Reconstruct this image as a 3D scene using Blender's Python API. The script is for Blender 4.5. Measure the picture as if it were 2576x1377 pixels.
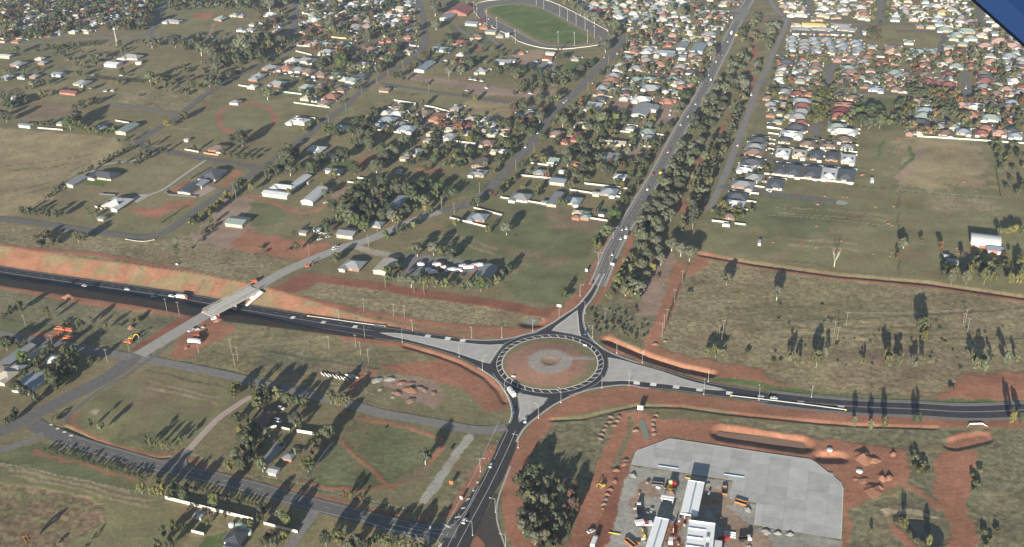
import bpy, math, random
import numpy as np
from mathutils import Matrix, Vector
random.seed(7); RNG = np.random.default_rng(7)
for o in list(bpy.data.objects): bpy.data.objects.remove(o)
SC = bpy.context.scene; COL = SC.collection; R = math.radians

# ------------------------------------------------------------------ camera
IW, IH = 2576., 1377.                   # survey coordinates of the photograph
FPX, PITCH, ROLL, HC = 2738., R(28.307), R(-1.9325), 420.
_f = np.array([0, math.cos(PITCH), -math.sin(PITCH)]); _r = np.array([1., 0, 0]); _u = np.cross(_r, _f)
CR = math.cos(ROLL) * _r + math.sin(ROLL) * _u; CU = -math.sin(ROLL) * _r + math.cos(ROLL) * _u; CF = _f
cam = bpy.data.cameras.new('camera'); co = bpy.data.objects.new('camera', cam); COL.objects.link(co)
co.matrix_world = Matrix(((CR[0], CU[0], -CF[0], 0), (CR[1], CU[1], -CF[1], 0), (CR[2], CU[2], -CF[2], HC), (0, 0, 0, 1)))
cam.sensor_width = 36; cam.lens = 36 * FPX / IW; cam.clip_start = 0.5; cam.clip_end = 30000
SC.camera = co
# ------------------------------------------------------------------ light
SUN_AZ, SUN_EL = R(72), R(13.5)           # direction in which the shadows fall, height of the sun
w = bpy.data.worlds.new('World'); SC.world = w; w.use_nodes = True
nt = w.node_tree; sky = nt.nodes.new('ShaderNodeTexSky'); sky.sky_type = 'NISHITA'; sky.sun_disc = False
sky.sun_elevation = SUN_EL; sky.sun_rotation = R(90) - (SUN_AZ + math.pi); sky.altitude = 300; sky.air_density = 1.0; sky.dust_density = 0.4
bg = nt.nodes['Background']; bg.inputs[1].default_value = 0.05; nt.links.new(sky.outputs[0], bg.inputs[0])
sl = bpy.data.lights.new('sun', 'SUN'); sl.energy = 5.0; sl.angle = R(0.53); sl.color = (1, .925, .80)
so = bpy.data.objects.new('sun', sl); COL.objects.link(so)
sd = Vector((math.cos(SUN_AZ) * math.cos(SUN_EL), math.sin(SUN_AZ) * math.cos(SUN_EL), -math.sin(SUN_EL)))
so.rotation_euler = sd.to_track_quat('-Z', 'Y').to_euler(); so.location = (0, -300, 800)
SC.view_settings.view_transform = 'Standard'; SC.view_settings.look = 'None'; SC.view_settings.gamma = 1
SC.view_settings.exposure = 1.37
HAZE_D = .000041
SC.render.engine = 'CYCLES'
SC.cycles.max_bounces = 4; SC.cycles.diffuse_bounces = 2; SC.cycles.glossy_bounces = 2; SC.cycles.volume_bounces = 0
SC.cycles.transparent_max_bounces = 4

# ------------------------------------------------------------------ survey: photograph -> ground coordinates
def gA(P, z=0.):
    P = np.atleast_2d(np.asarray(P, float))
    d = ((P[:, :1] - IW / 2) / FPX) * CR - ((P[:, 1:2] - IH / 2) / FPX) * CU + CF
    return d * ((np.asarray(z, float) - HC) / d[:, 2])[:, None] + np.array([0, 0, HC])
def g(x, y, z=0.): return gA([(x, y)], z)[0]
def pj(P):
    P = np.atleast_2d(np.asarray(P, float)); d = P - np.array([0, 0, HC]); k = d @ CF
    return np.c_[IW / 2 + FPX * (d @ CR) / k, IH / 2 - FPX * (d @ CU) / k]
def T(c, r, pts): return [(c * 644 + u / 4, r * 344.25 + v / 4) for u, v in pts]
def pxm(P): # survey pixels per metre at a world point
    return FPX / float((np.asarray(P) - np.array([0, 0, HC])) @ CF)

# ------------------------------------------------------------------ numpy noise
_tab = RNG.random((256, 256))
def vnoise(x, y):
    xi = np.floor(x).astype(int); yi = np.floor(y).astype(int); fx = x - xi; fy = y - yi
    fx = fx * fx * (3 - 2 * fx); fy = fy * fy * (3 - 2 * fy)
    a = _tab[xi & 255, yi & 255]; b = _tab[(xi + 1) & 255, yi & 255]; c = _tab[xi & 255, (yi + 1) & 255]; d = _tab[(xi + 1) & 255, (yi + 1) & 255]
    return (a * (1 - fx) + b * fx) * (1 - fy) + (c * (1 - fx) + d * fx) * fy
def fbm(x, y, o=4):
    s = 0; a = .5
    for i in range(o): s = s + a * vnoise(x + 17.3 * i, y - 9.1 * i); a *= .5; x = x * 2.03; y = y * 2.03
    return s
def inpoly(X, Y, poly):
    poly = np.asarray(poly); n = len(poly); r = np.zeros(X.shape, bool); j = n - 1
    for i in range(n):
        xi, yi = poly[i]; xj, yj = poly[j]
        if yi != yj: r ^= ((yi > Y) != (yj > Y)) & (X < (xj - xi) * (Y - yi) / (yj - yi) + xi)
        j = i
    return r
def polydist(X, Y, pl, ext=None):
    """distance to a polyline, signed side and parameter along it"""
    pl = np.asarray(pl)[:, :2]; best = np.full(X.shape, 1e9); s = np.zeros(X.shape); acc = 0
    for a, b in zip(pl[:-1], pl[1:]):
        d = b - a; L = np.hypot(*d); t = np.clip(((X - a[0]) * d[0] + (Y - a[1]) * d[1]) / (L * L), 0, 1)
        q = np.hypot(X - a[0] - t * d[0], Y - a[1] - t * d[1]); m = q < best
        best[m] = q[m]; s[m] = acc + t[m] * L; acc += L
    return best, s
def smooth_line(pts, step=4.):
    """Catmull-Rom through world points, resampled"""
    P = np.asarray(pts, float); P = np.vstack([2 * P[0] - P[1], P, 2 * P[-1] - P[-2]]); out = []
    for i in range(1, len(P) - 2):
        n = max(1, int(np.hypot(*(P[i + 1] - P[i])[:2]) / step))
        for k in range(n):
            t = k / n; a, b, c, d = P[i - 1:i + 3]
            out.append(.5 * (2 * b + (c - a) * t + (2 * a - 5 * b + 4 * c - d) * t * t + (3 * b - a - 3 * c + d) * t ** 3))
    out.append(P[-2]); return np.array(out)

# ------------------------------------------------------------------ object helpers
def link(o, parent=None):
    COL.objects.link(o)
    if parent is not None: o.parent = parent
    return o
def mesh(name, V, F, mats=(), mi=None, smooth=False, col=None):
    me = bpy.data.meshes.new(name); me.from_pydata([tuple(v) for v in V], [], [tuple(f) for f in F])
    for m in (mats if isinstance(mats, (list, tuple)) else [mats]): me.materials.append(m)
    if mi is not None: me.polygons.foreach_set('material_index', np.asarray(mi, dtype=np.int32))
    if smooth: me.polygons.foreach_set('use_smooth', np.ones(len(me.polygons), bool))
    if col is not None:
        at = me.color_attributes.new('Col', 'FLOAT_COLOR', 'POINT'); at.data.foreach_set('color', np.c_[np.asarray(col), np.ones(len(V))].astype(np.float32).ravel())
    me.update(); return me
def fastmesh(name, V, Q, mats=(), mi=None, smooth=False, col=None):
    """quads (or triangles) from numpy arrays"""
    V = np.asarray(V, np.float32); Q = np.asarray(Q, np.int32); k = Q.shape[1]
    me = bpy.data.meshes.new(name); me.vertices.add(len(V)); me.vertices.foreach_set('co', V.ravel())
    me.loops.add(Q.size); me.loops.foreach_set('vertex_index', Q.ravel()); me.polygons.add(len(Q))
    me.polygons.foreach_set('loop_start', np.arange(0, Q.size, k, dtype=np.int32))
    try: me.polygons.foreach_set('loop_total', np.full(len(Q), k, np.int32))
    except Exception: pass
    for m in (mats if isinstance(mats, (list, tuple)) else [mats]): me.materials.append(m)
    if mi is not None: me.polygons.foreach_set('material_index', np.asarray(mi, dtype=np.int32))
    if smooth: me.polygons.foreach_set('use_smooth', np.ones(len(Q), bool))
    me.update(calc_edges=True); me.validate()
    if col is not None:
        at = me.color_attributes.new('Col', 'FLOAT_COLOR', 'POINT'); c = np.asarray(col, np.float32)
        if c.shape[1] == 3: c = np.c_[c, np.ones(len(c), np.float32)]
        at.data.foreach_set('color', c.ravel())
    return me
def ob(name, me, parent=None, loc=None, rz=None, scale=None, mat=None):
    o = bpy.data.objects.new(name, me)
    if loc is not None: o.location = [float(q) for q in loc]
    if rz is not None: o.rotation_euler = (0, 0, float(rz))
    if scale is not None: o.scale = (scale,) * 3 if np.isscalar(scale) else scale
    if mat is not None:
        for s in o.material_slots: s.link = 'OBJECT'; s.material = mat; break
    return link(o, parent)
def empty(name, loc, rz=0, scale=1.):
    o = bpy.data.objects.new(name, None); o.empty_display_size = .5; o.location = [float(q) for q in loc]; o.rotation_euler = (0, 0, float(rz)); o.scale = (scale,) * 3
    return link(o)
THINGS = []
def tag(o, label, cat, group=None):
    o['label'] = label; o['category'] = cat
    if group: o['group'] = group
    THINGS.append(o); return o
def struct(o): o['kind'] = 'structure'; return o
class MB:
    """collects boxes / prisms / tubes into one mesh"""
    def __init__(s): s.V = []; s.F = []; s.M = []
    def add(s, V, F, m=0):
        b = len(s.V); s.V += [tuple(v) for v in V]; s.F += [tuple(i + b for i in f) for f in F]; s.M += [m] * len(F); return s
    def box(s, x0, x1, y0, y1, z0, z1, m=0, top=(0, 0)):
        tx, ty = top
        return s.add([(x0, y0, z0), (x1, y0, z0), (x1, y1, z0), (x0, y1, z0), (x0 + tx, y0 + ty, z1), (x1 - tx, y0 + ty, z1), (x1 - tx, y1 - ty, z1), (x0 + tx, y1 - ty, z1)],
              [(3, 2, 1, 0), (4, 5, 6, 7), (0, 1, 5, 4), (1, 2, 6, 5), (2, 3, 7, 6), (3, 0, 4, 7)], m)
    def prof(s, pts, y0, y1, m=0, inset=None):
        """profile in xz extruded along y"""
        n = len(pts); V = [(x, y0, z) for x, z in pts] + [(x, y1, z) for x, z in pts]
        return s.add(V, [tuple(range(n)), tuple(range(2 * n - 1, n - 1, -1))] + [(i, i + n, (i + 1) % n + n, (i + 1) % n) for i in range(n)], m)
    def tube(s, a, b, r0, r1=None, n=6, m=0):
        a = Vector(a); b = Vector(b); r1 = r0 if r1 is None else r1; d = (b - a).normalized(); q = d.to_track_quat('Z', 'Y').to_matrix()
        V = [a + q @ Vector((r0 * math.cos(t), r0 * math.sin(t), 0)) for t in (2 * math.pi * i / n for i in range(n))] + [b + q @ Vector((r1 * math.cos(t), r1 * math.sin(t), 0)) for t in (2 * math.pi * i / n for i in range(n))]
        return s.add(V, [tuple(range(n - 1, -1, -1)), tuple(range(n, 2 * n))] + [(i, (i + 1) % n, (i + 1) % n + n, i + n) for i in range(n)], m)
    def cyl_y(s, c, r, w, n=12, m=0): return s.tube((c[0], c[1] - w / 2, c[2]), (c[0], c[1] + w / 2, c[2]), r, r, n, m)
    def mesh(s, name, mats, smooth=False): return mesh(name, s.V, s.F, mats, s.M, smooth)

# ------------------------------------------------------------------ materials
def srgb(r, g_, b): return tuple(((c / 255 + .055) / 1.055) ** 2.4 if c > 10 else c / 255 / 12.92 for c in (r, g_, b))
def mat(name, col, rough=.8, var=.18, scale=1.5, spec=.3, bump=0., bscale=8., metal=0., wave=None, objrand=.12, usecol=False, attr_only=False):
    m = bpy.data.materials.new(name); m.use_nodes = True; n = m.node_tree.nodes; l = m.node_tree.links; b = n['Principled BSDF']
    b.inputs['Roughness'].default_value = rough; b.inputs['Specular IOR Level'].default_value = spec; b.inputs['Metallic'].default_value = metal
    tc = n.new('ShaderNodeTexCoord'); nz = n.new('ShaderNodeTexNoise'); nz.inputs['Scale'].default_value = scale; nz.inputs['Detail'].default_value = 5
    geo = n.new('ShaderNodeNewGeometry'); l.new(geo.outputs['Position'], nz.inputs['Vector'])
    mr = n.new('ShaderNodeMapRange'); mr.inputs[1].default_value = .25; mr.inputs[2].default_value = .75; mr.inputs[3].default_value = 1 - var; mr.inputs[4].default_value = 1 + var
    l.new(nz.outputs[0], mr.inputs[0]); fac = mr.outputs[0]
    if objrand:
        oi = n.new('ShaderNodeObjectInfo'); m2 = n.new('ShaderNodeMapRange'); m2.inputs[3].default_value = 1 - objrand; m2.inputs[4].default_value = 1 + objrand; l.new(oi.outputs['Random'], m2.inputs[0])
        mu = n.new('ShaderNodeMath'); mu.operation = 'MULTIPLY'; l.new(fac, mu.inputs[0]); l.new(m2.outputs[0], mu.inputs[1]); fac = mu.outputs[0]
    vm = n.new('ShaderNodeVectorMath'); vm.operation = 'SCALE'; l.new(fac, vm.inputs['Scale'])
    if usecol:
        at = n.new('ShaderNodeAttribute'); at.attribute_name = 'Col'; mm = n.new('ShaderNodeVectorMath'); mm.operation = 'MULTIPLY'; mm.inputs[1].default_value = col; l.new(at.outputs['Color'], mm.inputs[0]); l.new(mm.outputs[0], vm.inputs[0])
    else: vm.inputs[0].default_value = col
    l.new(vm.outputs[0], b.inputs['Base Color'])
    h = None
    if wave:
        wv = n.new('ShaderNodeTexWave'); wv.inputs['Scale'].default_value = wave[0]; wv.bands_direction = wave[1]; l.new(tc.outputs['Object'], wv.inputs['Vector']); h = wv.outputs[1]; bs = wave[2]
    elif bump:
        nb = n.new('ShaderNodeTexNoise'); nb.inputs['Scale'].default_value = bscale; nb.inputs['Detail'].default_value = 4; l.new(geo.outputs['Position'], nb.inputs['Vector']); h = nb.outputs[0]; bs = bump
    if h is not None:
        bp = n.new('ShaderNodeBump'); bp.inputs['Strength'].default_value = 1; bp.inputs['Distance'].default_value = bs; l.new(h, bp.inputs['Height']); l.new(bp.outputs[0], b.inputs['Normal'])
    return m
M = {}
M['asphalt_new'] = mat('asphalt_new', (.032, .032, .036), .82, .3, .22, .3, bump=.01, bscale=5)
M['asphalt_cut'] = mat('asphalt_fresh', (.020, .021, .026), .8, .12, .35, .3)
M['asphalt_old'] = mat('asphalt_old', (.165, .155, .145), .9, .17, .3, .2, bump=.01, bscale=5)
M['asphalt_mid'] = mat('asphalt_mid', (.125, .119, .114), .9, .17, .3, .2, bump=.01, bscale=5)
M['gravel_road'] = mat('gravel_road', (.30, .285, .26), .95, .16, .4, .1, bump=.03, bscale=3)
M['dirt_lane'] = mat('dirt_lane', (.31, .25, .215), .95, .14, .5, .1)
M['primer'] = mat('bitumen_primer', (.055, .045, .038), .85, .2, .5, .2)
M['concrete'] = mat('concrete', (.36, .345, .325), .85, .13, .2, .2, objrand=.05)
M['concrete_w'] = mat('concrete_pale', (.55, .53, .49), .85, .1, .4, .2)
M['slab'] = mat('slab_concrete', (.36, .355, .345), .8, .13, .16, .2, objrand=.1)
M['paint'] = mat('road_paint', (.62, .61, .58), .7, .15, 1., .2)
M['steel'] = mat('galvanised_steel', (.33, .335, .335), .5, .1, 1., .4)
M['darksteel'] = mat('dark_steel', (.09, .095, .1), .6, .1, 1., .3)
M['wood'] = mat('pole_wood', (.20, .18, .14), .9, .15, 2, .1)
M['glass'] = mat('window_glass', (.03, .04, .05), .12, .1, 1, .6, objrand=.3)
M['solar'] = mat('solar_panel', (.012, .016, .035), .25, .1, 2, .5)
M['tyre'] = mat('tyre_rubber', (.02, .02, .02), .9, .1, 3, .1)
M['water'] = mat('pond_water', (.02, .022, .017), .15, .1, .2, .6)
M['mudwater'] = mat('muddy_water', (.20, .125, .085), .7, .06, .1, .3)
M['bark'] = mat('bark', (.24, .20, .155), .9, .25, 3, .1)
M['paleb'] = mat('pale_bark', (.46, .42, .35), .9, .2, 2, .1)
CARC = {'w': (.62, .62, .61), 'g': (.3, .31, .32), 'k': (.02, .02, .024), 'b': (.02, .06, .22), 'r': (.3, .02, .015), 's': (.5, .51, .52), 'o': (.44, .12, .055), 'y': (.5, .36, .04)}
for k, c in CARC.items(): M['car_' + k] = mat('car_paint_' + k, c, .3, .04, 1, .5, objrand=.05)
# ------------------------------------------------------------------ terrain
RC = np.array([24.58, 645.36])                     # centre of the roundabout
BYP_F = [(-160, 655, -7), (0, 684, -7), (110, 701, -7), (250, 721, -7), (425, 746, -7), (540, 767, -7), (644, 785, -6), (774, 807, -3.6), (894, 826, -1.6), (980, 838, -.4), (1040, 846, 0)]
BYP = np.array([g(x, y, z) for x, y, z in BYP_F]); BYP = np.vstack([BYP[0] * 2 - BYP[1], BYP]); BYP[:, 2] = np.r_[-7, [q[2] for q in BYP_F]]
BYP = smooth_line(BYP, 5.)
_bs = np.r_[0, np.cumsum(np.hypot(*np.diff(BYP[:, :2], axis=0).T))]
WR = 9.8
PITS = [  # polyline, depth, half width of the floor, run of the slope
    (gA(T(2, 3, [(2130, 225)]) + T(3, 3, [(330, 345)]))[:, :2], 2.2, 4.2, 5.5),
    (gA(T(2, 2, [(965, 668), (1150, 745), (1400, 850), (1700, 945), (1990, 1005)]))[:, :2], 3.4, 1.2, 4.2),
    (gA([(1765, 640), (1900, 664), (2100, 692), (2330, 712), (2640, 758)])[:, :2], 1.3, 1., 2.6),
    (gA(T(3, 3, [(560, 470), (720, 470)]))[:, :2], 2.0, 2.5, 4.),
    (gA(T(3, 3, [(1860, 340), (2160, 270)]))[:, :2], 1.2, 3.5, 4.),
    (gA(T(2, 2, [(180, 490), (225, 490)]))[:, :2], 2., 3., 7.),
    (gA(T(0, 3, [(660, 170), (950, 320), (1300, 430), (1570, 500), (1700, 480)]))[:, :2], .8, .5, 2.),
    (gA(T(0, 3, [(1890, 540), (2100, 630), (2576, 740)]) + T(1, 3, [(500, 880), (1000, 1000), (1400, 1080), (1700, 1120)]))[:, :2], .8, .5, 2.),
    (gA(T(1, 2, [(1500, 725), (1800, 812), (2050, 900), (2300, 1040), (2440, 1180), (2500, 1290)]))[:, :2], .9, .4, 2.5),
    (gA(T(2, 3, [(400, 95), (700, 80), (1000, 5)]) + T(2, 2, [(1250, 1330), (1700, 1340)]) + T(2, 3, [(2100, 22), (2576, 70)]) + T(3, 3, [(500, 120), (900, 150), (1700, 175)]))[:, :2], .7, .4, 2.0),
    (gA(T(3, 3, [(1500, 1160), (1680, 1270)]))[:, :2], .6, 4., 4.),
]
def terrain(X, Y, detail=True):
    X = np.asarray(X, float); Y = np.asarray(Y, float); h = np.zeros(X.shape)
    m = (Y < 1000) & (X < 0)
    if m.any():
        d, s = polydist(X[m], Y[m], BYP); zr = np.interp(s, _bs, BYP[:, 2]); h[m] = np.minimum(0, zr + np.maximum(0, d - WR) / 2.9)
    if detail:
        for pl, dep, fw, run in PITS:
            lo = pl.min(0) - 20; hi = pl.max(0) + 20; m = (X > lo[0]) & (X < hi[0]) & (Y > lo[1]) & (Y < hi[1])
            if m.any():
                d, s = polydist(X[m], Y[m], pl); k = np.clip((fw + run - d) / run, 0, 1); h[m] = np.minimum(h[m], -dep * (k * k * (3 - 2 * k)))
    return h
def th(x, y): return float(terrain(np.array([x]), np.array([y]))[0])
def place(c, r, u, v, z=0.):
    """world point on the ground under photo tile point, for something seen at height z above ground"""
    (x, y), = T(c, r, [(u, v)]); P = g(x, y, z); h = th(P[0], P[1])
    if h < -.3:
        for _ in range(5): P = g(x, y, z + h); h = th(P[0], P[1])
    return np.array([P[0], P[1], h])

# ------------------------------------------------------------------ ground colours (albedo)
GC = dict(olive=(.182, .157, .085), green=(.124, .130, .064), lush=(.092, .130, .044), dry=(.258, .208, .118), rough=(.205, .172, .100), rgreen=(.150, .138, .083), red=(.268, .126, .078), dred=(.200, .086, .055),
          orange=(.262, .130, .078), gravel=(.285, .275, .24), pale=(.33, .29, .23), tan=(.275, .20, .145), pink=(.255, .182, .140), weed=(.178, .135, .080), brown=(.185, .142, .090), mow=(.166, .155, .079), sand=(.34, .28, .19), grey=(.17, .165, .16), line=(.10, .095, .06))
REG = []
def poly(key, rough, *parts, warp=3.):
    P = []
    for p in parts: P += p
    REG.append(('p', gA(P)[:, :2], GC[key], rough, warp))
def strip(key, rough, hw, *parts, warp=1.2):
    P = []
    for p in parts: P += p
    REG.append(('s', gA(P)[:, :2], GC[key], rough, warp, hw))
poly('dry', .45, [(-200, 330), (0, 322), (290, 345), (320, 372), (60, 542), (0, 546), (-200, 520)])
poly('rough', 1, [(-200, 545), (0, 562), (380, 614), (460, 592), (760, 662), (650, 722), (470, 690), (240, 650), (0, 628), (-200, 600)])
poly('rgreen', .7, T(0, 2, [(-600, 40), (0, 100), (480, 170), (1000, 280), (1900, 410), (1350, 770), (900, 740), (0, 600), (-600, 500)]))
strip('red', .3, 6, T(0, 2, [(-600, 20), (0, 110), (500, 195), (900, 275), (1400, 330), (1900, 400)]))
strip('red', .2, 4, [(-200, 590), (0, 621), (250, 641), (475, 684), (600, 716)])
poly('red', .2, T(0, 2, [(130, 600), (560, 560), (750, 660), (420, 690)]))
poly('green', .1, T(0, 2, [(0, 450), (700, 560), (130, 610), (0, 590)]))
poly('dred', .1, T(0, 2, [(1880, 390), (2030, 380), (1560, 790), (1310, 780)]))
poly('red', .3, T(0, 2, [(2130, 430), (2380, 560), (1960, 860), (1720, 860), (1730, 700), (1900, 560)]))
poly('olive', .8, T(0, 2, [(2400, 560), (2576, 500)]) + T(1, 2, [(1100, 660), (1500, 730), (1750, 880), (1220, 910), (1200, 1000), (1000, 1290), (0, 1070)]) + T(0, 2, [(1800, 890)]))
poly('rgreen', .8, T(1, 2, [(0, 700), (700, 800), (1150, 900), (1200, 960), (700, 1040), (0, 960)]), warp=12)
poly('red', .3, T(1, 2, [(1220, 915), (1750, 880), (1900, 850), (2100, 900), (2300, 1000), (2450, 1150), (2520, 1270), (2540, 1377), (2300, 1377), (2150, 1200), (1900, 1110), (1700, 1040), (1240, 960)]))
poly('pink', .5, T(1, 2, [(1200, 1040), (1380, 1010), (1700, 1050), (1860, 1100), (1880, 1270), (1820, 1350), (1500, 1280), (1400, 1180)]))
poly('red', .3, T(1, 2, [(860, 1130), (1060, 960), (1240, 960), (960, 1200)]))
strip('red', .2, 4, T(1, 2, [(900, 640), (1100, 672), (1500, 722), (1800, 803), (2000, 872), (2250, 1000), (2430, 1150)]))
poly('rough', 1, T(1, 2, [(640, 40), (1000, 130), (1600, 250), (2576, 370), (2576, 560), (2300, 570), (1500, 480), (900, 360), (480, 220)]))
strip('dred', .15, 6.5, T(1, 2, [(480, 30), (1200, 120), (1700, 205), (2300, 290), (2576, 330)]) + T(2, 2, [(300, 400), (450, 380)]))
poly('dred', .1, T(1, 2, [(100, 170), (420, 20), (660, 30), (480, 180), (330, 200)]))
strip('red', .2, 4, T(1, 2, [(450, 250), (1200, 410), (1700, 490), (2200, 560), (2576, 570)]))
poly('orange', .25, T(1, 2, [(0, 180), (300, 185), (700, 320), (1000, 425), (1700, 540), (2120, 610), (2576, 590), (2576, 642), (2300, 662), (2000, 634), (1000, 500), (500, 424), (0, 330)]))
strip('red', .2, 6, T(2, 2, [(0, 595), (200, 560), (420, 450), (600, 330), (740, 190), (850, 10)]) + T(2, 1, [(930, 1180), (1010, 1020)]))
strip('tan', .2, 7, T(2, 1, [(930, 1200), (1135, 910), (1370, 525), (1450, 390), (1560, 180), (1650, 10)]) + T(2, 0, [(1770, 1170), (1960, 840), (2130, 500)]))
poly('green', .12, [(1000, 650), (1130, 565), (1240, 505), (1525, 537), (1420, 775), (1300, 752), (1250, 700), (980, 652)], warp=2)
poly('brown', .15, [(1380, 520), (1525, 540), (1500, 590), (1390, 570)], warp=14)
strip('brown', .1, 5, [(1260, 690), (1330, 640), (1400, 660)], warp=16)
strip('red', .2, 2.6, T(2, 1, [(1190, 940), (1180, 1100), (1080, 1300)]) + T(2, 2, [(1000, 60), (900, 200), (830, 310)]))
poly('rgreen', .8, T(2, 2, [(740, 330), (1000, 250), (1400, 300), (1500, 500), (1420, 700), (900, 640), (770, 600)]))
poly('pink', .4, T(2, 2, [(1300, 210), (1480, -200), (1640, -200), (1480, 420), (1260, 420)]))
poly('rough', 1, [(1740, 642), (2576, 762), (2800, 800), (2800, 1000), (2576, 1002), (2050, 987), (1800, 905), (1640, 890), (1680, 700)])
poly('olive', .9, [(1900, 700), (2200, 730), (2300, 800), (2100, 830), (1880, 800)], warp=25)
poly('brown', .9, [(2050, 870), (2400, 900), (2500, 960), (2150, 960)], warp=25)
strip('red', .2, 5, T(2, 2, [(1690, -100), (1620, 200), (1500, 500), (1420, 650), (1400, 760), (1600, 830)]))
poly('mow', .12, [(1790, 562), (1830, 480), (2150, 480), (2162, 342), (2500, 352), (2520, 500), (2700, 560), (2700, 740), (2576, 735), (2260, 690), (1760, 632)])
poly('dry', .15, [(2260, 345), (2480, 352), (2500, 480), (2270, 470)], warp=18)
poly('rough', .6, [(2320, 495), (2510, 500), (2520, 540), (2350, 535)], warp=10)
poly('green', .1, [(1870, 500), (2120, 510), (2200, 560), (2000, 600), (1830, 560)], warp=14)
strip('tan', .1, 4, T(3, 1, [(1570, 100), (1450, 250), (1350, 380), (1320, 540)]), warp=5)
strip('lush', .3, 2, T(3, 1, [(1425, 90), (1450, 230), (1330, 320)]), warp=2)
strip('lush', .3, 1.6, T(3, 1, [(1180, 20), (1120, 120), (1110, 200)]), warp=2)
strip('red', .2, 4.5, [(1742, 634), (1765, 642), (1900, 668), (2100, 697), (2330, 717), (2640, 764)])
for u, v, s in ((300, 560, 40), (600, 460, 50), (780, 515, 30), (330, 1080, 30), (690, 1125, 60), (930, 1155, 40), (1400, 1130, 40)): poly('red', .2, T(3, 1, [(u - s, v), (u, v - 12), (u + s, v), (u, v + 12)]), warp=4)
poly('orange', .2, T(2, 2, [(900, 640), (960, 612), (1080, 645), (1400, 795), (1900, 885), (2060, 960), (2050, 1040), (1950, 1030), (1700, 985), (1400, 880), (1150, 775), (960, 690)]))
poly('red', .25, T(2, 2, [(860, 640), (940, 690), (1150, 790), (1400, 900), (1700, 985), (1990, 1060), (1900, 1060), (1500, 945), (1250, 880), (1000, 790)]))
poly('red', .25, T(2, 2, [(1350, 720), (1900, 860), (2500, 950), (2576, 1000), (2576, 1100), (2050, 1040), (2060, 960), (1900, 880), (1400, 790)]))
poly('red', .25, T(3, 2, [(-100, 1030), (250, 1150), (0, 1140)]))
poly('red', .25, T(3, 2, [(1700, 1255), (1980, 1010), (2800, 960), (2800, 1270), (2100, 1275)]))
strip('lush', .5, 2.6, T(2, 2, [(2050, 1055), (2576, 1130)]) + T(3, 2, [(0, 1148), (900, 1262), (1700, 1290), (2300, 1290)]))
poly('red', .2, T(2, 2, [(350, 1377), (600, 1240), (900, 1155), (1220, 1140), (2200, 1262), (2576, 1305), (2576, 1420), (1900, 1350), (1300, 1300), (900, 1360)]) + T(2, 3, [(400, 90), (330, 20)]))
strip('red', .2, 7, T(3, 3, [(-300, -20), (0, 30), (900, 88), (2800, 110)]))
poly('rgreen', .9, T(3, 3, [(-400, 60), (0, 130), (900, 175), (2800, 200), (2800, 300), (1800, 270), (1450, 390), (500, 290), (0, 215), (-500, 90)]))
poly('red', .3, T(2, 3, [(1100, 0), (1240, 0), (1480, 90), (2000, 110), (2576, 190)]) + T(3, 3, [(500, 280), (1450, 390), (1400, 700), (1300, 740), (1100, 850), (830, 1000), (800, 1500), (740, 1500), (760, 760), (430, 490), (0, 430)]) + T(2, 3, [(2000, 340), (1590, 280), (1240, 420), (1180, 560), (950, 1500), (480, 1500), (800, 700)]))
poly('dred', .2, T(2, 3, [(1040, 500), (1200, 440), (1150, 700), (1000, 1200), (860, 1500), (700, 1500), (950, 950)]))
strip('rgreen', .8, 1.8, T(2, 3, [(1210, 60), (1170, 250), (1100, 420), (1040, 560)]))
poly('gravel', .25, T(2, 3, [(1190, 550), (2230, 712), (2195, 890), (2470, 940), (2440, 1160), (2576, 1180)]) + T(3, 3, [(740, 1300), (740, 1700)]) + T(2, 3, [(930, 1700), (950, 1377), (1060, 1000)]), warp=1.5)
poly('tan', .25, T(2, 3, [(1950, 750), (2080, 800), (2440, 1190), (2576, 1300), (2700, 1600), (2300, 1600), (2100, 1100), (1920, 900)]), warp=5)
poly('pink', .25, T(2, 3, [(1290, 720), (1560, 690), (1500, 850), (1330, 900), (1290, 1050), (1230, 1000)]), warp=5)
poly('red', .25, T(2, 3, [(1560, 1130), (1760, 1080), (1700, 1500), (1520, 1500)]), warp=4)
poly('rgreen', 1, T(2, 3, [(380, 150), (900, 60), (1000, 10), (960, 330), (700, 900), (500, 1500), (180, 1500), (20, 1150), (30, 700), (200, 300)]))
strip('red', .2, 6, T(2, 3, [(330, 100), (200, 260), (110, 430), (20, 640), (0, 900), (20, 1150), (150, 1377), (300, 1600)]))
poly('rgreen', 1, T(3, 3, [(1400, 390), (1720, 400), (1700, 900), (1400, 700)]))
poly('rgreen', 1, T(3, 3, [(850, 1000), (1250, 850), (1400, 760), (1680, 950), (1820, 1100), (1850, 1600), (820, 1600)]))
poly('rgreen', 1, T(3, 3, [(2060, 600), (2200, 300), (2800, 260), (2800, 1600), (2160, 1600), (2120, 1200), (2010, 1050)]))
poly('red', .3, T(3, 3, [(1720, 400), (2050, 380), (2120, 560), (2020, 700), (2000, 1050), (2120, 1200), (2150, 1600), (1800, 1600), (1800, 1100), (1690, 900), (1700, 500)]))
poly('red', .3, T(3, 3, [(1740, 370), (1790, 260), (2100, 190), (2280, 220), (2200, 310), (1900, 370)]))
strip('red', .2, 2.4, T(3, 3, [(1330, 720), (1450, 770), (1600, 880), (1700, 980)]))
strip('sand', .5, 2.5, T(3, 3, [(1200, 1000), (1450, 1040), (1700, 1090)]), warp=3)
strip('rgreen', .9, 3, T(3, 3, [(1270, 1060), (1500, 1095), (1800, 1130), (1800, 1250)]), warp=2)
strip('red', .3, 3, T(3, 3, [(1280, 1180), (1400, 1350), (1480, 1500)]), warp=3)
poly('red', .2, T(1, 3, [(2300, 350), (2390, 360), (2330, 500), (2180, 790), (1990, 1060), (1850, 1120), (1600, 1095), (1910, 930), (2060, 700)]))
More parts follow.
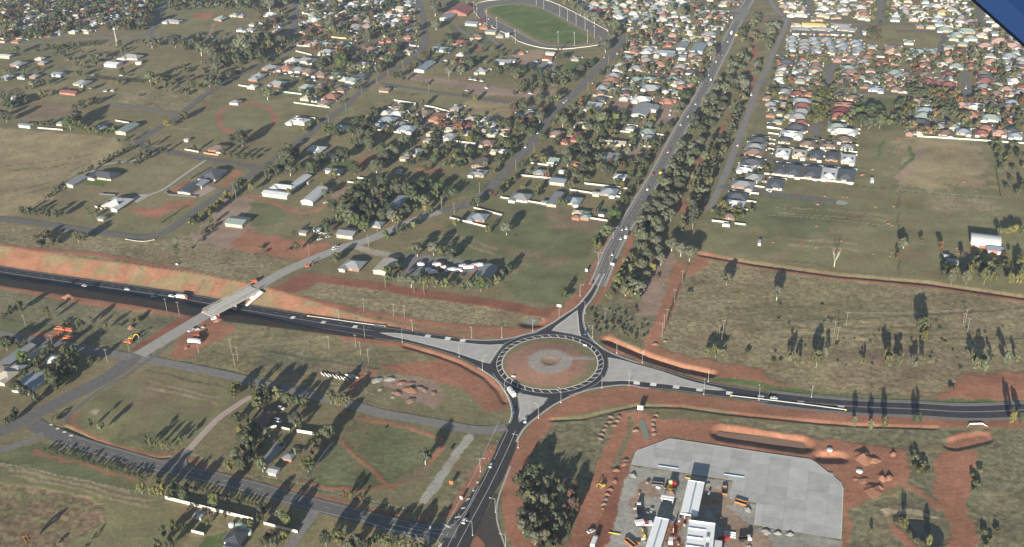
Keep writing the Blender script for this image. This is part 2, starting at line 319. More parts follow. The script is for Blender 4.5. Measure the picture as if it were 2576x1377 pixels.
strip('rgreen', 1, 3, T(1, 3, [(2330, 300), (2200, 480), (2060, 720), (1920, 960), (1800, 1080)]))
poly('green', .5, T(1, 3, [(850, 290), (1010, 60), (1800, 250), (1850, 400), (1750, 520), (1360, 790), (600, 760), (560, 660)]))
strip('red', .1, 1.4, T(1, 3, [(850, 310), (1100, 540), (1370, 790)]))
strip('red', .1, 1.6, T(1, 3, [(1010, 75), (1500, 160), (1850, 280), (1860, 400), (1700, 600), (1450, 740), (1100, 790), (760, 780), (480, 720)]))
poly('brown', .2, T(1, 3, [(1500, 640), (1800, 520), (1700, 720), (1400, 760)]), warp=5)
strip('gravel', .1, 3.2, T(1, 3, [(2140, 270), (1950, 530), (1700, 900)]))
poly('mow', .12, T(0, 2, [(1450, 970), (2380, 1170), (2250, 1350)]) + T(0, 3, [(2050, 200), (1850, 370), (1600, 450), (900, 270), (650, 120), (800, -50)]), warp=1.5)
poly('brown', .12, T(0, 2, [(1500, 1000), (2300, 1180), (2000, 1350), (1300, 1250)]), warp=20)
poly('green', .12, T(0, 3, [(1100, 180), (1900, 260), (1750, 400), (1200, 340)]), warp=15)
poly('sand', .2, T(0, 3, [(880, 20), (960, -15), (1010, 10), (960, 50)]), warp=1)
strip('orange', .2, 1.6, T(0, 3, [(760, 20), (715, 140), (950, 275), (1300, 398), (1600, 468), (1760, 410)]))
strip('orange', .2, 1.5, T(0, 3, [(1920, 480), (2100, 590), (2576, 720)]) + T(1, 3, [(500, 835), (1200, 1010), (1500, 1060)]))
poly('mow', .12, T(0, 3, [(-300, 500), (0, 560), (700, 680), (1300, 810), (1900, 960), (1800, 1700), (-300, 1700)]))
poly('weed', 1., T(0, 3, [(-300, 690), (0, 725), (300, 770), (1080, 940), (1000, 1060), (1050, 1130), (800, 1280), (500, 1500), (-300, 1500)]))
for a, b in (((0, 800), (1000, 1000)), ((0, 1010), (500, 1120)), ((180, 870), (270, 1020))): strip('mow', .8, 1.5, T(0, 3, [a, b]))
poly('green', .12, T(0, 3, [(-200, 480), (100, 400), (400, 330), (1500, 680), (1400, 830), (700, 670)]))
strip('red', .1, 1.4, T(0, 3, [(360, 410), (560, 460), (900, 580), (1300, 680), (1460, 720)]), warp=3)
strip('dry', .3, 1.5, T(0, 3, [(-100, 520), (0, 540), (640, 680), (1300, 815)]), warp=2)
poly('lush', .2, T(0, 3, [(2000, 1377), (2100, 1250), (2280, 1190), (2250, 1290), (2220, 1500), (2000, 1500)]))
# left-hand house lots
poly('red', .15, T(0, 1, [(1300, 720), (1700, 690), (1950, 610), (1900, 690), (1600, 830), (1330, 800)]), warp=10)
poly('red', .15, T(0, 1, [(1660, 560), (1900, 430), (2080, 560), (1980, 610), (1700, 590)]))
poly('red', .15, T(0, 1, [(2190, 490), (2380, 330), (2450, 340), (2300, 500)]))
poly('lush', .15, T(0, 1, [(850, 480), (900, 400), (1160, 420), (1050, 510)]))
poly('lush', .15, T(0, 1, [(1170, 380), (1280, 320), (1290, 340), (1200, 400)]))
poly('pink', .2, T(0, 1, [(1830, 1010), (2100, 830), (2250, 600), (2576, 600), (2576, 1150), (2300, 1130)]), warp=10)
poly('green', .15, T(1, 1, [(0, 650), (250, 700), (300, 860), (0, 900), (-120, 760)]), warp=6)
poly('red', .25, T(1, 1, [(-100, 950), (300, 1030), (760, 1100), (640, 1240), (0, 1180), (-250, 1110)]), warp=5)
strip('red', .15, 2.6, T(1, 1, [(-100, 590), (0, 610), (250, 690), (450, 775), (620, 735), (800, 640)]))
poly('red', .2, T(1, 1, [(1020, 230), (1190, 180), (1220, 200), (1110, 290), (1010, 270)]))
poly('pink', .3, T(1, 1, [(800, 560), (950, 470), (1120, 430), (1000, 560), (720, 650)]), warp=4)
poly('lush', .2, T(1, 1, [(720, 250), (1000, 240), (960, 320), (700, 300)]), warp=4)
poly('green', .2, T(1, 1, [(1300, 420), (1650, 340), (2400, 450), (2300, 560), (1900, 640), (1500, 460)]), warp=4)
poly('red', .2, T(1, 1, [(1600, 320), (1850, 330), (1900, 370), (1650, 350)]), warp=4)
poly('grey', .2, T(1, 1, [(1500, 1180), (2300, 1260), (2560, 1377), (1500, 1377)]) + T(1, 2, [(2000, 60), (1500, 40)]), warp=3)
strip('pale', .1, 4, T(1, 1, [(1000, 1110), (1150, 1150), (1400, 1200)]))
c0 = [(620 + 72 * math.cos(a), 300 + 40 * math.sin(a)) for a in np.linspace(0, 2 * math.pi, 25)]
strip('red', .1, 3.2, c0, warp=2)
poly('mow', .12, T(0, 0, [(2000, 1160), (2576, 950)]) + T(1, 0, [(200, 930), (750, 1090), (560, 1300)]) + T(0, 0, [(2100, 1377), (1850, 1320)]), warp=3); strip('red', .1, 3.2, c0, warp=2)
poly('brown', .2, T(0, 0, [(120, 1180), (350, 1020), (760, 1040), (640, 1170), (300, 1240)]), warp=4)
poly('rough', 1, T(0, 0, [(1250, 920), (1950, 880), (2150, 960), (1850, 1120), (1200, 1020)]), warp=6)
poly('rough', .7, T(0, 0, [(600, 530), (1000, 440), (1300, 430), (950, 680), (700, 720)]), warp=10)
poly('tan', .2, T(0, 0, [(1080, 690), (1000, 650), (1150, 560), (1420, 620), (1200, 690)]), warp=3)
poly('brown', .2, T(0, 0, [(870, 330), (930, 230), (1180, 210), (1140, 280), (1000, 340)]), warp=3)
poly('mow', .15, T(0, 0, [(1540, 340), (1580, 240), (1900, 120), (2140, 130), (2100, 360)]), warp=3)
poly('red', .15, T(0, 0, [(1960, 130), (2140, 130), (2130, 190), (1960, 190)]), warp=4)
strip('tan', .1, 2.4, T(0, 0, [(2110, 360), (2140, 270), (2180, 220)]))
poly('brown', .15, T(1, 0, [(410, 490), (630, 490), (630, 540), (480, 545)]), warp=2)
# sheds / yards
poly('pink', .2, T(2, 0, [(1000, 1010), (1600, 1040), (1660, 1200), (1560, 1250), (1200, 1220), (1000, 1120)]), warp=3)
poly('tan', .15, T(2, 1, [(900, 80), (1390, 110), (1330, 230), (1100, 200)]), warp=2)
poly('pink', .2, T(1, 0, [(1500, 745), (2000, 800), (2576, 900), (2576, 960), (2200, 960), (2000, 870), (1500, 800)]), warp=4)
poly('pink', .2, T(2, 0, [(0, 890), (450, 900), (420, 1000), (0, 970)]), warp=4)
poly('tan', .2, T(2, 0, [(0, 510), (300, 500), (340, 540), (180, 660), (0, 650)]), warp=3)
poly('grey', .1, T(2, 0, [(210, 650), (330, 600), (460, 640), (360, 720), (230, 710)]), warp=2)
poly('lush', .2, T(2, 0, [(520, 660), (600, 590), (840, 590), (860, 640), (640, 720), (530, 710)]), warp=3)
poly('green', .2, T(1, 0, [(1900, 240), (2100, 230), (2400, 420), (2480, 480), (2300, 490), (2000, 330)]), warp=4)
poly('red', .2, T(1, 0, [(2200, 460), (2300, 450), (2320, 500), (2240, 520)]), warp=4)
poly('mow', .2, T(1, 0, [(1080, 960), (1250, 900), (1900, 960), (2100, 1000), (1990, 1120), (1400, 990), (1300, 1080), (900, 1200), (760, 1180)]), warp=4)
poly('dry', .2, T(1, 0, [(2000, 1090), (2150, 1000), (2576, 1060), (2576, 1200), (2200, 1200)]), warp=4)
poly('olive', .4, T(2, 0, [(2300, 250), (2450, 60), (2700, 60), (2576, 800), (2350, 1377), (1850, 1377), (2150, 900), (2250, 500)]), warp=4)
strip('red', .15, 2.5, T(2, 0, [(2420, 330), (2450, 600), (2400, 900), (2200, 1200)]) + T(2, 1, [(1960, 160), (1840, 290), (1740, 480), (1710, 640), (1690, 740)]), warp=3)
poly('red', .15, T(2, 1, [(1640, 700), (1790, 670), (1780, 740), (1640, 770)]), warp=3)
poly('red', .2, T(2, 1, [(1880, 1150), (2150, 1210), (1950, 1290), (1780, 1377), (1700, 1377)]), warp=4)
poly('green', .12, T(3, 0, [(950, 975), (1390, 995), (1360, 1150), (1250, 1310), (1150, 1310), (1000, 1150), (970, 1010)]), warp=1)
poly('mow', .12, T(3, 0, [(1170, 330), (1700, 330), (1720, 400), (1350, 445), (1200, 435)]), warp=2)
poly('green', .15, T(3, 0, [(0, 190), (150, 190), (130, 280), (0, 290)]), warp=2)
poly('lush', .15, T(1, 0, [(2400, 60), (2576, 40)]) + T(2, 0, [(150, 60), (300, 100), (500, 210), (640, 290), (740, 350), (770, 380), (740, 420), (600, 440), (400, 430), (250, 390), (100, 300), (0, 240)]) + T(1, 0, [(2400, 150), (2350, 100)]), warp=1)

# old fence lines: unmown grass and trodden paths
for c, r, pts in ((3, 1, [(1322, 540), (1310, 720), (1320, 1377)]), (3, 1, [(0, 790), (560, 830), (1280, 912)]), (3, 1, [(1340, 545), (2340, 622)]), (3, 1, [(1745, 960), (1740, 1370)]), (3, 1, [(0, 1225), (500, 1280), (700, 1330)]), (3, 1, [(880, 490), (1190, 520)]), (0, 2, [(0, 445), (560, 530), (1080, 612)]), (0, 2, [(1480, 965), (2000, 1090), (2576, 1205)]), (0, 1, [(1320, 112), (2040, 232)]), (0, 1, [(460, 620), (200, 760)]), (1, 1, [(0, 1175), (300, 1225), (520, 1260)]), (0, 1, [(1790, 1020), (2576, 1190)]), (0, 1, [(1150, 1240), (1800, 1340), (2576, 1480)]), (1, 2, [(0, 760), (700, 880), (1200, 960)]), (1, 2, [(120, 790), (560, 870)]), (3, 2, [(100, 640), (1150, 650), (2576, 650)]), (3, 2, [(400, 455), (1000, 450), (1900, 400), (2576, 340)]), (1, 0, [(780, 1180), (1250, 1010), (1340, 1020)]), (0, 0, [(100, 1180), (380, 1000)]), (1, 3, [(0, 655), (450, 745), (850, 850), (1560, 1010)]), (2, 2, [(1680, 100), (1560, 480), (1600, 560), (1800, 640)])):
    strip('line', .5, .7, T(c, r, pts), warp=1.)
for c, r, pts in ((1, 1, [(1500, 1040), (2000, 960), (2400, 1100)]), (0, 1, [(0, 300), (500, 250), (1000, 160)]), (0, 1, [(100, 560), (600, 430), (900, 250)]), (3, 1, [(100, 680), (700, 720), (1200, 760)]), (3, 1, [(200, 1000), (900, 1050)]), (3, 2, [(200, 480), (900, 560), (1800, 560)]), (0, 2, [(1500, 1060), (2200, 1230)]), (0, 3, [(100, 560), (900, 740), (1500, 900)])):
    for k in range(4): strip('dry' if k % 2 else 'rgreen', .3, 1.1, [(x, y + 7 * k) for x, y in T(c, r, pts)], warp=2.5)

# ------------------------------------------------------------------ the ground sheet
def ground():
    ys = [372.]
    while ys[-1] < 2300: ys.append(ys[-1] + 1.15 * (ys[-1] / 600.) ** 2)
    ys = np.r_[[-2500, -600, 100, 300], ys, [2600, 3200, 4500, 7000, 11000, 18000]]
    ks = np.arange(-.66, .6601, .0021); ks = np.r_[[-9, -4, -2, -1.2, -.8], ks, [.8, 1.2, 2, 4, 9]]
    Yg, Kg = np.meshgrid(ys, ks, indexing='ij'); base = np.maximum(Yg, 372.); X = (Kg * base).ravel(); Y = Yg.ravel()
    n = len(X); col = np.tile(np.array(GC['olive']), (n, 1)); rough = np.full(n, .35)
    big = fbm(X / 90, Y / 90, 3)[:, None]; col = col * (.75 + .5 * big); mixg = np.clip((fbm(X / 140 + 5, Y / 140 + 9, 3) - .42) * 5, 0, 1)[:, None]; col = col * (1 - mixg * .5) + np.array(GC['green']) * mixg * .5
    wx = (fbm(X / 9, Y / 9, 4) - .47); wy = (fbm(X / 9 + 40, Y / 9 + 70, 4) - .47)
    for q in REG:
        pl = q[1]; lo = pl.min(0) - 25; hi = pl.max(0) + 25; idx = np.nonzero((X > lo[0]) & (X < hi[0]) & (Y > lo[1]) & (Y < hi[1]))[0]
        if not len(idx): continue
        xx = X[idx] + wx[idx] * q[4] * 3; yy = Y[idx] + wy[idx] * q[4] * 3
        if q[0] == 'p': k = inpoly(xx, yy, pl)
        else: k = polydist(xx, yy, pl)[0] < q[5]
        i2 = idx[k]; v = (.66 + .70 * fbm(X[i2] / 30, Y[i2] / 18, 4))[:, None]; col[i2] = np.array(q[2]) * v; rough[i2] = q[3]
    # cutting slopes
    m = np.nonzero((Y < 1000) & (X < 0))[0]; d, s = polydist(X[m], Y[m], BYP); zr = np.interp(s, _bs, BYP[:, 2]); h0 = terrain(X[m], Y[m], False)
    sl_ = (h0 < -.15) & (d > WR - 1); i2 = m[sl_]; f = fbm(X[i2] / 12, Y[i2] / 12, 4); o = np.array(GC['orange']); gq = np.array(GC['olive'])
    t = np.clip((f - .44) * 6, 0, .8)[:, None]; col[i2] = (o * (.8 + .4 * fbm(X[i2] / 5, Y[i2] / 5, 3)[:, None])) * (1 - t) + gq * t; rough[i2] = .08
    Z = terrain(X, Y)
    rel = fbm(X / 3.2, Y / 3.2, 3); rel2 = fbm(X / 11, Y / 11, 2)
    Z = Z - rough * (1 - rel) * .5 - .10 * (1 - vnoise(X / 2.2, Y / 2.2))
    d = np.hypot(X - RC[0], Y - RC[1]); Z = np.where(d < 45, -.05, Z)
    nc = len(ks); nr = len(ys); I = np.arange((nr - 1) * nc).reshape(nr - 1, nc)[:, :-1].ravel(); Q = np.c_[I, I + 1, I + nc + 1, I + nc]
    m = bpy.data.materials.new('ground'); m.use_nodes = True; N = m.node_tree.nodes; L = m.node_tree.links; b = N['Principled BSDF']; b.inputs['Roughness'].default_value = .95; b.inputs['Specular IOR Level'].default_value = .1
    at = N.new('ShaderNodeAttribute'); at.attribute_name = 'Col'; geo = N.new('ShaderNodeNewGeometry')
    def noise(sc, det=4, dist=0.):
        z = N.new('ShaderNodeTexNoise'); z.inputs['Scale'].default_value = sc; z.inputs['Detail'].default_value = det; z.inputs['Distortion'].default_value = dist; L.new(geo.outputs['Position'], z.inputs['Vector']); return z.outputs[0]
    def mr(i, a, b_, c, d_):
        z = N.new('ShaderNodeMapRange'); z.inputs[1].default_value = a; z.inputs[2].default_value = b_; z.inputs[3].default_value = c; z.inputs[4].default_value = d_; L.new(i, z.inputs[0]); return z.outputs[0]
    def mul(a, b_):
        z = N.new('ShaderNodeMath'); z.operation = 'MULTIPLY'; L.new(a, z.inputs[0]); L.new(b_, z.inputs[1]); return z.outputs[0]
    f = mul(mr(noise(.55, 5, .4), .3, .7, .82, 1.18), mr(noise(.06, 4), .3, .7, .86, 1.14))
    tuft = noise(.28, 5, .8); tm = N.new('ShaderNodeMix'); tm.data_type = 'FLOAT'; L.new(at.outputs['Alpha'], tm.inputs[0]); tm.inputs[2].default_value = 1.; L.new(mr(tuft, .34, .66, .66, 1.34), tm.inputs[3]); f = mul(f, tm.outputs[0])
    sc = N.new('ShaderNodeVectorMath'); sc.operation = 'SCALE'; L.new(at.outputs['Color'], sc.inputs[0]); L.new(f, sc.inputs['Scale'])
    # worn reddish soil showing through the grass
    mx = N.new('ShaderNodeMix'); mx.data_type = 'RGBA'; mx.inputs[7].default_value = (.235, .125, .08, 1); L.new(mr(noise(.035, 6, .3), .56, .72, 0, .4), mx.inputs[0]); L.new(sc.outputs[0], mx.inputs[6])
    L.new(mx.outputs[2], b.inputs['Base Color'])
    bp = N.new('ShaderNodeBump'); bp.inputs['Distance'].default_value = .16; bp.inputs['Strength'].default_value = .8; L.new(noise(1.3, 4), bp.inputs['Height']); L.new(bp.outputs[0], b.inputs['Normal'])
    me = fastmesh('ground', np.c_[X, Y, Z], Q, m, smooth=True, col=np.c_[np.clip(col, 0, 1), rough])
    struct(ob('ground', me))
ground()
# ------------------------------------------------------------------ roads
ROADS = []      # (world line, half width) used for spacing trees and for the heading of vehicles
LAY = [0]; RZ = {}
def strip_mesh(name, line, hw, z, m, hw2=None):
    """ribbon along a world polyline (n,3)"""
    L = np.asarray(line, float); d = np.gradient(L[:, :2], axis=0); d /= np.maximum(np.hypot(d[:, 0], d[:, 1]), 1e-6)[:, None]; nrm = np.c_[-d[:, 1], d[:, 0]]
    a = np.c_[L[:, :2] + nrm * hw, L[:, 2] + z]; b = np.c_[L[:, :2] - nrm * (hw if hw2 is None else hw2), L[:, 2] + z]; n = len(L)
    V = np.vstack([a, b]); I = np.arange(n - 1); Q = np.c_[I + n, I + n + 1, I + 1, I]
    return fastmesh(name, V, Q, m)
def offset(line, o):
    L = np.asarray(line, float); d = np.gradient(L[:, :2], axis=0); d /= np.maximum(np.hypot(d[:, 0], d[:, 1]), 1e-6)[:, None]
    R_ = L.copy(); R_[:, 0] -= d[:, 1] * o; R_[:, 1] += d[:, 0] * o; return R_
def wline(*parts, step=4.):
    P = []
    for p in parts: P += p
    W_ = gA(P); return smooth_line(W_, step)
def road(name, m, width, *parts, mark=None, shoulder=None):
    L = wline(*parts); LAY[0] += 1; z = .05 + .006 * LAY[0]; ROADS.append((L, width / 2)); RZ[name] = z
    o = struct(ob(name, strip_mesh(name, L, width / 2, z, M[m])))
    if shoulder: ob('shoulder', strip_mesh('shoulder', L, width / 2 + shoulder, .03 + .002 * LAY[0] % .02, M['gravel_road']), o)
    if mark: dashes(o, L, z + .012, *mark)
    return o, L
def dashes(parent, L, z, dash=3., gap=9., w=.16, off=0., name='lane_marking', solid=False, m='paint'):
    L = offset(L, off) if off else L
    s = np.r_[0, np.cumsum(np.hypot(*np.diff(L[:, :2], axis=0).T))]
    if solid: ob(name, strip_mesh(name, L, w / 2, z, M[m]), parent); return
    V = []; Q = []; t = 0.
    while t + dash < s[-1]:
        q = np.c_[np.interp([t, t + dash], s, L[:, 0]), np.interp([t, t + dash], s, L[:, 1]), np.interp([t, t + dash], s, L[:, 2])]; d = q[1] - q[0]; d /= np.hypot(*d[:2]); n = np.array([-d[1], d[0], 0]) * w / 2; b = len(V)
        up = np.array([0, 0, z]); V += [q[0] + n + up, q[0] - n + up, q[1] - n + up, q[1] + n + up]; Q.append((b, b + 1, b + 2, b + 3)); t += dash + gap
    if V: ob(name, fastmesh(name, np.array(V), np.array(Q), M[m]), parent)
def flat(name, P, z, m, parent=None, thick=None):
    """planar polygon from world points, optionally a raised slab"""
    P = np.asarray(P)[:, :2]; a = np.roll(P, -1, 0); 
    if (P[:, 0] * a[:, 1] - a[:, 0] * P[:, 1]).sum() < 0: P = P[::-1]
    n = len(P); V = [(x, y, z) for x, y in P]; Fc = [tuple(range(n))]
    if thick: V += [(x, y, z - thick) for x, y in P]; Fc += [(i, i + n, (i + 1) % n + n, (i + 1) % n) for i in range(n)]
    return ob(name, mesh(name, V, Fc, M[m] if isinstance(m, str) else m), parent)
# --- junction surface around the roundabout
NWc = T(1, 2, [(1180, 522), (1570, 576), (2000, 640), (2120, 662), (2300, 672), (2450, 665), (2576, 648)]) + T(2, 2, [(120, 615), (250, 580), (400, 500), (520, 420), (640, 340), (720, 255), (790, 165), (850, 60), (880, 5)])
NEc = T(2, 2, [(935, 0), (885, 100), (840, 200), (790, 280), (745, 335), (722, 400), (722, 480), (742, 560), (790, 640), (860, 710), (960, 780), (1100, 840), (1250, 892), (1500, 958), (1800, 1050), (1980, 1095), (2300, 1150), (2576, 1190)])
SEc = T(2, 2, [(2576, 1302), (2200, 1258), (1700, 1188), (1300, 1150), (1220, 1132), (1100, 1125), (900, 1148), (750, 1180), (600, 1235), (450, 1310), (350, 1375)]) + T(2, 3, [(180, 130), (100, 220), (45, 320)])
SWc = T(1, 3, [(2545, 130), (2570, 60)]) + T(1, 2, [(2572, 1377), (2545, 1275), (2490, 1172), (2400, 1062), (2200, 932), (2000, 838), (1800, 772), (1500, 697), (1180, 655)])
cur = {}
for k, c in (('NW', NWc), ('NE', NEc), ('SE', SEc), ('SW', SWc)): cur[k] = smooth_line(gA(c), 3.)
jun = struct(flat('roundabout_road', np.vstack([cur['NW'], cur['NE'], cur['SE'], cur['SW']]), .045, 'asphalt_new'))
# roundabout ring
def ring(name, r0, r1, z, m, parent=None, n=120, a0=0, a1=2 * math.pi):
    A = np.linspace(a0, a1, n + 1); V = np.vstack([np.c_[RC[0] + r * np.cos(A), RC[1] + r * np.sin(A), np.full(n + 1, z)] for r in (r0, r1)]); I = np.arange(n)
    return ob(name, fastmesh(name, V, np.c_[I, I + n + 1, I + n + 2, I + 1], M[m] if isinstance(m, str) else m), parent)
ring('circulating_lane', 33.6, 41.6, .075, 'asphalt_new', jun)
ring('edge_line', 37.5, 37.75, .092, 'paint', jun)
ring('island_kerb', 33.3, 34.15, .20, 'concrete_w', jun)
for i in range(38):                                   # chevrons on the apron
    a = 2 * math.pi * i / 38; da = .075; w_ = .0105; P = [(r * math.cos(t), r * math.sin(t)) for r, t in ((34.2, a - w_), (37.5, a + da - w_), (37.5, a + da + w_), (34.2, a + w_))]
    flat('chevron', [(RC[0] + x, RC[1] + y) for x, y in P], .096, 'paint', jun)
for a0, a1, nm in ((20, 62, 0), (100, 140, 0), (195, 240, 0), (285, 330, 0)): ring('give_way_edge', 41.5, 41.75, .094, 'paint', jun, 30, R(a0), R(a1))
# central island: low mound with gravel apron and a small hollow
def island():
    rr = np.r_[0, 2.5, 4.5, 5.2, 6.5, 8, 11, 14, 17, 20, 23, 26, 29, 31, 33.4]; n = 72; V = []; C = []
    A = np.linspace(0, 2 * math.pi, n, endpoint=False)
    red = np.array((.275, .158, .11)); grv = np.array((.285, .255, .23)); gra = np.array(GC['olive'])
    for r in rr:
        x = RC[0] + r * np.cos(A); y = RC[1] + r * np.sin(A); z = .15 + 1.3 * np.clip((33 - r) / 18, 0, 1) ** 1.2 + .1 * vnoise(x / 2, y / 2)
        z = np.where(r < 5, z - .45 * np.clip((5.2 - r) / 1.5, 0, 1), z); V.append(np.c_[x, y, z])
        f = fbm(x / 7, y / 7, 3); rn = r + (f - .47) * 4; lane = (np.abs(y - RC[1] - 2.5) < 2.2) & (x > RC[0]) & (r < 33)
        c = np.where((rn < 7)[:, None], np.array(GC['tan']), np.where((rn < 16)[:, None], grv, np.where((rn < 28 + 3 * np.sin(A - 2.2))[:, None], red, gra))); c = np.where(lane[:, None] & (r > 8), grv * 1.1, c)
        if r < 5: c = np.tile(np.array(GC['tan']) * .9, (n, 1))
        C.append(c * (.85 + .3 * fbm(x / 2, y / 2, 2))[:, None])
    Q = [(i * n + j, i * n + (j + 1) % n, (i + 1) * n + (j + 1) % n, (i + 1) * n + j) for i in range(1, len(rr) - 1) for j in range(n)] + [(j, j, 0, 0) for j in ()]
    Vv = np.vstack(V); Q += [(n + (j + 1) % n, n + j, j, (j + 1) % n) for j in range(n)]
    m = mat('island_soil', (1, 1, 1), .95, .2, .6, .1, bump=.12, bscale=1.2, usecol=True, objrand=0)
    struct(ob('central_island', fastmesh('central_island', Vv, np.array([q[::-1] if 0 else q for q in Q]), m, smooth=True, col=np.vstack(C))))
island()
# splitter islands
SPL = {'W': T(1, 2, [(1255, 598), (1400, 602), (1600, 627), (1900, 672), (2150, 707), (2350, 722), (2490, 714), (2430, 780), (2380, 850), (2350, 905), (2200, 860), (2000, 790), (1800, 735), (1550, 670), (1400, 640)]),
       'N': T(2, 2, [(655, 375), (662, 450), (670, 560), (690, 626), (600, 605), (500, 588), (405, 573), (450, 530), (550, 458)]),
       'E': T(2, 2, [(975, 848), (1100, 873), (1250, 918), (1500, 988), (1800, 1087), (2150, 1173), (1900, 1160), (1600, 1120), (1300, 1085), (1100, 1077), (912, 1085), (950, 1030), (980, 950)]),
       'S': T(2, 2, [(60, 1207), (200, 1237), (355, 1257), (300, 1320), (215, 1377)]) + T(2, 3, [(75, 115)]) + T(2, 2, [(86, 1377), (76, 1300)])}
for k, p in SPL.items():
    P = gA(p); s_ = struct(flat('traffic_island', P, .19, 'concrete', None, .16)); Q = np.vstack([P, P[:1]])
    ob('kerb', strip_mesh('kerb', smooth_line(Q, 6.) - np.array([0, 0, 0]), .28, .215, M['concrete_w']), s_)
    c = P.mean(0)
    for t in (np.linspace(.2, .8, 4)):                  # sawn joints
        a = P[0] * (1 - t) + P[len(P) // 2] * t; d = P[len(P) // 2] - P[0]; d = np.array([-d[1], d[0], 0]) / np.hypot(*d[:2])
    ob('edge_line', strip_mesh('edge_line', np.vstack([smooth_line(c + (Q - c) * 1.0 + (Q - c) / np.maximum(np.hypot(*(Q - c)[:, :2].T), 1)[:, None] * .9, 6.)]), .09, .10, M['paint']), s_)
# kerbs and edge lines along the corners
for k, sl0, sl1 in (('NW', .33, 1), ('NE', 0, .62), ('SE', .42, 1), ('SW', 0, .45)):
    L = cur[k]; n = len(L); Lk = L[int(n * sl0):int(n * sl1)]
    kb = struct(ob('kerb', strip_mesh('kerb', Lk, .35, .16, M['concrete_w'])))
for k, o_ in (('NW', -.9), ('NE', -.9), ('SE', -.9), ('SW', -.9)): ob('edge_line', strip_mesh('edge_line', offset(cur[k], o_), .1, .098, M['paint']), jun)
# --- bypass west, in the cutting
LB = BYP[BYP[:, 0] < gA([(1010, 840)])[0, 0]]
bw = struct(ob('bypass_road', strip_mesh('bypass_road', LB, 8.6, .04, M['asphalt_cut']))); ROADS.append((LB, 9))
for o_ in (7.2, -7.2): dashes(bw, LB, .075, solid=True, off=o_, w=.16, name='edge_line')
for o_ in (.25, -.25): dashes(bw, LB, .078, solid=True, off=o_, w=.13, name='centre_line')
dashes(bw, LB, .078, 3, 9, .13, 3.6)
# --- right hand leg (east)
LE = wline(T(2, 2, [(2560, 1246)]) + T(3, 2, [(0, 1252), (440, 1302), (900, 1340), (1500, 1365)]) + T(3, 3, [(2000, 15), (2576, -5), (3400, -60)]))
be = struct(ob('bypass_road', strip_mesh('bypass_road', LE, 9.5, .043, M['asphalt_new']))); ROADS.append((LE, 9.5))
ob('shoulder', strip_mesh('shoulder', offset(LE, 8.2), 1.5, .052, M['asphalt_old']), be); ob('shoulder', strip_mesh('shoulder', offset(LE, -8.6), 1.1, .052, M['asphalt_old']), be)
for o_ in (6.6, -7.2, .3, -.3): dashes(be, LE, .08, solid=True, off=o_, w=.15, name='edge_line')
# white rectangles painted in the lane
for c, r, lst in ((1, 2, [(375, 445), (682, 492), (1000, 538), (1265, 572), (1525, 602), (1728, 630), (1930, 655), (2080, 675)]), (2, 2, [(1255, 1102), (1422, 1117), (1652, 1143), (1887, 1170), (2187, 1205), (2505, 1245)]), (3, 2, [(330, 1300), (735, 1348)])):
    for u, v in lst:
        p = place(c, r, u, v); Lr = LB if c == 1 else LE
        q = pj([p])[0]; a = gA([(q[0] - 10, q[1] - (1.55 if c == 1 else 1.2)), (q[0] + 10, q[1] + (1.55 if c == 1 else 1.2))]); d = (a[1] - a[0])[:2]; d /= np.hypot(*d); nn = np.array([-d[1], d[0]])
        P = [p[:2] + d * sx * 2.1 + nn * sy * 1.9 for sx, sy in ((-1, -1), (1, -1), (1, 1), (-1, 1))]
        flat('lane_block_marking', P, p[2] + .105, 'paint', bw if c == 1 else be)
# --- south leg and the highway north
SL = T(1, 3, [(2545, 132), (2440, 330), (2400, 430), (2300, 640), (2200, 790), (2050, 980), (1950, 1110), (1900, 1250), (1830, 1400), (1690, 1720)]); SR = T(1, 3, [(2060, 1720), (2140, 1400), (2240, 1180), (2330, 980), (2390, 840), (2480, 700), (2540, 560), (2600, 420)]) + T(2, 3, [(47, 318)])
sr = struct(flat('highway', np.vstack([smooth_line(gA(SL), 5.), smooth_line(gA(SR), 5.)]), .052, 'asphalt_new'))
LSo = wline(T(2, 2, [(10, 1330)]) + T(1, 3, [(2545, 150), (2470, 330), (2380, 520), (2270, 740), (2150, 960), (2010, 1210), (1900, 1420), (1750, 1720)])); ROADS.append((LSo, 7))
for o_ in (5.4, .2): dashes(sr, LSo[6:], .078, solid=True, off=o_, w=.18, name='edge_line')
dashes(sr, LSo[6:], .078, 1.5, 4.5, .22, -3.4); dashes(sr, LSo[4:], .078, 60, 1, .18, -7.)
LNo = wline(T(2, 2, [(855, 120), (905, 10)]) + T(2, 1, [(1010, 1130), (1135, 910), (1370, 525), (1450, 390), (1560, 180), (1650, 10)]) + T(2, 0, [(1770, 1170), (1860, 1030), (1960, 840), (2050, 650), (2130, 500), (2210, 330), (2265, 220), (2310, 130), (2400, -20), (2520, -220)]))
hn = struct(ob('highway', strip_mesh('highway', LNo, 5.2, .058, M['asphalt_mid']))); ROADS.append((LNo, 6))
ob('shoulder', strip_mesh('shoulder', offset(LNo, 5.6), 1.4, .03, M['gravel_road']), hn); ob('shoulder', strip_mesh('shoulder', offset(LNo, -5.8), 1.6, .03, M['gravel_road']), hn)
dashes(hn, LNo, .08, 3, 9, .18, .0); dashes(hn, LNo, .08, solid=True, off=3.7, w=.15, name='edge_line'); dashes(hn, LNo, .08, solid=True, off=-3.7, w=.15, name='edge_line')
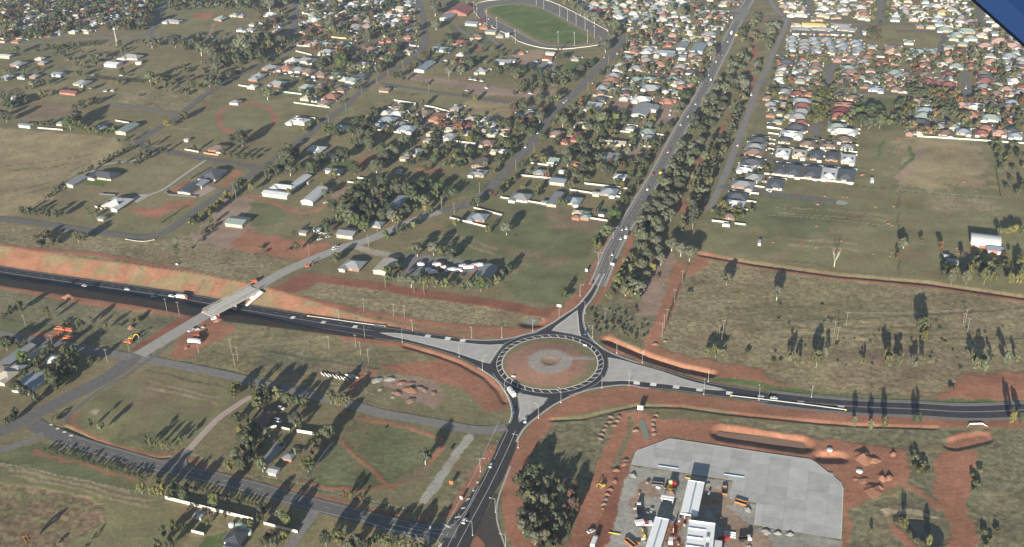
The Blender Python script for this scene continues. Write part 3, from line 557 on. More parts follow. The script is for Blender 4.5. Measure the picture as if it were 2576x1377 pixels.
# slip lane under construction, dark primer
struct(flat('primed_slip_lane', gA(T(1, 3, [(2395, 842), (2455, 852), (2432, 960), (2430, 1080), (2455, 1200), (2500, 1330), (2600, 1700), (2080, 1700), (2140, 1420), (2240, 1185), (2335, 985)])), .066, 'primer'))
ob('kerb', strip_mesh('kerb', wline(T(1, 3, [(2560, 560), (2500, 720), (2445, 860), (2425, 960), (2422, 1080), (2448, 1200), (2495, 1330), (2590, 1650)])), .5, .1, M['concrete']), sr)
struct(flat('traffic_island', gA(T(1, 3, [(2190, 1290), (2230, 1265), (2290, 1330), (2320, 1420), (2340, 1600), (2130, 1600), (2150, 1400)])), .12, mat('island_dirt', GC['red'], .95, .2, .4, .1), None, .1))
# painted median hatching at the south junction
for c, r, pts in ((1, 3, [((2235, 720), (2225, 735)), ((2195, 802), (2180, 816)), ((2150, 888), (2118, 902)), ((2105, 980), (2065, 990)), ((2060, 1068), (2000, 1082)), ((1885, 1145), (1950, 1180)), ((1742, 1165), (1755, 1188)), ((1365, 1200), (1395, 1225)), ((1490, 1222), (1510, 1262)), ((1605, 1245), (1625, 1300)), ((1735, 1270), (1730, 1345)), ((1870, 1340), (1820, 1400))]),):
    for a, b in pts:
        A = gA(T(c, r, [a, b])); d = (A[1] - A[0])[:2]; d /= np.hypot(*d); n_ = np.array([-d[1], d[0]]) * .55
        flat('hatch_marking', [A[0][:2] + n_, A[0][:2] - n_, A[1][:2] - n_, A[1][:2] + n_], .10, 'paint', sr)
# --- near road along the bottom left
nr, L8 = road('near_road', 'asphalt_mid', 11.5, T(0, 3, [(330, 130), (450, 195), (600, 260), (900, 365), (1200, 450), (1500, 535), (1900, 622), (2200, 690), (2576, 785)]) + T(1, 3, [(500, 925), (1000, 1050), (1400, 1150), (1700, 1210), (2020, 1215)]))
for o_ in (4.2, -4.2): dashes(nr, L8[8:-4], .085, solid=True, off=o_, w=.15, name='edge_line')
dashes(nr, L8[8:-4], .086, 3, 9, .15)
for pts in (T(1, 3, [(1000, 1082), (1300, 1185), (1600, 1290), (1740, 1370)]), T(1, 3, [(1330, 1135), (1500, 1180), (1720, 1225), (1890, 1252)]), T(1, 3, [(1230, 1190), (1500, 1225), (1700, 1262), (1830, 1310), (1880, 1400)]), T(1, 3, [(1530, 1150), (1700, 1190), (1870, 1200), (1980, 1160), (2110, 1010), (2240, 760)])):
    ob('edge_line', strip_mesh('edge_line', wline(pts), .12, .118, M['paint']), nr)
for u, v in ((580, 185), (648, 220), (715, 255), (515, 145)):
    p = place(0, 3, u, v); flat('give_way_marking', [(p[0] - 1.2, p[1] - .6), (p[0] + 1.2, p[1] - .9), (p[0] + 1.2, p[1] + .7), (p[0] - 1.2, p[1] + .9)], .125, 'paint', nr)
road('old_road', 'asphalt_mid', 13, T(0, 2, [(1480, 790), (1330, 860), (1200, 960), (1000, 1090), (700, 1240), (430, 1377)]) + T(0, 3, [(300, 70), (120, 160), (-200, 300)]))
road('old_road', 'asphalt_old', 9, T(0, 2, [(1330, 845), (1100, 805), (850, 765), (500, 695), (250, 655), (0, 612), (-400, 540)]))
bl, L9 = road('old_road', 'asphalt_old', 8.5, T(0, 2, [(1420, 850), (1600, 885), (1800, 925), (2100, 985), (2400, 1050)]) + T(1, 2, [(0, 1100), (400, 1190), (700, 1262), (1000, 1330)]) + T(1, 3, [(1200, 15), (1500, 72), (1900, 145), (2150, 190), (2350, 200), (2520, 170)]))
road('bridge_approach_road', 'gravel_road', 12, T(0, 2, [(2105, 398), (1900, 520), (1700, 640), (1550, 730), (1400, 820)]))
road('track', 'asphalt_mid', 2.6, T(0, 2, [(1720, 700), (1580, 810), (1400, 930), (1250, 1040), (1000, 1180), (800, 1330)]) + T(0, 3, [(680, 60), (640, 130)]))
road('lane', 'asphalt_old', 6, T(0, 3, [(440, 240), (300, 300), (120, 370), (-100, 430)]))
road('driveway', 'dirt_lane', 5, T(0, 3, [(1820, 480), (1900, 400), (2050, 230), (2200, 80), (2310, 0)]) + T(0, 2, [(2440, 1290), (2540, 1235)]))
struct(flat('driveway_mouth', gA(T(0, 3, [(1560, 505), (1700, 490), (1800, 440), (1900, 390), (1930, 420), (1880, 500), (1885, 560), (1920, 610), (1700, 570)])), .12, 'asphalt_old'))
road('lane', 'asphalt_old', 6.5, T(1, 3, [(600, 1000), (540, 1090), (430, 1250), (340, 1377), (200, 1600)]))
# --- bridge road north and the streets
R3, L3 = road('bridge_road', 'asphalt_mid', 10, T(0, 2, [(2535, 170)]) + T(1, 1, [(250, 1377), (480, 1272), (740, 1165), (900, 1105), (1100, 1050), (1260, 985), (1400, 925), (1560, 860), (1720, 790), (1900, 740), (2120, 690), (2260, 610), (2350, 535), (2450, 420), (2560, 300)]) + T(2, 1, [(60, 220), (180, 90)]) + T(2, 0, [(230, 1377), (330, 1260), (430, 1130), (520, 1040), (640, 930), (760, 800), (860, 690), (980, 580), (1080, 440), (1130, 360)]))
dashes(R3, L3[40:], RZ['bridge_road'] + .02, 3, 9, .15)
ob('gravel_surface', strip_mesh('gravel_surface', L3[:46], 5.6, RZ['bridge_road'] + .012, M['gravel_road']), R3)
R4, L4 = road('street', 'asphalt_mid', 8.5, T(0, 1, [(-400, 770), (0, 822), (400, 872), (800, 932), (1200, 990), (1420, 1015), (1560, 1000), (1700, 940), (1850, 830), (2000, 720), (2200, 590), (2350, 500), (2500, 400)]) + T(1, 1, [(0, 340), (100, 280), (250, 180), (380, 90), (470, 20)]) + T(1, 0, [(520, 1360), (700, 1220), (880, 1080), (1030, 950), (1200, 810), (1400, 690), (1550, 600), (1660, 510), (1700, 420), (1690, 300), (1680, 180), (1650, 60), (1610, -60)]))
road('street', 'asphalt_mid', 8, T(0, 1, [(2570, 305), (2300, 262), (2000, 215), (1700, 150), (1500, 118), (1410, 85), (1400, 40), (1460, -5)]) + T(0, 0, [(1580, 1300), (1700, 1230), (1800, 1160), (1950, 1040), (2150, 900), (2350, 790), (2576, 675)]) + T(1, 0, [(150, 590), (300, 510), (400, 440), (385, 380)]))
road('street', 'asphalt_old', 7, T(0, 0, [(1790, 1160), (1500, 1110), (1200, 1060), (1080, 1045)]))
road('street', 'asphalt_mid', 9, T(0, 0, [(-300, 490), (0, 460), (430, 415), (900, 370), (1470, 360), (1900, 378), (2576, 372)]) + T(1, 0, [(330, 360), (380, 345)]))
road('street', 'asphalt_mid', 10, T(0, 0, [(1490, 355), (1560, 230), (1620, 120), (1650, 40), (1680, -60)]))
road('street', 'asphalt_mid', 10, T(1, 0, [(380, 365), (380, 250), (400, 100), (430, -60)]))
road('street', 'asphalt_mid', 8, T(1, 0, [(1190, 835), (1030, 870), (800, 830), (600, 800), (400, 775), (200, 750)]))
road('street', 'asphalt_mid', 7, T(1, 0, [(1250, 840), (1500, 880), (1900, 940), (2300, 1000), (2576, 1040)]) + T(2, 0, [(200, 1090), (470, 1105)]))
road('street', 'asphalt_mid', 8, T(1, 0, [(1690, 495), (1400, 470), (1100, 435), (950, 420), (760, 395)])); road('street', 'asphalt_mid', 8, T(1, 0, [(1110, 440), (1010, 510), (960, 560)]))
road('street', 'asphalt_mid', 8, T(1, 0, [(1560, 1200), (1640, 1200), (1720, 1250), (1820, 1300)]))
R2o, L2 = road('street', 'asphalt_old', 6.8, T(2, 1, [(1985, 740), (2060, 580), (2130, 420), (2200, 250), (2270, 60)]) + T(2, 0, [(2330, 1260), (2390, 1120), (2440, 960), (2490, 830), (2560, 720)]) + T(3, 0, [(20, 620), (60, 520), (110, 410), (150, 340), (185, 220), (150, 165), (90, 110), (30, 20), (0, -60)]))
road('lane', 'asphalt_old', 7, T(2, 0, [(1900, 815), (2150, 830), (2350, 835), (2480, 830), (2560, 800)]))
road('street', 'asphalt_mid', 8, T(2, 1, [(2110, 495), (2200, 520), (2576, 562)]) + T(3, 1, [(0, 580), (400, 618), (690, 655)])); struct(flat('turning_head', gA(T(3, 1, [(670, 650), (720, 640), (790, 655), (810, 672), (760, 688), (690, 680)])), .06, 'gravel_road'))
road('street', 'asphalt_mid', 8, T(2, 1, [(2250, 190), (2400, 205), (2576, 225)]) + T(3, 1, [(0, 235), (400, 268), (900, 328)]))
road('street', 'asphalt_mid', 8.5, T(3, 1, [(-20, 60), (60, 0)]) if 0 else T(3, 0, [(480, 1377), (490, 1240), (520, 1100), (560, 940), (600, 800), (640, 690), (670, 650), (760, 640), (900, 655), (1060, 690), (1400, 700), (1850, 705), (1950, 720), (1990, 780), (1995, 900), (2000, 990)]))
road('street', 'asphalt_mid', 8, T(3, 0, [(-80, 850), (0, 860), (300, 875), (565, 885)])); road('street', 'asphalt_mid', 8, T(3, 0, [(560, 900), (800, 915), (1200, 945), (1600, 965), (2000, 990), (2300, 1000), (2700, 1012)]))
road('street', 'asphalt_mid', 8.5, T(3, 0, [(-200, 155), (0, 165), (450, 190), (1000, 225), (1450, 250), (2100, 268), (2300, 300), (2500, 360)]))
for pts in ([(1130, 230), (1125, 100), (1130, -60)], [(450, 185), (400, 100), (410, -60)], [(2150, 270), (2130, 150), (2110, -60)], [(1290, 315), (1500, 315), (1700, 325), (1780, 390), (1750, 440), (1740, 560)], [(920, 250), (950, 330), (900, 400), (850, 540)], [(1790, 1250), (1780, 1160), (1770, 1060)], [(1900, 1250), (2200, 1255), (2600, 1262)]): road('street', 'asphalt_mid', 7, T(3, 0, pts))
road('street', 'asphalt_mid', 10, T(2, 0, [(1900, 10), (2050, 80), (2200, 130), (2300, 140)])); struct(flat('crossing_junction', gA(T(2, 0, [(2180, 110), (2270, 80), (2370, 90), (2380, 140), (2330, 200), (2240, 220), (2230, 180)])), .2, 'asphalt_old'))
for pts in ([(1150, 740), (1400, 745), (1700, 770), (1900, 790)], [(1150, 365), (1300, 380), (1550, 395), (1780, 400), (2150, 430)], [(1290, 925), (1350, 935), (1420, 925)]): road('street', 'asphalt_mid', 7, T(2, 0, pts))
for pts in ([(2000, 240), (2080, 320), (2200, 400), (2300, 480), (2500, 490)], [(2300, 330), (2400, 420), (2500, 490)], [(1760, 608), (2000, 620), (2200, 600)]): road('lane', 'asphalt_old', 5, T(1, 0, pts))
road('driveway', 'gravel_road', 3.4, T(0, 1, [(2070, 240), (1850, 390), (1650, 530), (1500, 590), (1400, 650)])); struct(flat('forecourt', gA(T(0, 1, [(1310, 640), (1400, 580), (1510, 580), (1380, 665)])), .05, 'concrete')); struct(flat('forecourt', gA(T(0, 1, [(1930, 590), (2070, 480), (2180, 520), (2020, 610)])), .05, 'dirt_lane'))
road('driveway', 'gravel_road', 4, T(0, 1, [(900, 390), (980, 310), (1150, 265), (1350, 240), (1520, 150)]))
# horse racing / pacing track
oi = T(1, 0, [(2576, 30), (2430, 45), (2320, 70), (2275, 100), (2310, 150), (2420, 215), (2576, 295)]) + T(2, 0, [(100, 360), (280, 450), (420, 474), (600, 478), (780, 462), (880, 432), (908, 400), (880, 366), (780, 330), (560, 205), (330, 88), (230, 52), (110, 28)])
oo = T(1, 0, [(2576, -8), (2400, 6), (2250, 30), (2190, 68), (2205, 130), (2320, 250), (2576, 372)]) + T(2, 0, [(60, 420), (220, 472), (360, 496), (500, 502), (700, 484), (880, 455), (980, 410), (1010, 360), (990, 330), (800, 226), (600, 116), (400, 26), (250, -12)])
Oi = smooth_line(gA(oi + oi[:1]), 5.); Oo = smooth_line(gA(oo + oo[:1]), 5.)
def resamp(L, n):
    s = np.r_[0, np.cumsum(np.hypot(*np.diff(L[:, :2], axis=0).T))]; t = np.linspace(0, s[-1], n); return np.c_[np.interp(t, s, L[:, 0]), np.interp(t, s, L[:, 1]), np.zeros(n)]
a = resamp(Oi, 160); b = resamp(Oo, 160); I = np.arange(159)
race = struct(ob('race_track', fastmesh('race_track', np.vstack([a, b]) + np.array([0, 0, .07]), np.c_[I, I + 160, I + 161, I + 1], M['asphalt_mid']))); ROADS.append((b, 3)); ROADS.append((a, 3))
ob('inner_verge', strip_mesh('inner_verge', resamp(smooth_line(gA([(x + (1420 - x) * .03, y + (62 - y) * .06) for x, y in oi + oi[:1]]), 5.), 160), 1.2, .06, M['gravel_road']), race)
# ------------------------------------------------------------------ houses
ROOFC = {'w': ('white', (.447, .456, .456)), 'g': ('grey', (.215, .224, .228)), 'k': ('charcoal', (.069, .073, .082)), 'b': ('blue-grey', (.215, .249, .280)), 'r': ('dark red', (.181, .071, .060)), 'o': ('terracotta', (.249, .125, .086)),
         'n': ('brown', (.159, .116, .095)), 't': ('pale green', (.206, .249, .219)), 'p': ('salmon pink', (.327, .219, .189)), 'c': ('cream', (.370, .331, .267)), 'y': ('yellow', (.396, .292, .112)), 'm': ('maroon', (.112, .036, .036)), 'e': ('green', (.086, .150, .112))}
WALLC = {'brick': (.24, .125, .085), 'cream': (.36, .305, .225), 'white': (.44, .425, .39), 'tan': (.27, .205, .145), 'steel': (.30, .315, .31), 'redsteel': (.32, .115, .08), 'yellowwall': (.44, .37, .25)}
for k, (nm, c) in ROOFC.items(): M['roof_' + k] = mat('roof_' + nm, c, .7 if k in 'onrpm' else .5, .13, .9, .3, wave=(2.2, 'X', .03), objrand=.14)
for k, c in WALLC.items(): M['wall_' + k] = mat('wall_' + k, c, .85, .1, 1.5, .2, objrand=.14)
M['door'] = mat('door_paint', (.30, .27, .24), .6, .1, 1, .3, objrand=.3); M['gutter'] = mat('gutter', (.5, .5, .48), .6, .1, 1, .3)
ME_WIN = MB().box(-.8, .8, -.06, .06, 0, 1.15).mesh('window', [M['glass']]); ME_WF = MB().box(-.9, .9, -.045, .045, -.1, 1.25).mesh('window_frame', [M['wall_white']])
ME_DOOR = MB().box(-.45, .45, -.06, .06, 0, 2.05).mesh('door', [M['door']]); ME_GAR = MB().box(-2.4, 2.4, -.06, .06, 0, 2.1).mesh('garage_door', [M['gutter']])
ME_SOL = MB().box(-2.6, 2.6, -1.5, 1.5, 0, .12).mesh('solar_panel', [M['solar']])
HOUSES = []          # c, r, u, v, w, colour, flags
def H(c, r, s):
    for e in s.split(';'):
        q = e.split()
        if len(q) < 4: continue
        HOUSES.append((c, r, float(q[0]), float(q[1]), float(q[2]), q[3], q[4:]))
H(3, 0, "240 1335 220 w S;770 1310 260 w;1425 1330 70 p;1580 1285 160 o;1790 1325 140 n;1970 1310 140 b;2150 1320 130 r;2330 1320 130 p;2490 1350 130 b;30 1250 70 k;100 1210 90 t;300 1270 180 k;700 1260 180 t;1520 1215 210 k;340 1215 110 r;210 1150 80 t;310 1160 170 g;720 1150 170 r;860 1175 50 r;1570 1150 170 t;2020 1135 190 o;2240 1170 200 t;2430 1195 100 r;120 1130 60 c;30 1140 90 n;740 1095 170 m;770 1050 230 o S;1590 1100 190 b;350 1050 160 r;340 1110 180 g;50 1080 90 g;1480 1010 150 p;1630 1025 120 b;1950 1040 120 p;2100 1055 160 w S;2270 1060 100 k;2430 1060 120 n;30 1030 100 b;340 1005 200 b;860 970 130 n;730 950 110 n;430 935 110 o;300 930 130 r;170 905 120 g;40 900 90 n")
H(3, 0, "1090 880 150 b S;1300 885 110 n;1430 885 140 n;1590 905 120 b;1710 910 110 n;2150 900 120 r;2300 925 120 n;2440 930 100 g;2540 910 80 b;980 850 100 n;770 800 120 n;490 825 80 o;1690 835 130 r;1820 840 140 r;1610 810 130 r;2180 855 130 g;2310 840 100 c;2190 800 150 r;800 770 120 n S;120 785 110 w;1830 775 110 b;2200 770 160 k;2480 800 130 w;840 715 180 n;810 675 150 t;1280 715 140 t;1400 725 60 n;1590 740 130 n;1820 735 120 r;2160 720 120 n;2480 740 150 g;2550 700 60 o;480 750 70 o;470 710 110 c;480 670 120 n;130 725 110 c;280 715 60 w;160 690 110 w;170 655 100 n;270 660 60 n;190 615 150 k;480 605 80 p;490 640 110 n;560 555 110 n;705 580 80 p d20;840 580 80 p d20;970 605 110 b;1150 610 120 r;1280 620 80 n;1580 640 110 n;1755 635 100 w;1900 650 130 t;2050 650 120 r;2200 660 80 r;2430 670 120 g")
H(3, 0, "250 545 50 p;1440 570 70 t;1630 580 70 p;1840 585 90 p;1960 570 80 p;2080 590 90 p;2250 605 120 p;2390 610 120 b;2540 620 80 b;2430 550 150 b;2540 580 80 b;1840 520 100 p;1950 500 90 t;2080 530 90 p;2110 490 60 t;2290 495 80 b;2560 495 60 t;1520 510 140 t;1640 500 100 b;1260 490 150 p d26;1820 465 90 t;1960 430 90 t;2190 445 140 p;2450 450 170 p;2330 395 150 p;1420 415 90 t;1870 375 90 t;1900 335 110 t;2040 370 130 t;2000 300 190 t;1780 285 150 t;2160 340 120 c;240 370 95 b;250 400 95 b;235 440 95 b;235 480 95 b;370 400 95 g;370 430 95 g;365 465 95 g;365 500 95 g;460 380 100 b;480 420 100 b;490 460 100 g;490 500 100 b;590 385 100 b;610 430 100 b;630 470 100 g;630 505 100 g;720 400 100 g;750 440 100 b;760 480 100 b;760 515 100 b;880 410 100 b;910 440 100 b;910 480 100 g;910 515 100 g;290 240 100 c d9;470 240 240 y d9;730 250 180 g d9;330 285 200 g d9;560 285 220 g d9;790 285 180 g d9;330 315 160 k d8;520 320 200 k d8;740 325 220 k d8;990 320 60 w;1050 460 70 b")
H(3, 0, "300 140 200 w d9;150 10 40 r;220 30 70 w;160 45 80 g;250 60 80 w;210 95 90 g;300 20 60 w;340 60 70 g;520 30 90 w;630 20 80 w;560 70 110 w;700 60 110 g;760 90 90 w;640 110 100 g;560 145 130 c d8;850 80 70 w;850 40 50 b;980 30 100 o;930 65 120 w;960 105 120 n;970 135 100 o;790 120 80 g;900 150 80 c;970 170 120 c d8;690 155 100 n;500 180 120 n d8;1280 185 90 b;1290 30 80 w;1250 70 70 n;1270 110 80 b;1470 185 90 w;1580 180 90 w;1700 190 100 b;1820 185 80 w;1930 195 90 g;2040 205 110 g;1600 45 80 b;1700 50 90 w;1800 55 90 c;1900 120 80 w;2010 120 80 b;1590 120 60 w;1400 35 60 r;1480 60 80 g;1380 90 70 b;1500 120 70 w;1760 110 110 y;1650 100 60 g;1880 30 70 g;1970 60 80 w;1290 150 80 w;1420 150 70 g;1720 230 90 b;1820 235 80 w;1930 235 70 w;2240 200 80 g;2230 140 70 w;2290 240 70 w")
H(1, 0, "150 135 130 w;190 185 150 o;225 245 80 w;210 300 80 g;600 15 60 w;590 70 90 b;580 130 100 t;590 190 110 w;620 225 110 o;535 265 80 o;545 305 120 n;635 295 110 o;920 60 80 b;1010 50 70 b;1100 45 80 w;1200 45 80 t;1130 90 90 o;990 145 70 w;1015 180 110 n;1010 250 130 g d9;1120 250 90 g d9;990 290 140 g d9;1115 290 100 g d9;1220 265 40 g;1450 75 140 c;1500 130 110 w;1350 150 130 w;1525 200 80 r;1520 240 90 n;1510 285 100 g;1385 265 50 t;1320 345 60 c;1500 330 110 n;1530 360 80 o;995 370 100 n;490 415 130 o;600 420 120 g S;710 440 150 b;860 440 110 n;930 460 100 e;720 510 160 g;515 595 190 g;370 600 130 w;1160 480 100 o;1300 490 100 n;1145 525 160 b;1270 560 80 b;1340 535 80 t;1430 545 90 t;1520 515 100 c;1270 405 60 r;1340 395 70 r;1410 430 80 r;1520 415 110 n;1085 640 150 b;160 670 180 g;305 675 140 o;430 690 150 g;530 705 140 n;650 735 130 n;820 740 110 e;880 780 90 w;975 795 130 t;1070 750 140 k;30 750 120 g;220 830 180 g;510 860 130 t;640 870 120 n;850 890 120 n;760 960 150 o;505 975 100 c;590 990 80 g;700 1020 130 n;430 1205 200 w S;1300 890 110 n tg;1880 485 190 b ts;2060 415 140 r;2060 540 80 w;2070 590 190 r tg d9;1700 660 110 b ts d34;2270 705 110 b;2500 610 160 g ts;2230 355 120 n;2370 310 110 g ts;2460 350 80 b;2050 100 240 r tg d34;2250 205 90 r tg d20;2180 225 130 b ts;1930 160 110 g ts d24;2300 262 90 o;1300 1120 90 w;1420 1130 130 w;1460 1065 170 n S;1330 1190 170 b;1230 1255 140 b;1520 1280 180 b;1700 1120 140 n;1830 1165 130 o d22;1910 1230 120 r;2090 1240 180 r;2015 1080 110 g;1940 1140 70 g;1780 1330 110 c;2240 1270 80 c;2400 1290 90 w;1960 1350 130 g;860 1275 120 w;2500 1330 80 c")
H(2, 0, "830 30 110 c;840 95 100 r;965 85 70 r;780 70 150 b;960 150 100 n;1075 135 100 t;1225 120 80 w;1330 100 90 w;1440 85 130 g;1550 75 110 g;1690 70 80 w;1810 45 120 n;1930 80 150 g;2030 145 130 o;2110 155 100 n;1150 250 40 r;1210 285 90 w;1265 310 100 o;1390 325 70 r;1490 295 90 o;1460 345 100 n;1620 340 80 p;1800 255 90 w;1880 265 70 n;2000 265 100 w;2090 270 80 w;1780 315 100 w;1990 330 150 g;1910 375 220 c d10;1275 395 80 w;1435 405 80 g;1430 450 80 k;1565 435 100 r;1720 455 90 g S ts d26;1880 475 120 b ts d34;1230 470 100 n;1240 500 100 n;1470 510 90 g;1570 520 150 b ts;1660 560 200 g ts;1880 575 130 n;1175 565 100 b;1190 605 120 n;1090 640 70 c;1580 585 110 o;1490 630 120 o;1700 650 100 g;1850 630 80 c;1810 665 80 r;1250 670 120 g;1350 685 110 n;1500 695 100 n;1670 705 120 n;1810 715 110 k S;1025 745 120 g;1000 790 130 o;960 830 100 n;910 870 110 b;885 920 110 n;890 985 110 k;1255 785 120 t;1380 785 120 t;1500 800 120 n;1620 820 110 c;1700 815 80 g;1400 870 200 b;1710 860 80 o;1160 870 90 k;1140 920 110 k;1545 910 70 w;1660 920 90 b;1130 980 90 w;1310 985 180 w;1560 1000 120 o;1630 995 60 o;815 1060 160 w d24;1310 1100 170 g ts d34;1430 1080 90 g ts d14;200 1130 130 b;50 1150 80 w;1190 1275 80 t;1370 1310 150 t;710 1240 130 c;620 1330 130 r;450 1330 150 n;1380 1365 110 g;390 530 90 w ts d9;360 575 100 r tg;640 580 80 g;100 520 50 o;0 600 80 g ts;370 745 150 b ts d8")
H(2, 0, "1500 20 100 w;1350 30 80 b;1600 20 90 g;1720 15 90 w;1270 15 80 n;1120 40 90 w;1040 10 80 t;920 10 80 c;1150 85 70 n;1420 160 100 g;1520 185 100 w;1640 190 90 n;1760 190 90 g;1900 190 90 c;1970 210 80 w;1240 190 110 b;1100 205 90 g;2150 30 120 c;2250 20 90 n")
H(0, 0, "110 95 90 r;40 130 120 w;210 30 100 b;60 60 120 b;450 110 80 c;300 130 100 k;400 90 100 w;750 20 100 w;380 280 110 w;330 215 80 o;190 190 80 n;640 190 120 n;480 210 90 n;760 200 100 o;810 100 60 o;900 45 80 t;1080 70 70 w;1090 110 70 r;1280 60 80 c;1190 55 70 b;1400 50 90 w;1020 170 120 w;900 185 80 n;1180 155 100 w;1340 200 140 c tg;1240 215 90 w;670 255 90 r;810 240 100 g;740 310 80 w;590 320 80 b;110 310 80 w;170 405 90 o;40 400 60 r;550 270 60 n;420 160 80 g;1740 205 190 b d10;2220 175 110 t;2360 140 80 t;2430 150 60 b;2420 290 70 b;2520 290 100 b;2540 235 60 g;60 555 130 w d8 ts;190 630 140 g;400 580 80 w;430 620 80 b;1330 560 200 g;1140 635 150 w ts;80 760 100 b;230 760 90 b;350 755 90 b;590 735 110 b ts;330 815 60 c ts;830 820 150 g;700 915 200 r tg d9;150 980 130 w;260 1250 150 g ts d6;610 1225 80 g;1010 1275 100 b;1280 1285 120 t ts d24;2370 1015 100 g;2560 780 100 b;2540 860 90 w;40 20 90 w;320 30 90 g;560 30 80 n;650 90 80 w;960 110 80 n;130 240 80 w;470 300 80 n;250 330 70 w;880 310 60 c;60 210 70 n;560 150 70 w;990 20 80 g;1500 15 80 n")
H(0, 1, "1050 370 270 k d14;760 435 110 g ts d20;1180 650 220 w d20 S;1025 800 70 g ts;2150 360 180 k d22;1910 510 150 k ts d20;2020 460 110 b ts d12;2200 100 180 n d13;2390 840 200 t ts d14;1880 15 45 w ts")
H(1, 1, "210 560 290 w d9 ts;280 490 260 w d9;450 425 90 w ts d24;590 585 130 w tq d30;610 110 160 w;790 330 180 b ts d7;760 170 70 b ts;1610 140 170 g d16;1500 200 90 c ts;1440 330 60 g ts;2260 250 130 n tg d18;2240 345 160 g S;1430 650 110 b ts d22;1320 740 130 b;1220 860 120 b;2240 790 180 b;920 955 180 g ts;620 910 70 g ts;480 940 80 g ts;980 1270 210 g;1300 1290 150 c ts d20;2320 1345 140 g ts d18;1740 20 100 g;1920 10 70 w;2330 45 140 n;2490 130 80 w;2380 130 90 c")
H(2, 1, "520 30 110 r;620 10 70 r;400 220 160 t tg;280 340 110 b;660 255 80 o;500 330 50 w;470 430 160 b ts;90 590 190 g;440 610 100 g ts d26;330 640 60 g ts;620 625 160 b;980 535 170 b;850 555 70 w ts;660 745 90 c;750 750 70 e;740 790 90 t;650 790 80 o;905 755 60 k;1090 385 120 w;950 190 90 g ts d18;1040 195 90 g ts d18;1060 45 180 c tg d9;1360 20 80 g tg;2490 20 160 k;2450 85 180 g;2440 140 190 n;2420 245 220 k;2350 300 150 w S;2440 390 160 g;2330 465 220 g;2270 590 200 k;2240 660 190 w;2190 780 110 n")
H(3, 1, "170 20 120 k;400 55 140 n;610 65 150 n S;800 85 120 g;155 140 130 w d17 S;320 155 130 c d17 S;490 170 130 k d18;650 180 120 k d18;810 205 130 w d18 S;130 310 120 k d22;270 325 150 k d23;450 340 140 k d23;620 355 140 w d23 S;790 370 160 k d24;80 460 150 k d18;770 10 160 n;2190 1040 270 w tq d16;2285 1115 150 b ts d10;1860 1240 100 g ts;1800 1180 40 w ts")
H(0, 2, "150 810 120 g ts d30;310 1080 240 b ts d20;60 1000 200 c;540 840 120 w;360 775 60 c ts d18;170 930 140 g;30 930 90 n")
H(1, 3, "60 70 150 n d18;155 420 80 g ts d22;330 440 100 g;175 585 90 w ts")
H(0, 3, "2370 1250 170 k d10;2320 1375 150 g ts;2000 1030 80 g ts")
GRID = R(-20)
ZONES = [  # survey polygon, phrase
    ([(1790, 460), (2576, 470), (2576, 640), (1790, 640)], 'beside the vacant lots'), ([(1800, 330), (2170, 330), (2170, 480), (1800, 480)], 'in the new white-fenced estate'), ([(2150, 200), (2576, 200), (2576, 360), (2150, 360)], 'above the pale green boundary fence'),
    ([(1850, 200), (2150, 200), (2150, 335), (1850, 335)], 'along the tree-lined side street'), ([(1850, 130), (2576, 130), (2576, 205), (1850, 205)], 'in the leafy middle estate'), ([(1940, 85), (2180, 85), (2180, 135), (1940, 135)], 'in the retirement village rows'), ([(2180, 60), (2576, 60), (2576, 130), (2180, 130)], 'around the grassy park'), ([(1930, 40), (2180, 40), (2180, 90), (1930, 90)], 'at the long village terraces'), ([(1900, -20), (2576, -20), (2576, 62), (1900, 62)], 'in the far estate by the wing'),
    ([(1530, 180), (1850, 180), (1760, 330), (1480, 330)], 'between bridge road and highway'), ([(1530, 90), (1860, 90), (1850, 185), (1530, 185)], 'below the race track trees'), ([(1480, -20), (1900, -20), (1900, 95), (1500, 95)], 'right of the race track'),
    ([(1150, 480), (1620, 480), (1620, 570), (1150, 570)], 'at the edge of the green paddock'), ([(1290, 330), (1660, 330), (1640, 485), (1290, 485)], 'among trees left of the highway'), ([(820, 330), (1300, 330), (1290, 480), (820, 480)], 'on the wooded lots by bridge road'), ([(820, 480), (1180, 480), (1180, 640), (820, 640)], 'inside the dense tree clump'),
    ([(920, 240), (1330, 240), (1330, 345), (920, 345)], 'at the small cul-de-sac'), ([(640, 150), (960, 150), (960, 275), (640, 275)], 'in the small street estate'), ([(740, 85), (1065, 85), (1065, 165), (740, 165)], 'by the long cream fence'), ([(640, -20), (1065, -20), (1065, 95), (640, 95)], 'above the long cream fence'), ([(1065, -20), (1560, -20), (1560, 260), (1065, 260)], 'in the showground'),
    ([(-20, -20), (420, -20), (420, 110), (-20, 110)], 'in the old suburb, top left'), ([(400, -20), (660, -20), (660, 110), (400, 110)], 'above the tree-lined top road'), ([(-20, 110), (330, 110), (330, 345), (-20, 345)], 'among the left-hand acreage lots'), ([(330, 110), (830, 110), (830, 420), (330, 420)], 'on the acreage lots'), ([(-20, 345), (640, 345), (640, 620), (-20, 620)], 'on the open lots left of centre'), ([(640, 400), (840, 400), (840, 640), (560, 640)], 'by the red dirt yard'), ([(800, 620), (1300, 620), (1300, 720), (800, 720)], 'in the truck yard'),
    ([(-20, 840), (300, 840), (300, 1000), (-20, 1000)], 'in the shaded yard, far left'), ([(560, 980), (860, 980), (860, 1240), (560, 1240)], 'on the farmlet near the roundabout'), ([(380, 1230), (780, 1230), (780, 1400), (380, 1400)], 'behind the long white wall'), ([(2300, 560), (2576, 560), (2576, 740), (2300, 740)], 'on the right-hand farm yard')]
def zone(x, y):
    for P, t in ZONES:
        if inpoly(np.array([x]), np.array([y]), P)[0]: return t
    return 'beside the open paddocks'
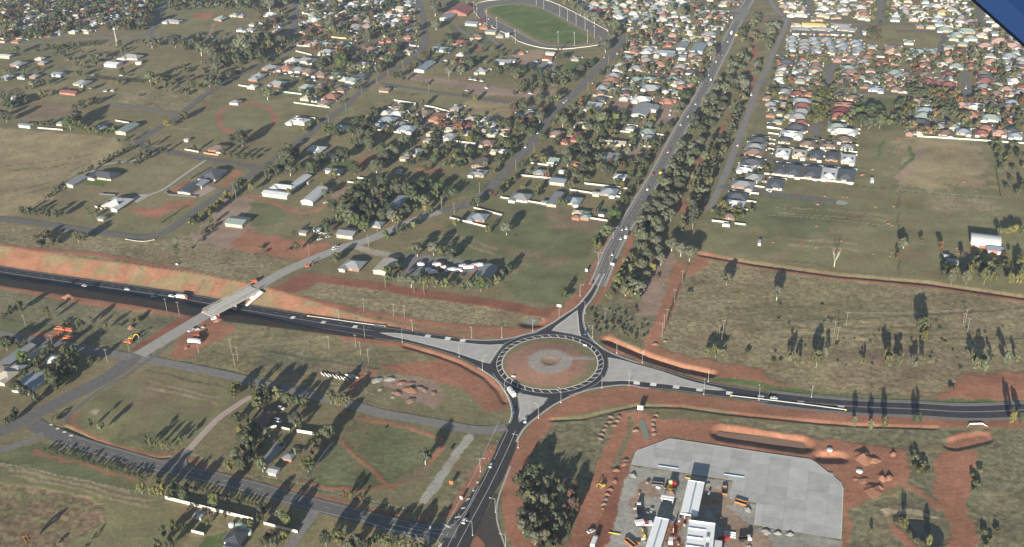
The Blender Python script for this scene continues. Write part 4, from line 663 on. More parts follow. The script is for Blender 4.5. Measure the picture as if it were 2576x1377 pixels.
def roof_geo(kind, w, d, z0, rise, e=.75):
    x, y = w / 2 + e, d / 2 + e; f = .16
    if kind == 'h':
        if w >= d: rx, ry = max(w / 2 - d / 2 * .95, .4), 0.
        else: rx, ry = 0., max(d / 2 - w / 2 * .95, .4)
        V = [(-x, -y, z0), (x, -y, z0), (x, y, z0), (-x, y, z0), (-rx, -ry, z0 + rise), (rx, ry, z0 + rise)] + [(-x, -y, z0 - f), (x, -y, z0 - f), (x, y, z0 - f), (-x, y, z0 - f)]
        Fc = [(0, 1, 5, 4), (2, 3, 4, 5), (1, 2, 5), (3, 0, 4)] if w >= d else [(0, 1, 4), (1, 2, 5, 4), (2, 3, 5), (3, 0, 4, 5)]
        Fc += [(6, 7, 1, 0), (7, 8, 2, 1), (8, 9, 3, 2), (9, 6, 0, 3), (9, 8, 7, 6)]
    elif kind in 'gs':
        if w >= d: V = [(-x, -y, z0), (x, -y, z0), (x, y, z0), (-x, y, z0), (-x, 0, z0 + rise), (x, 0, z0 + rise)]; Fc = [(0, 1, 5, 4), (2, 3, 4, 5), (1, 2, 5), (3, 0, 4)]
        else: V = [(-x, -y, z0), (x, -y, z0), (x, y, z0), (-x, y, z0), (0, -y, z0 + rise), (0, y, z0 + rise)]; Fc = [(0, 1, 4), (1, 2, 5, 4), (2, 3, 5), (3, 0, 4, 5)]
        V += [(-x, -y, z0 - f), (x, -y, z0 - f), (x, y, z0 - f), (-x, y, z0 - f)]; Fc += [(6, 7, 1, 0), (7, 8, 2, 1), (8, 9, 3, 2), (9, 6, 0, 3), (9, 8, 7, 6)]
    else:                                        # rounded barrel roof, along the longer side
        n = 8; lx = w >= d; a, b = (y, x) if lx else (x, y); V = []
        for sgn in (-1, 1):
            for i in range(n + 1):
                t = math.pi * i / n; p, q = -a * math.cos(t), z0 + rise * math.sin(t); V.append((sgn * b, p, q) if lx else (p, sgn * b, q))
        Fc = [(i, i + 1, i + n + 2, i + n + 1) for i in range(n)] + [tuple(range(n, -1, -1)), tuple(range(n + 1, 2 * n + 2))]
    return V, Fc
def wall_geo(w, d, h, gable=None, rise=0):
    x, y = w / 2, d / 2; V = [(-x, -y, -.6), (x, -y, -.6), (x, y, -.6), (-x, y, -.6), (-x, -y, h), (x, -y, h), (x, y, h), (-x, y, h)]
    return V, [(0, 1, 5, 4), (1, 2, 6, 5), (2, 3, 7, 6), (3, 0, 4, 7)]
built = []
for c, r, u, v, wpx, colr, fl in HOUSES:
    (x, y), = T(c, r, [(u, v)]); P = g(x, y, 3.6); s = pxm(P); w_ = wpx / 4 / s; kind = 'h'; d_ = None; sol = False; da = 0
    for f in fl:
        if f[0] == 'd': d_ = float(f[1:])
        if f[0] == 't': kind = f[1]
        if f == 'S': sol = True
    if d_ is None: d_ = min(max(w_ * .78, 7.5), 13.5) if w_ > 9 else w_ * .85
    w_ = max(w_ * .97, 3.2); d_ *= 1.06
    built.append(dict(P=np.array([P[0], P[1], th(P[0], P[1])]), w=w_, d=d_, k=kind, c=colr, s=sol, px=(x, y), size=w_ * s))
def by_road(x, y, pad):
    for L, hw in ROADS:
        if np.hypot(L[:, 0] - x, L[:, 1] - y).min() < hw + pad: return True
    return False
ri = random.Random(21); FP = [(b['P'][0], b['P'][1], .5 * math.hypot(b['w'], b['d'])) for b in built]
for pts, nmax, cols in ((T(2, 0, [(560, 0), (2250, 0), (2200, 130), (2100, 470), (1950, 790), (1800, 960), (1000, 960), (1050, 640), (1180, 400), (1120, 250)]), 70, 'ggbkntowc'), (T(3, 0, [(170, 560), (2560, 500), (2560, 1000), (1900, 980), (1390, 950), (930, 940), (600, 900), (0, 850), (0, 700)]), 80, 'ggbktnnrop'), (T(3, 0, [(0, 885), (550, 900), (470, 1200), (0, 1200)]), 14, 'ggkbtn'), (T(3, 0, [(1420, 1010), (2560, 1025), (2560, 1350), (1420, 1350)]), 26, 'gbknro'), (T(3, 0, [(0, 0), (2060, 0), (2330, 250), (2560, 470), (1800, 330), (1150, 240), (200, 160)]), 90, 'ggwwbkcn'), (T(0, 0, [(0, 0), (1600, 0), (1560, 180), (1050, 250), (870, 320), (400, 390), (0, 430)]), 80, 'gbnowwkr'), (T(1, 0, [(430, 0), (1600, 0), (1620, 300), (430, 310)]), 50, 'gbnwwot'), (T(1, 0, [(1200, 1130), (1900, 1190), (2560, 1240), (2560, 1370), (1250, 1370)]), 14, 'gbwnc')):
    W_ = gA(pts)[:, :2]; lo, hi = W_.min(0), W_.max(0); k = t = 0
    while k < nmax and t < nmax * 40:
        t += 1; x, y = ri.uniform(lo[0], hi[0]), ri.uniform(lo[1], hi[1]); w_ = ri.uniform(8.5, 13); d_ = ri.uniform(8, 11.5); rad = .5 * math.hypot(w_, d_)
        if not inpoly(np.array([x]), np.array([y]), W_)[0]: continue
        A = np.array(FP)
        if (np.hypot(A[:, 0] - x, A[:, 1] - y) < (A[:, 2] + rad) * .98).any() or by_road(x, y, rad + 1): continue
        FP.append((x, y, rad)); k += 1; q = pj([(x, y, 2.)])[0]; built.append(dict(P=np.array([x, y, 0.]), w=w_, d=d_, k='h', c=ri.choice(cols), s=False, px=(q[0], q[1]), size=1.))
FOOT = np.array([[b['P'][0], b['P'][1], .5 * math.hypot(b['w'], b['d'])] for b in built])
order = sorted(range(len(built)), key=lambda i: -built[i]['size'] * (1.25 if built[i]['px'][1] > 330 else 1))
far = {'V': [], 'F': [], 'M': []}; FARM = []; fidx = {}
def far_add(V, Fc, key, P, a):
    if key not in fidx: fidx[key] = len(FARM); FARM.append(M[key])
    b = len(far['V']); ca, sa = math.cos(a), math.sin(a); far['V'] += [(P[0] + x * ca - y * sa, P[1] + x * sa + y * ca, P[2] + z) for x, y, z in V]; far['F'] += [tuple(i + b for i in f) for f in Fc]; far['M'] += [fidx[key]] * len(Fc)
rh = random.Random(3)
for rank, i in enumerate(order):
    b = built[i]; w_, d_, k, cc = b['w'], b['d'], b['k'], b['c']; P = b['P']; a = GRID + R(rh.uniform(-1.5, 1.5)); shed = k in 'sq'; h = (3.4 if w_ > 9 else 2.5) if shed else 2.5; mn = min(w_, d_)
    if k == 'q': h, rise = 2.6, mn * .28
    else: rise = mn / 2 * (math.tan(R(13)) if shed else math.tan(R(23 if k == 'h' else 20)))
    wk = rh.choice(['steel', 'cream', 'white']) if shed else {'o': 'brick', 'r': rh.choice(['brick', 'cream', 'brick']), 'n': rh.choice(['brick', 'tan']), 'w': rh.choice(['white', 'cream', 'tan']), 'p': 'brick', 'c': 'yellowwall', 'm': 'brick', 'y': 'yellowwall'}.get(cc, rh.choice(['cream', 'tan', 'white', 'brick']))
    if cc == 'r' and shed: wk = 'cream'
    x, y = b['px']
    if cc == 'k' and k == 's': wk = 'yellowwall'
    if cc == 'b' and x > 2400 and y > 600: wk = 'redsteel'
    if cc == 'w' and k == 'q' and x > 2300: wk = 'redsteel'
    wing = (k == 'h' and w_ > 12 and rank < 400)
    RV, RF = roof_geo('g' if k == 's' else k, w_, d_, h, rise); WV, WF = wall_geo(w_, d_, h)
    if k in 'gs':                                   # gable end walls
        x_, y_ = w_ / 2, d_ / 2; n0 = len(WV); q = .96 * rise
        if w_ >= d_: WV += [(-x_, 0, h + q), (x_, 0, h + q)]; WF += [(5, 6, n0 + 1), (7, 4, n0)]
        else: WV += [(0, -y_, h + q), (0, y_, h + q)]; WF += [(4, 5, n0), (6, 7, n0 + 1)]
    sx = rh.choice([-1, 1])
    if wing:                                        # projecting front wing
        ww = w_ * .36; dd = d_ * .5; V2, F2 = roof_geo(rh.choice('hg'), ww, dd + 3, h - .012, ww / 2 * math.tan(R(22))); n0 = len(RV); RV += [(p + sx * (w_ / 2 - ww / 2), q - d_ / 2 + dd / 2 - 2.4, z) for p, q, z in V2]; RF += [tuple(t + n0 for t in f) for f in F2]
        V2, F2 = wall_geo(ww, dd + 3, h); n0 = len(WV); WV += [(p + sx * (w_ / 2 - ww / 2 - .004), q - d_ / 2 + dd / 2 - 2.4, z - .003) for p, q, z in V2]; WF += [tuple(t + n0 for t in f) for f in F2]
    if rank >= 300:
        far_add(RV, RF, 'roof_' + cc, P, a); far_add(WV, WF, 'wall_' + wk, P, a); continue
    nm = 'shed' if shed else 'house'; root = empty(nm, P, a)
    kind_t = {'s': 'steel shed', 'q': 'barrel-roofed shed', 'g': 'gabled house', 'h': 'house'}[k]; size_t = 'small ' if w_ < 9 else ('large ' if w_ > 19 else '')
    tag(root, f"{size_t}{kind_t} with {ROOFC[cc][0]} roof {'and solar panels ' if b['s'] else ''}{zone(x, y)}", nm, f"{nm}s {zone(x, y)}")
    ob('wall', mesh('wall', WV, WF, M['wall_' + wk]), root); rf = ob('roof', mesh('roof', RV, RF, M['roof_' + cc]), root)
    if b['s']:
        for sx2 in (-.2, .22):
            o = ob('solar_panel', ME_SOL, rf, (w_ * sx2, -d_ * .22, h + rise * .52 + .12)); o.rotation_euler = (math.atan2(rise, d_ / 2 + .5), 0, 0); o.scale = (min(1, w_ / 16),) * 3
    if rank < 190:
        yf = -d_ / 2 - .03
        if shed:
            for t in np.linspace(-.3, .3, 2 if w_ > 8 else 1):
                o = ob('roller_door', ME_GAR, root, (w_ * t, yf, 0)); o.scale = (.62 if w_ > 8 else .35, 1, 1.1)
        else:
            if not wing:
                for t in (-.32, .3): wn = ob('window', ME_WIN, root, (w_ * t, yf, .9)); ob('window_frame', ME_WF, wn)
                ob('door', ME_DOOR, root, (0, yf, 0)); 
            else:
                xs = sx * (w_ / 2 - w_ * .18); wn = ob('garage_door', ME_GAR, root, (xs, -d_ / 2 - 3.95 + .02, 0)); wn.scale = (min(1, w_ * .3 / 4.8), 1, 1)
                wn = ob('window', ME_WIN, root, (-sx * w_ * .3, yf, .9)); ob('window_frame', ME_WF, wn); ob('door', ME_DOOR, root, (-sx * w_ * .05, yf, 0))
            for sy in (-1, 1):
                wn = ob('window', ME_WIN, root, (sy * (w_ / 2 + .03), d_ * .15, .9), R(90)); ob('window_frame', ME_WF, wn)
            if rank % 3 == 0: ob('chimney', MB().box(-.35, .35, -.35, .35, 0, 1.1).mesh('chimney', [M['wall_brick']]), rf, (w_ * .18, d_ * .1, h + rise * .7)) if rank % 6 == 0 else None
if far['V']:
    o = ob('distant_houses', mesh('distant_houses', far['V'], far['F'], FARM, far['M'])); o['kind'] = 'stuff'; o['label'] = 'far suburban houses, small coloured roofs near the top edge'; o['category'] = 'houses'

gf = {'V': [], 'F': [], 'M': []}; gmat = []
def gf_box(P, a, x0, x1, y0, y1, z, m):
    b = len(gf['V']); ca, sa = math.cos(a), math.sin(a); gf['V'] += [(P[0] + x * ca - y * sa, P[1] + x * sa + y * ca, zz) for zz in (-.4, z) for x, y in ((x0, y0), (x1, y0), (x1, y1), (x0, y1))]; gf['F'] += [tuple(i + b for i in f) for f in ((4, 5, 6, 7), (0, 1, 5, 4), (1, 2, 6, 5), (2, 3, 7, 6), (3, 0, 4, 7))]; gf['M'] += [m] * 5
for b in built:
    if b['k'] in 'sq' or not (b['px'][1] < 330 or b['px'][0] > 1780) or b['px'][1] > 500 or (b['px'][0] < 640 and b['px'][1] > 110): continue
    w_, d_ = b['w'], b['d']; m = rh.randrange(3); sgn = rh.choice((-1, 1)); gf_box(b['P'], GRID, sgn * (w_ / 2 + 1.5), sgn * (w_ / 2 + 1.5) + .12, -d_ / 2 - rh.uniform(0, 3), d_ / 2 + rh.uniform(3, 9), 1.6, m)
    yy = d_ / 2 + rh.uniform(5, 8); gf_box(b['P'], GRID, -w_ / 2 - 1.5, w_ / 2 + 1.5, yy, yy + .12, 1.6, m)
    if rh.random() < .75: x = rh.uniform(-.4, .4) * w_; gf_box(b['P'], GRID, x - rh.uniform(1, 2.2), x + rh.uniform(1, 2.2), d_ / 2 + 1.5, d_ / 2 + rh.uniform(3.5, 5), 2.3, rh.randrange(5))
# ------------------------------------------------------------------ fences and walls
M['fence_w'] = mat('fence_cream', (.46, .435, .38), .7, .06, 1, .3, objrand=.1); M['fence_t'] = mat('fence_pale_green', (.36, .45, .36), .7, .06, 1, .3); M['fence_k'] = mat('fence_dark', (.08, .09, .1), .7, .06, 1, .3); M['fence_o'] = mat('fence_brick', (.46, .22, .13), .8, .1, 1, .2); M['fence_y'] = mat('fence_yellow', (.65, .5, .2), .7, .06, 1, .2); M['fence_b'] = mat('fence_blue_grey', (.25, .31, .37), .7, .06, 1, .2)
FC = {'w': 'cream', 't': 'pale green', 'k': 'dark', 'o': 'orange brick', 'y': 'yellow', 'b': 'blue-grey'}
PAN = {}
o = ob('garden_fences', mesh('garden_fences', gf['V'], gf['F'], [M['fence_t'], M['fence_w'], M['roof_g'], M['roof_w'], M['roof_b']], gf['M'])); o['kind'] = 'stuff'; o['label'] = 'low garden fences and sheds between the suburban houses'; o['category'] = 'fences'
def fence(c, r, pts, col='w', hgt=1.6, where=None):
    P = gA(T(c, r, pts)); root = empty('fence', (P[0][0], P[0][1], th(P[0][0], P[0][1]))); x, y = T(c, r, [pts[len(pts) // 2]])[0]
    tag(root, f"{'long ' if len(pts) > 2 or np.hypot(*(P[-1] - P[0])[:2]) > 60 else ''}{FC[col]} panel fence {where or zone(x, y)}", 'fence', f"{FC[col]} panel fences")
    V = []; Fc = []; pv = MB(); 
    near = pxm(P.mean(0)) > 3.2
    for a, b in zip(P[:-1], P[1:]):
        d = b - a; L = math.hypot(d[0], d[1]); n = max(1, int(round(L / 3.0))) if near else 1; ang = math.atan2(d[1], d[0]); pl = L / n
        for i in range(n):
            key = (col, round(pl, 2), hgt)
            if key not in PAN: PAN[key] = MB().box(.05, pl - .05, -.03, .03, .06, hgt).box(.0, pl, -.05, .05, hgt - .02, hgt + .05).mesh('panel', [M['fence_' + col]])
            q = a + d * i / n; o = ob('panel', PAN[key], root, q - P[0], ang)
            if i == 0 or near: pass
        if near:
            pk = (col, hgt, 'p')
            if pk not in PAN: PAN[pk] = MB().box(-.07, .07, -.07, .07, -.2, hgt + .1).mesh('post', [M['fence_' + col]])
            for i in range(n + 1 if b is P[-1] else n): ob('post', PAN[pk], root, a + d * i / n - P[0], ang)
for c, r, col, L in [
    (1, 0, 'w', [[(410, 465), (640, 480)], [(400, 520), (560, 560)], [(620, 560), (760, 572)], [(1330, 1090), (1385, 1015), (1610, 1050)], [(1680, 1065), (1800, 1090), (1940, 1130)], [(1310, 1085), (1510, 1105), (1560, 1165)], [(1610, 1055), (1610, 1110)], [(1190, 1310), (1460, 1345)], [(1310, 1320), (1420, 1270)]]), (1, 0, 'w', [[(435, 330), (720, 325)], [(860, 320), (1560, 310)], [(1360, 440), (1640, 475)], [(1280, 155), (1420, 155)], [(900, 325), (1000, 322)], [(30, 235), (130, 280)]]), (1, 0, 'y', [[(760, 380), (910, 395)]]), (1, 0, 't', [[(380, 1040), (740, 1090)], [(210, 925), (460, 955)]]),
    (0, 0, 'w', [[(380, 1295), (635, 1315)], [(1160, 1220), (1300, 1245)], [(1175, 600), (1350, 608)], [(2400, 865), (2576, 892)]]),
    (0, 1, 'w', [[(1860, 135), (2000, 160)], [(955, 710), (1030, 735)]]), (0, 1, 'o', [[(2050, 172), (2200, 192)]]), (0, 1, 'k', [[(1000, 585), (1160, 595)], [(1920, 430), (2130, 310)], [(2160, 480), (2330, 350)], [(1660, 560), (1700, 590), (1980, 612)]]),
    (1, 1, 'w', [[(1880, 30), (2080, 60), (2220, 80)], [(2190, 722), (2480, 797), (2370, 925)], [(1950, 822), (2320, 915)], [(1020, 420), (1120, 432)], [(920, 462), (1030, 477)], [(2460, 617), (2600, 640)]]),
    (2, 1, 'w', [[(0, 632), (450, 703)], [(80, 395), (200, 407), (420, 428)], [(190, 270), (420, 302)], [(730, 477), (940, 502), (1080, 517), (1170, 532)], [(1170, 532), (1120, 615)], [(580, 540), (820, 577), (1120, 617)], [(690, 812), (960, 853)], [(930, 45), (1060, 77)], [(1180, 90), (1400, 107)], [(2070, 710), (2430, 752)], [(2485, 582), (2432, 752)], [(2220, 550), (2485, 582)], [(2340, 650), (2460, 667)], [(2430, 447), (2560, 462)], [(2520, 377), (2620, 384)], [(2440, 502), (2540, 517)]]), (2, 1, 't', [[(2010, 852), (2180, 872)], [(2240, 880), (2350, 893)]]),
    (3, 1, 'w', [[(0, 380), (190, 407), (860, 478)], [(187, 408), (152, 560)], [(862, 478), (868, 360)], [(0, 32), (75, 42)], [(0, 75), (70, 83)], [(0, 125), (60, 137)], [(0, 167), (50, 177)], [(700, 40), (740, 46)], [(870, 87), (910, 97)], [(270, 20), (330, 30)], [(420, 190), (600, 212)], [(720, 140), (900, 165)]]), (3, 1, 't', [[(902, 320), (907, 10)], [(1500, 2), (1900, 27), (2600, 74)]]), (3, 1, 'k', [[(2285, 290), (2342, 612)]]),
    (3, 0, 'w', [[(0, 1290), (130, 1305)], [(0, 1345), (110, 1360)], [(830, 1305), (930, 1312)], [(830, 1345), (925, 1352)], [(370, 1330), (400, 1335)], [(1740, 860), (1900, 868)], [(920, 825), (1180, 832)], [(1340, 845), (1480, 850)], [(380, 860), (500, 868)], [(1670, 270), (1860, 280)], [(1900, 290), (2100, 308)], [(640, 605), (790, 612)]]), (3, 0, 't', [[(1390, 1355), (1560, 1368)]]),
    (2, 0, 'w', [[(1100, 525), (1400, 545)], [(1400, 545), (1600, 560)], [(1780, 855), (1800, 860)], [(1190, 870), (1290, 920)], [(1150, 1000), (1420, 1005)], [(930, 975), (1010, 985)], [(1050, 1325), (1200, 1340)], [(1450, 1360), (1560, 1370)], [(1080, 785), (1190, 795)]])]:
    for p in L: fence(c, r, p, col)
fence(0, 3, [(1665, 893), (2550, 1115)], 'w', 2.4, 'above the backyard at the bottom'); fence(1, 3, [(80, 1148), (420, 1235)], 'w', 2.0, 'beside the lane at the bottom'); fence(0, 3, [(1930, 1228), (2055, 1258)], 'w', 2., 'inside the backyard at the bottom')
fence(1, 3, [(0, 214), (210, 168)], 'w', 1.8, 'in front of the brown-roofed farmhouse'); fence(1, 3, [(250, 182), (340, 203)], 'w'); fence(1, 3, [(415, 222), (590, 250)], 'w', 2.4, 'standing alone by the gum'); fence(1, 3, [(770, 328), (505, 685)], 'b', 1.8, 'along the edge of the green paddock')
# white outer rail of the race track
rt = empty('track_rail', (0, 0, 0)); tag(rt, 'white outer rail curving around the race track', 'rail'); Lr = Oo[::2]
ob('rail_board', strip_mesh('rail_board', Lr, .09, 1.25, M['fence_w']), rt); n = len(Lr); V = np.vstack([Lr + [0, 0, .35], Lr + [0, 0, 1.24]]); I = np.arange(n - 1); ob('rail_face', fastmesh('rail_face', V, np.c_[I, I + 1, I + n + 1, I + n], M['fence_w']), rt)
mp = MB().box(-.06, .06, -.06, .06, 0, 1.2).mesh('post', [M['fence_w']])
for p in Lr[::2]: ob('post', mp, rt, p)
# ------------------------------------------------------------------ trees
KINDS = {  # foliage colour, height / crown width, crown centre / height, crown height / width, clumpiness, name, words
    'G': ((.077, .084, .050), 1.02, .6, .88, 'gum_tree', 'grey-green gum tree'), 'D': ((.047, .057, .029), .95, .56, .88, 'broadleaf_tree', 'dark green bushy tree'), 'C': ((.060, .076, .028), 1.08, .55, 1.0, 'pepper_tree', 'bright green dense tree'),
    'L': ((.082, .086, .034), .95, .56, .84, 'leafy_tree', 'yellowish green leafy tree'), 'O': ((.118, .060, .029), .95, .58, .84, 'autumn_tree', 'orange-brown autumn tree'), 'Y': ((.160, .130, .029), .95, .58, .84, 'autumn_tree', 'yellow autumn tree'), 'P': ((.071, .044, .035), 1.0, .58, .84, 'plum_tree', 'purplish brown tree'),
    'S': ((.063, .067, .034), .62, .48, .6, 'shrub', 'low dark shrub'), 'T': ((.054, .062, .035), 2.4, .55, 2.0, 'slender_tree', 'slender upright tree')}
def foliage_mat(k, c):
    m = mat('foliage_' + k, c, .75, .22, .8, .15, usecol=True, objrand=.26); n = m.node_tree.nodes; l = m.node_tree.links; b = n['Principled BSDF']; src = b.inputs['Base Color'].links[0].from_socket
    hs = n.new('ShaderNodeHueSaturation'); oi = n.new('ShaderNodeObjectInfo'); ma = n.new('ShaderNodeMath'); ma.operation = 'MULTIPLY'; ma.inputs[1].default_value = 7.31; fr = n.new('ShaderNodeMath'); fr.operation = 'FRACT'; l.new(oi.outputs['Random'], ma.inputs[0]); l.new(ma.outputs[0], fr.inputs[0])
    for i, (lo, hi) in enumerate(((.475, .515), (.62, 1.1))):
        q = n.new('ShaderNodeMapRange'); q.inputs[3].default_value = lo; q.inputs[4].default_value = hi; l.new(fr.outputs[0], q.inputs[0]); l.new(q.outputs[0], hs.inputs[i])
    l.new(src, hs.inputs['Color']); l.new(hs.outputs[0], b.inputs['Base Color']); return m
for k, v in KINDS.items(): M['fol_' + k] = foliage_mat(k, v[0])
def crown(seed, hc, hh, nclump, nq, qs, gap=.0):
    """leaf clumps filling a unit-wide crown: vertices, quads, tint per vertex"""
    r = np.random.default_rng(seed); P = []; Nn = []; Tn = []; 
    for i in range(nclump):
        for _ in range(30):
            p = r.uniform(-1, 1, 3)
            if .12 < (p ** 2).sum() < .80: break
        if i < nclump * .75 and (p ** 2).sum() < .35: p *= .85 / max(np.linalg.norm(p), .3)
        p = p * np.array([.43, .43, hh * .43]); cr = r.uniform(.08, .21) * (1 if nclump > 8 else 1.4); q = r.normal(size=(nq, 3)); q /= np.linalg.norm(q, axis=1)[:, None]; q[:, 2] = np.where((q[:, 2] < -.5), -q[:, 2], q[:, 2])
        P.append(p + q * cr * np.array([1, 1, .8]) * r.uniform(.72, 1.05, (nq, 1))); Nn.append(q + r.normal(size=(nq, 3)) * .3 + p * .9); Tn.append(np.full(nq, r.uniform(.72, 1.28)) * r.uniform(.85, 1.15, nq))
    P = np.vstack(P); Nn = np.vstack(Nn); Nn /= np.linalg.norm(Nn, axis=1)[:, None]; Tn = np.hstack(Tn); n = len(P)
    a = np.cross(Nn, r.normal(size=(n, 3))); a /= np.maximum(np.linalg.norm(a, axis=1), 1e-4)[:, None]; b = np.cross(Nn, a); s = r.uniform(.7, 1.3, (n, 1)) * qs
    V = np.stack([P - a * s - b * s * .6, P + a * s - b * s * .7, P + a * s * .8 + b * s, P - a * s * .7 + b * s * .8], 1).reshape(-1, 3); V[:, 2] += hc
    return V, np.arange(4 * n).reshape(-1, 4), np.repeat(Tn, 4)
def trunk_mesh(seed, h, hc, hh, m, thin=1.):
    r = random.Random(seed); mb = MB(); t = hc - hh * .1; lean = (r.uniform(-.04, .04), r.uniform(-.04, .04)); mb.tube((0, 0, -.05), (lean[0] * .5, lean[1] * .5, t * .55), .036 * thin, .026 * thin, 6); mb.tube((lean[0] * .5, lean[1] * .5, t * .55), (lean[0], lean[1], t), .026 * thin, .016 * thin, 6)
    for i in range(4):
        a = i * 1.6 + r.uniform(-.4, .4); mb.tube((lean[0] * .6, lean[1] * .6, t * r.uniform(.5, .85)), (.28 * math.cos(a), .28 * math.sin(a), hc + hh * r.uniform(-.05, .25)), .016 * thin, .006, 5)
    return mb.mesh('trunk', [m], True)
PROTO = {}; FARP = {}
for k, (c, rat, cc_, hh, nm, wd) in KINDS.items():
    H_ = rat; hc = H_ - hh / 2 * .98 if k not in 'S' else hh * .42; hc = max(hc, hh * .45)
    PROTO[k] = []
    for i in range(4):
        V, Q, t = crown(hash((k, 1)) % 1000 * 0 + ord(k) * 10 + i, hc, hh, 36 if k != 'S' else 16, 70, .034)
        PROTO[k].append((fastmesh('crown', V, Q, M['fol_' + k], col=np.c_[t, t, t * .98]), trunk_mesh(ord(k) + i, H_, hc, hh, M['paleb'] if k == 'G' else M['bark'])))
    FARP[k] = [crown(ord(k) * 10 + 5 + i, hc, hh, 13, 22, .070) for i in range(4)]
def tall(w_, k):
    """narrow crowns belong to trees that are tall for their width"""
    if k in 'ST' or w_ < 1.4: return 1.
    if w_ < 3.: return 1.35
    return min(max((6.6 + .42 * w_) / (KINDS[k][1] * w_), 1.), 2.1)
FILL = set()
TREES = []   # P, width, kind, phrase
def TR(c, r, where, s):
    for e in s.split(';'):
        q = e.split()
        if len(q) < 4: continue
        u, v, wp, k = float(q[0]), float(q[1]), float(q[2]), q[3]
        (x, y), = T(c, r, [(u, v)]); s0 = pxm(g(x, y)); w_ = wp / 4 / s0; K = KINDS[k]; z = w_ * K[1] * K[2] * .8 * tall(w_, k); P = g(x, y, z); hgt = th(P[0], P[1])
        if hgt < -.5: P = g(x, y, z + hgt)
        TREES.append((np.array([P[0], P[1], th(P[0], P[1])]), w_, k, where if len(q) < 5 else ' '.join(q[4:])))
TR(0, 0, 'by the left-hand acreage', "160 510 90 D;380 500 60 D;490 490 50 D;545 490 60 D;650 470 50 D;690 465 50 D;740 465 50 D;800 460 60 D;905 445 40 D;945 445 40 D;1100 295 60 D;1200 450 70 D;1440 240 120 D;1760 430 130 D;1850 440 100 D;1940 440 100 G;1870 490 60 D;2020 505 120 G;1520 430 120 G;1450 430 80 G;1600 440 80 G;2450 470 180 G;2370 530 90 L;2150 580 120 D;2250 600 150 D;2380 600 120 D;2500 570 120 D;2170 670 100 G;2390 640 80 G;980 570 90 G;950 620 80 G;700 600 80 G;770 625 80 G;840 640 80 G;790 750 90 D;1225 730 60 D;340 860 80 G;830 910 70 G;230 985 90 G;430 960 80 L;1570 820 90 G;1660 850 60 G;1715 850 60 G;1940 870 80 L;1840 1165 110 L;1685 1255 80 Y;760 1180 130 D;700 1260 110 C;780 1270 90 C;850 1295 90 C;920 1310 90 C;1000 1330 90 C;1060 1320 80 C;1130 1300 90 C;820 1050 80 D;900 1045 80 D;960 1020 60 D;750 1090 60 D;350 1260 50 L;430 1260 70 D;490 1260 50 D;60 1190 110 D;10 1150 100 D;90 1060 120 D;1190 840 70 L;2100 830 120 D;1500 780 100 G;2200 850 90 D;2150 760 90 G;1790 680 50 S;1850 660 50 S;1900 720 50 S;1690 780 60 S;1760 800 60 S;1410 960 40 S;1750 930 40 S;1500 1050 30 S;2300 760 80 D;2050 850 70 D;2430 700 80 G;2050 640 60 G;1300 760 30 S;560 540 60 S;640 560 60 S;900 560 50 S;590 500 60 D")
TR(1, 0, 'beside the streets, top centre', "1800 100 130 G;1810 250 110 G;1610 280 100 G;780 60 110 G;740 250 110 G;130 60 130 G;480 90 90 G;310 40 90 G;1130 360 130 D;1290 200 80 G;1220 110 70 D;650 640 120 D;720 620 100 D;850 640 140 C;950 680 90 G;1050 690 80 G;1130 690 80 G;1230 700 110 D;1180 580 100 D;820 580 120 D;1340 610 110 D;1400 490 100 D;1930 390 100 D;2110 520 80 D;2150 650 110 D;2060 700 100 G;1940 720 100 G;2430 720 100 D;2530 700 90 D;1450 760 60 D;1400 770 60 D;1690 850 50 D;250 400 120 G;90 400 140 G;230 520 80 L;30 560 120 D;110 950 120 G;1870 1230 80 O;2040 1300 70 O;1670 1060 60 D;720 1310 130 C;820 1340 100 D;970 1320 110 D;1090 1270 110 D;1050 1330 100 G;2520 1250 120 D;2350 1340 80 D;1210 1150 60 D;540 1260 90 S;480 1320 90 S;620 1230 60 S;620 930 60 D;560 1020 70 D;830 790 60 D;990 890 60 D;1060 880 50 D;720 830 60 P;840 530 80 O;940 600 80 D;1090 570 80 D;680 590 80 D;1250 640 80 D;1490 800 50 D;1150 1100 40 S;1560 960 30 S;2390 1105 20 S;2200 1000 60 L;2090 970 40 D;1700 560 70 D;1780 520 60 D;1640 640 80 D;1570 680 70 D;60 450 90 D;150 430 80 D;330 430 60 D;60 610 90 D;2230 1200 60 D;2330 1220 60 G;1480 1180 50 D")
TR(2, 0, 'near the race track', "550 40 90 G;620 70 90 G;690 110 100 G;760 150 100 G;830 190 100 G;900 230 90 G;960 270 100 G;1040 280 110 G;1060 340 90 G;990 390 90 G;940 470 120 G;900 460 80 D;465 490 45 T;510 580 80 D;790 640 80 D;690 700 100 D;740 680 80 D;90 710 120 D;180 690 80 D;480 770 80 D;560 760 110 D;620 790 100 D;340 760 80 D;520 830 100 D;430 860 80 G;450 1000 90 G;380 1020 70 D;20 720 110 D;260 740 90 D;300 850 70 D;100 860 70 D;190 820 70 D;40 780 70 G")
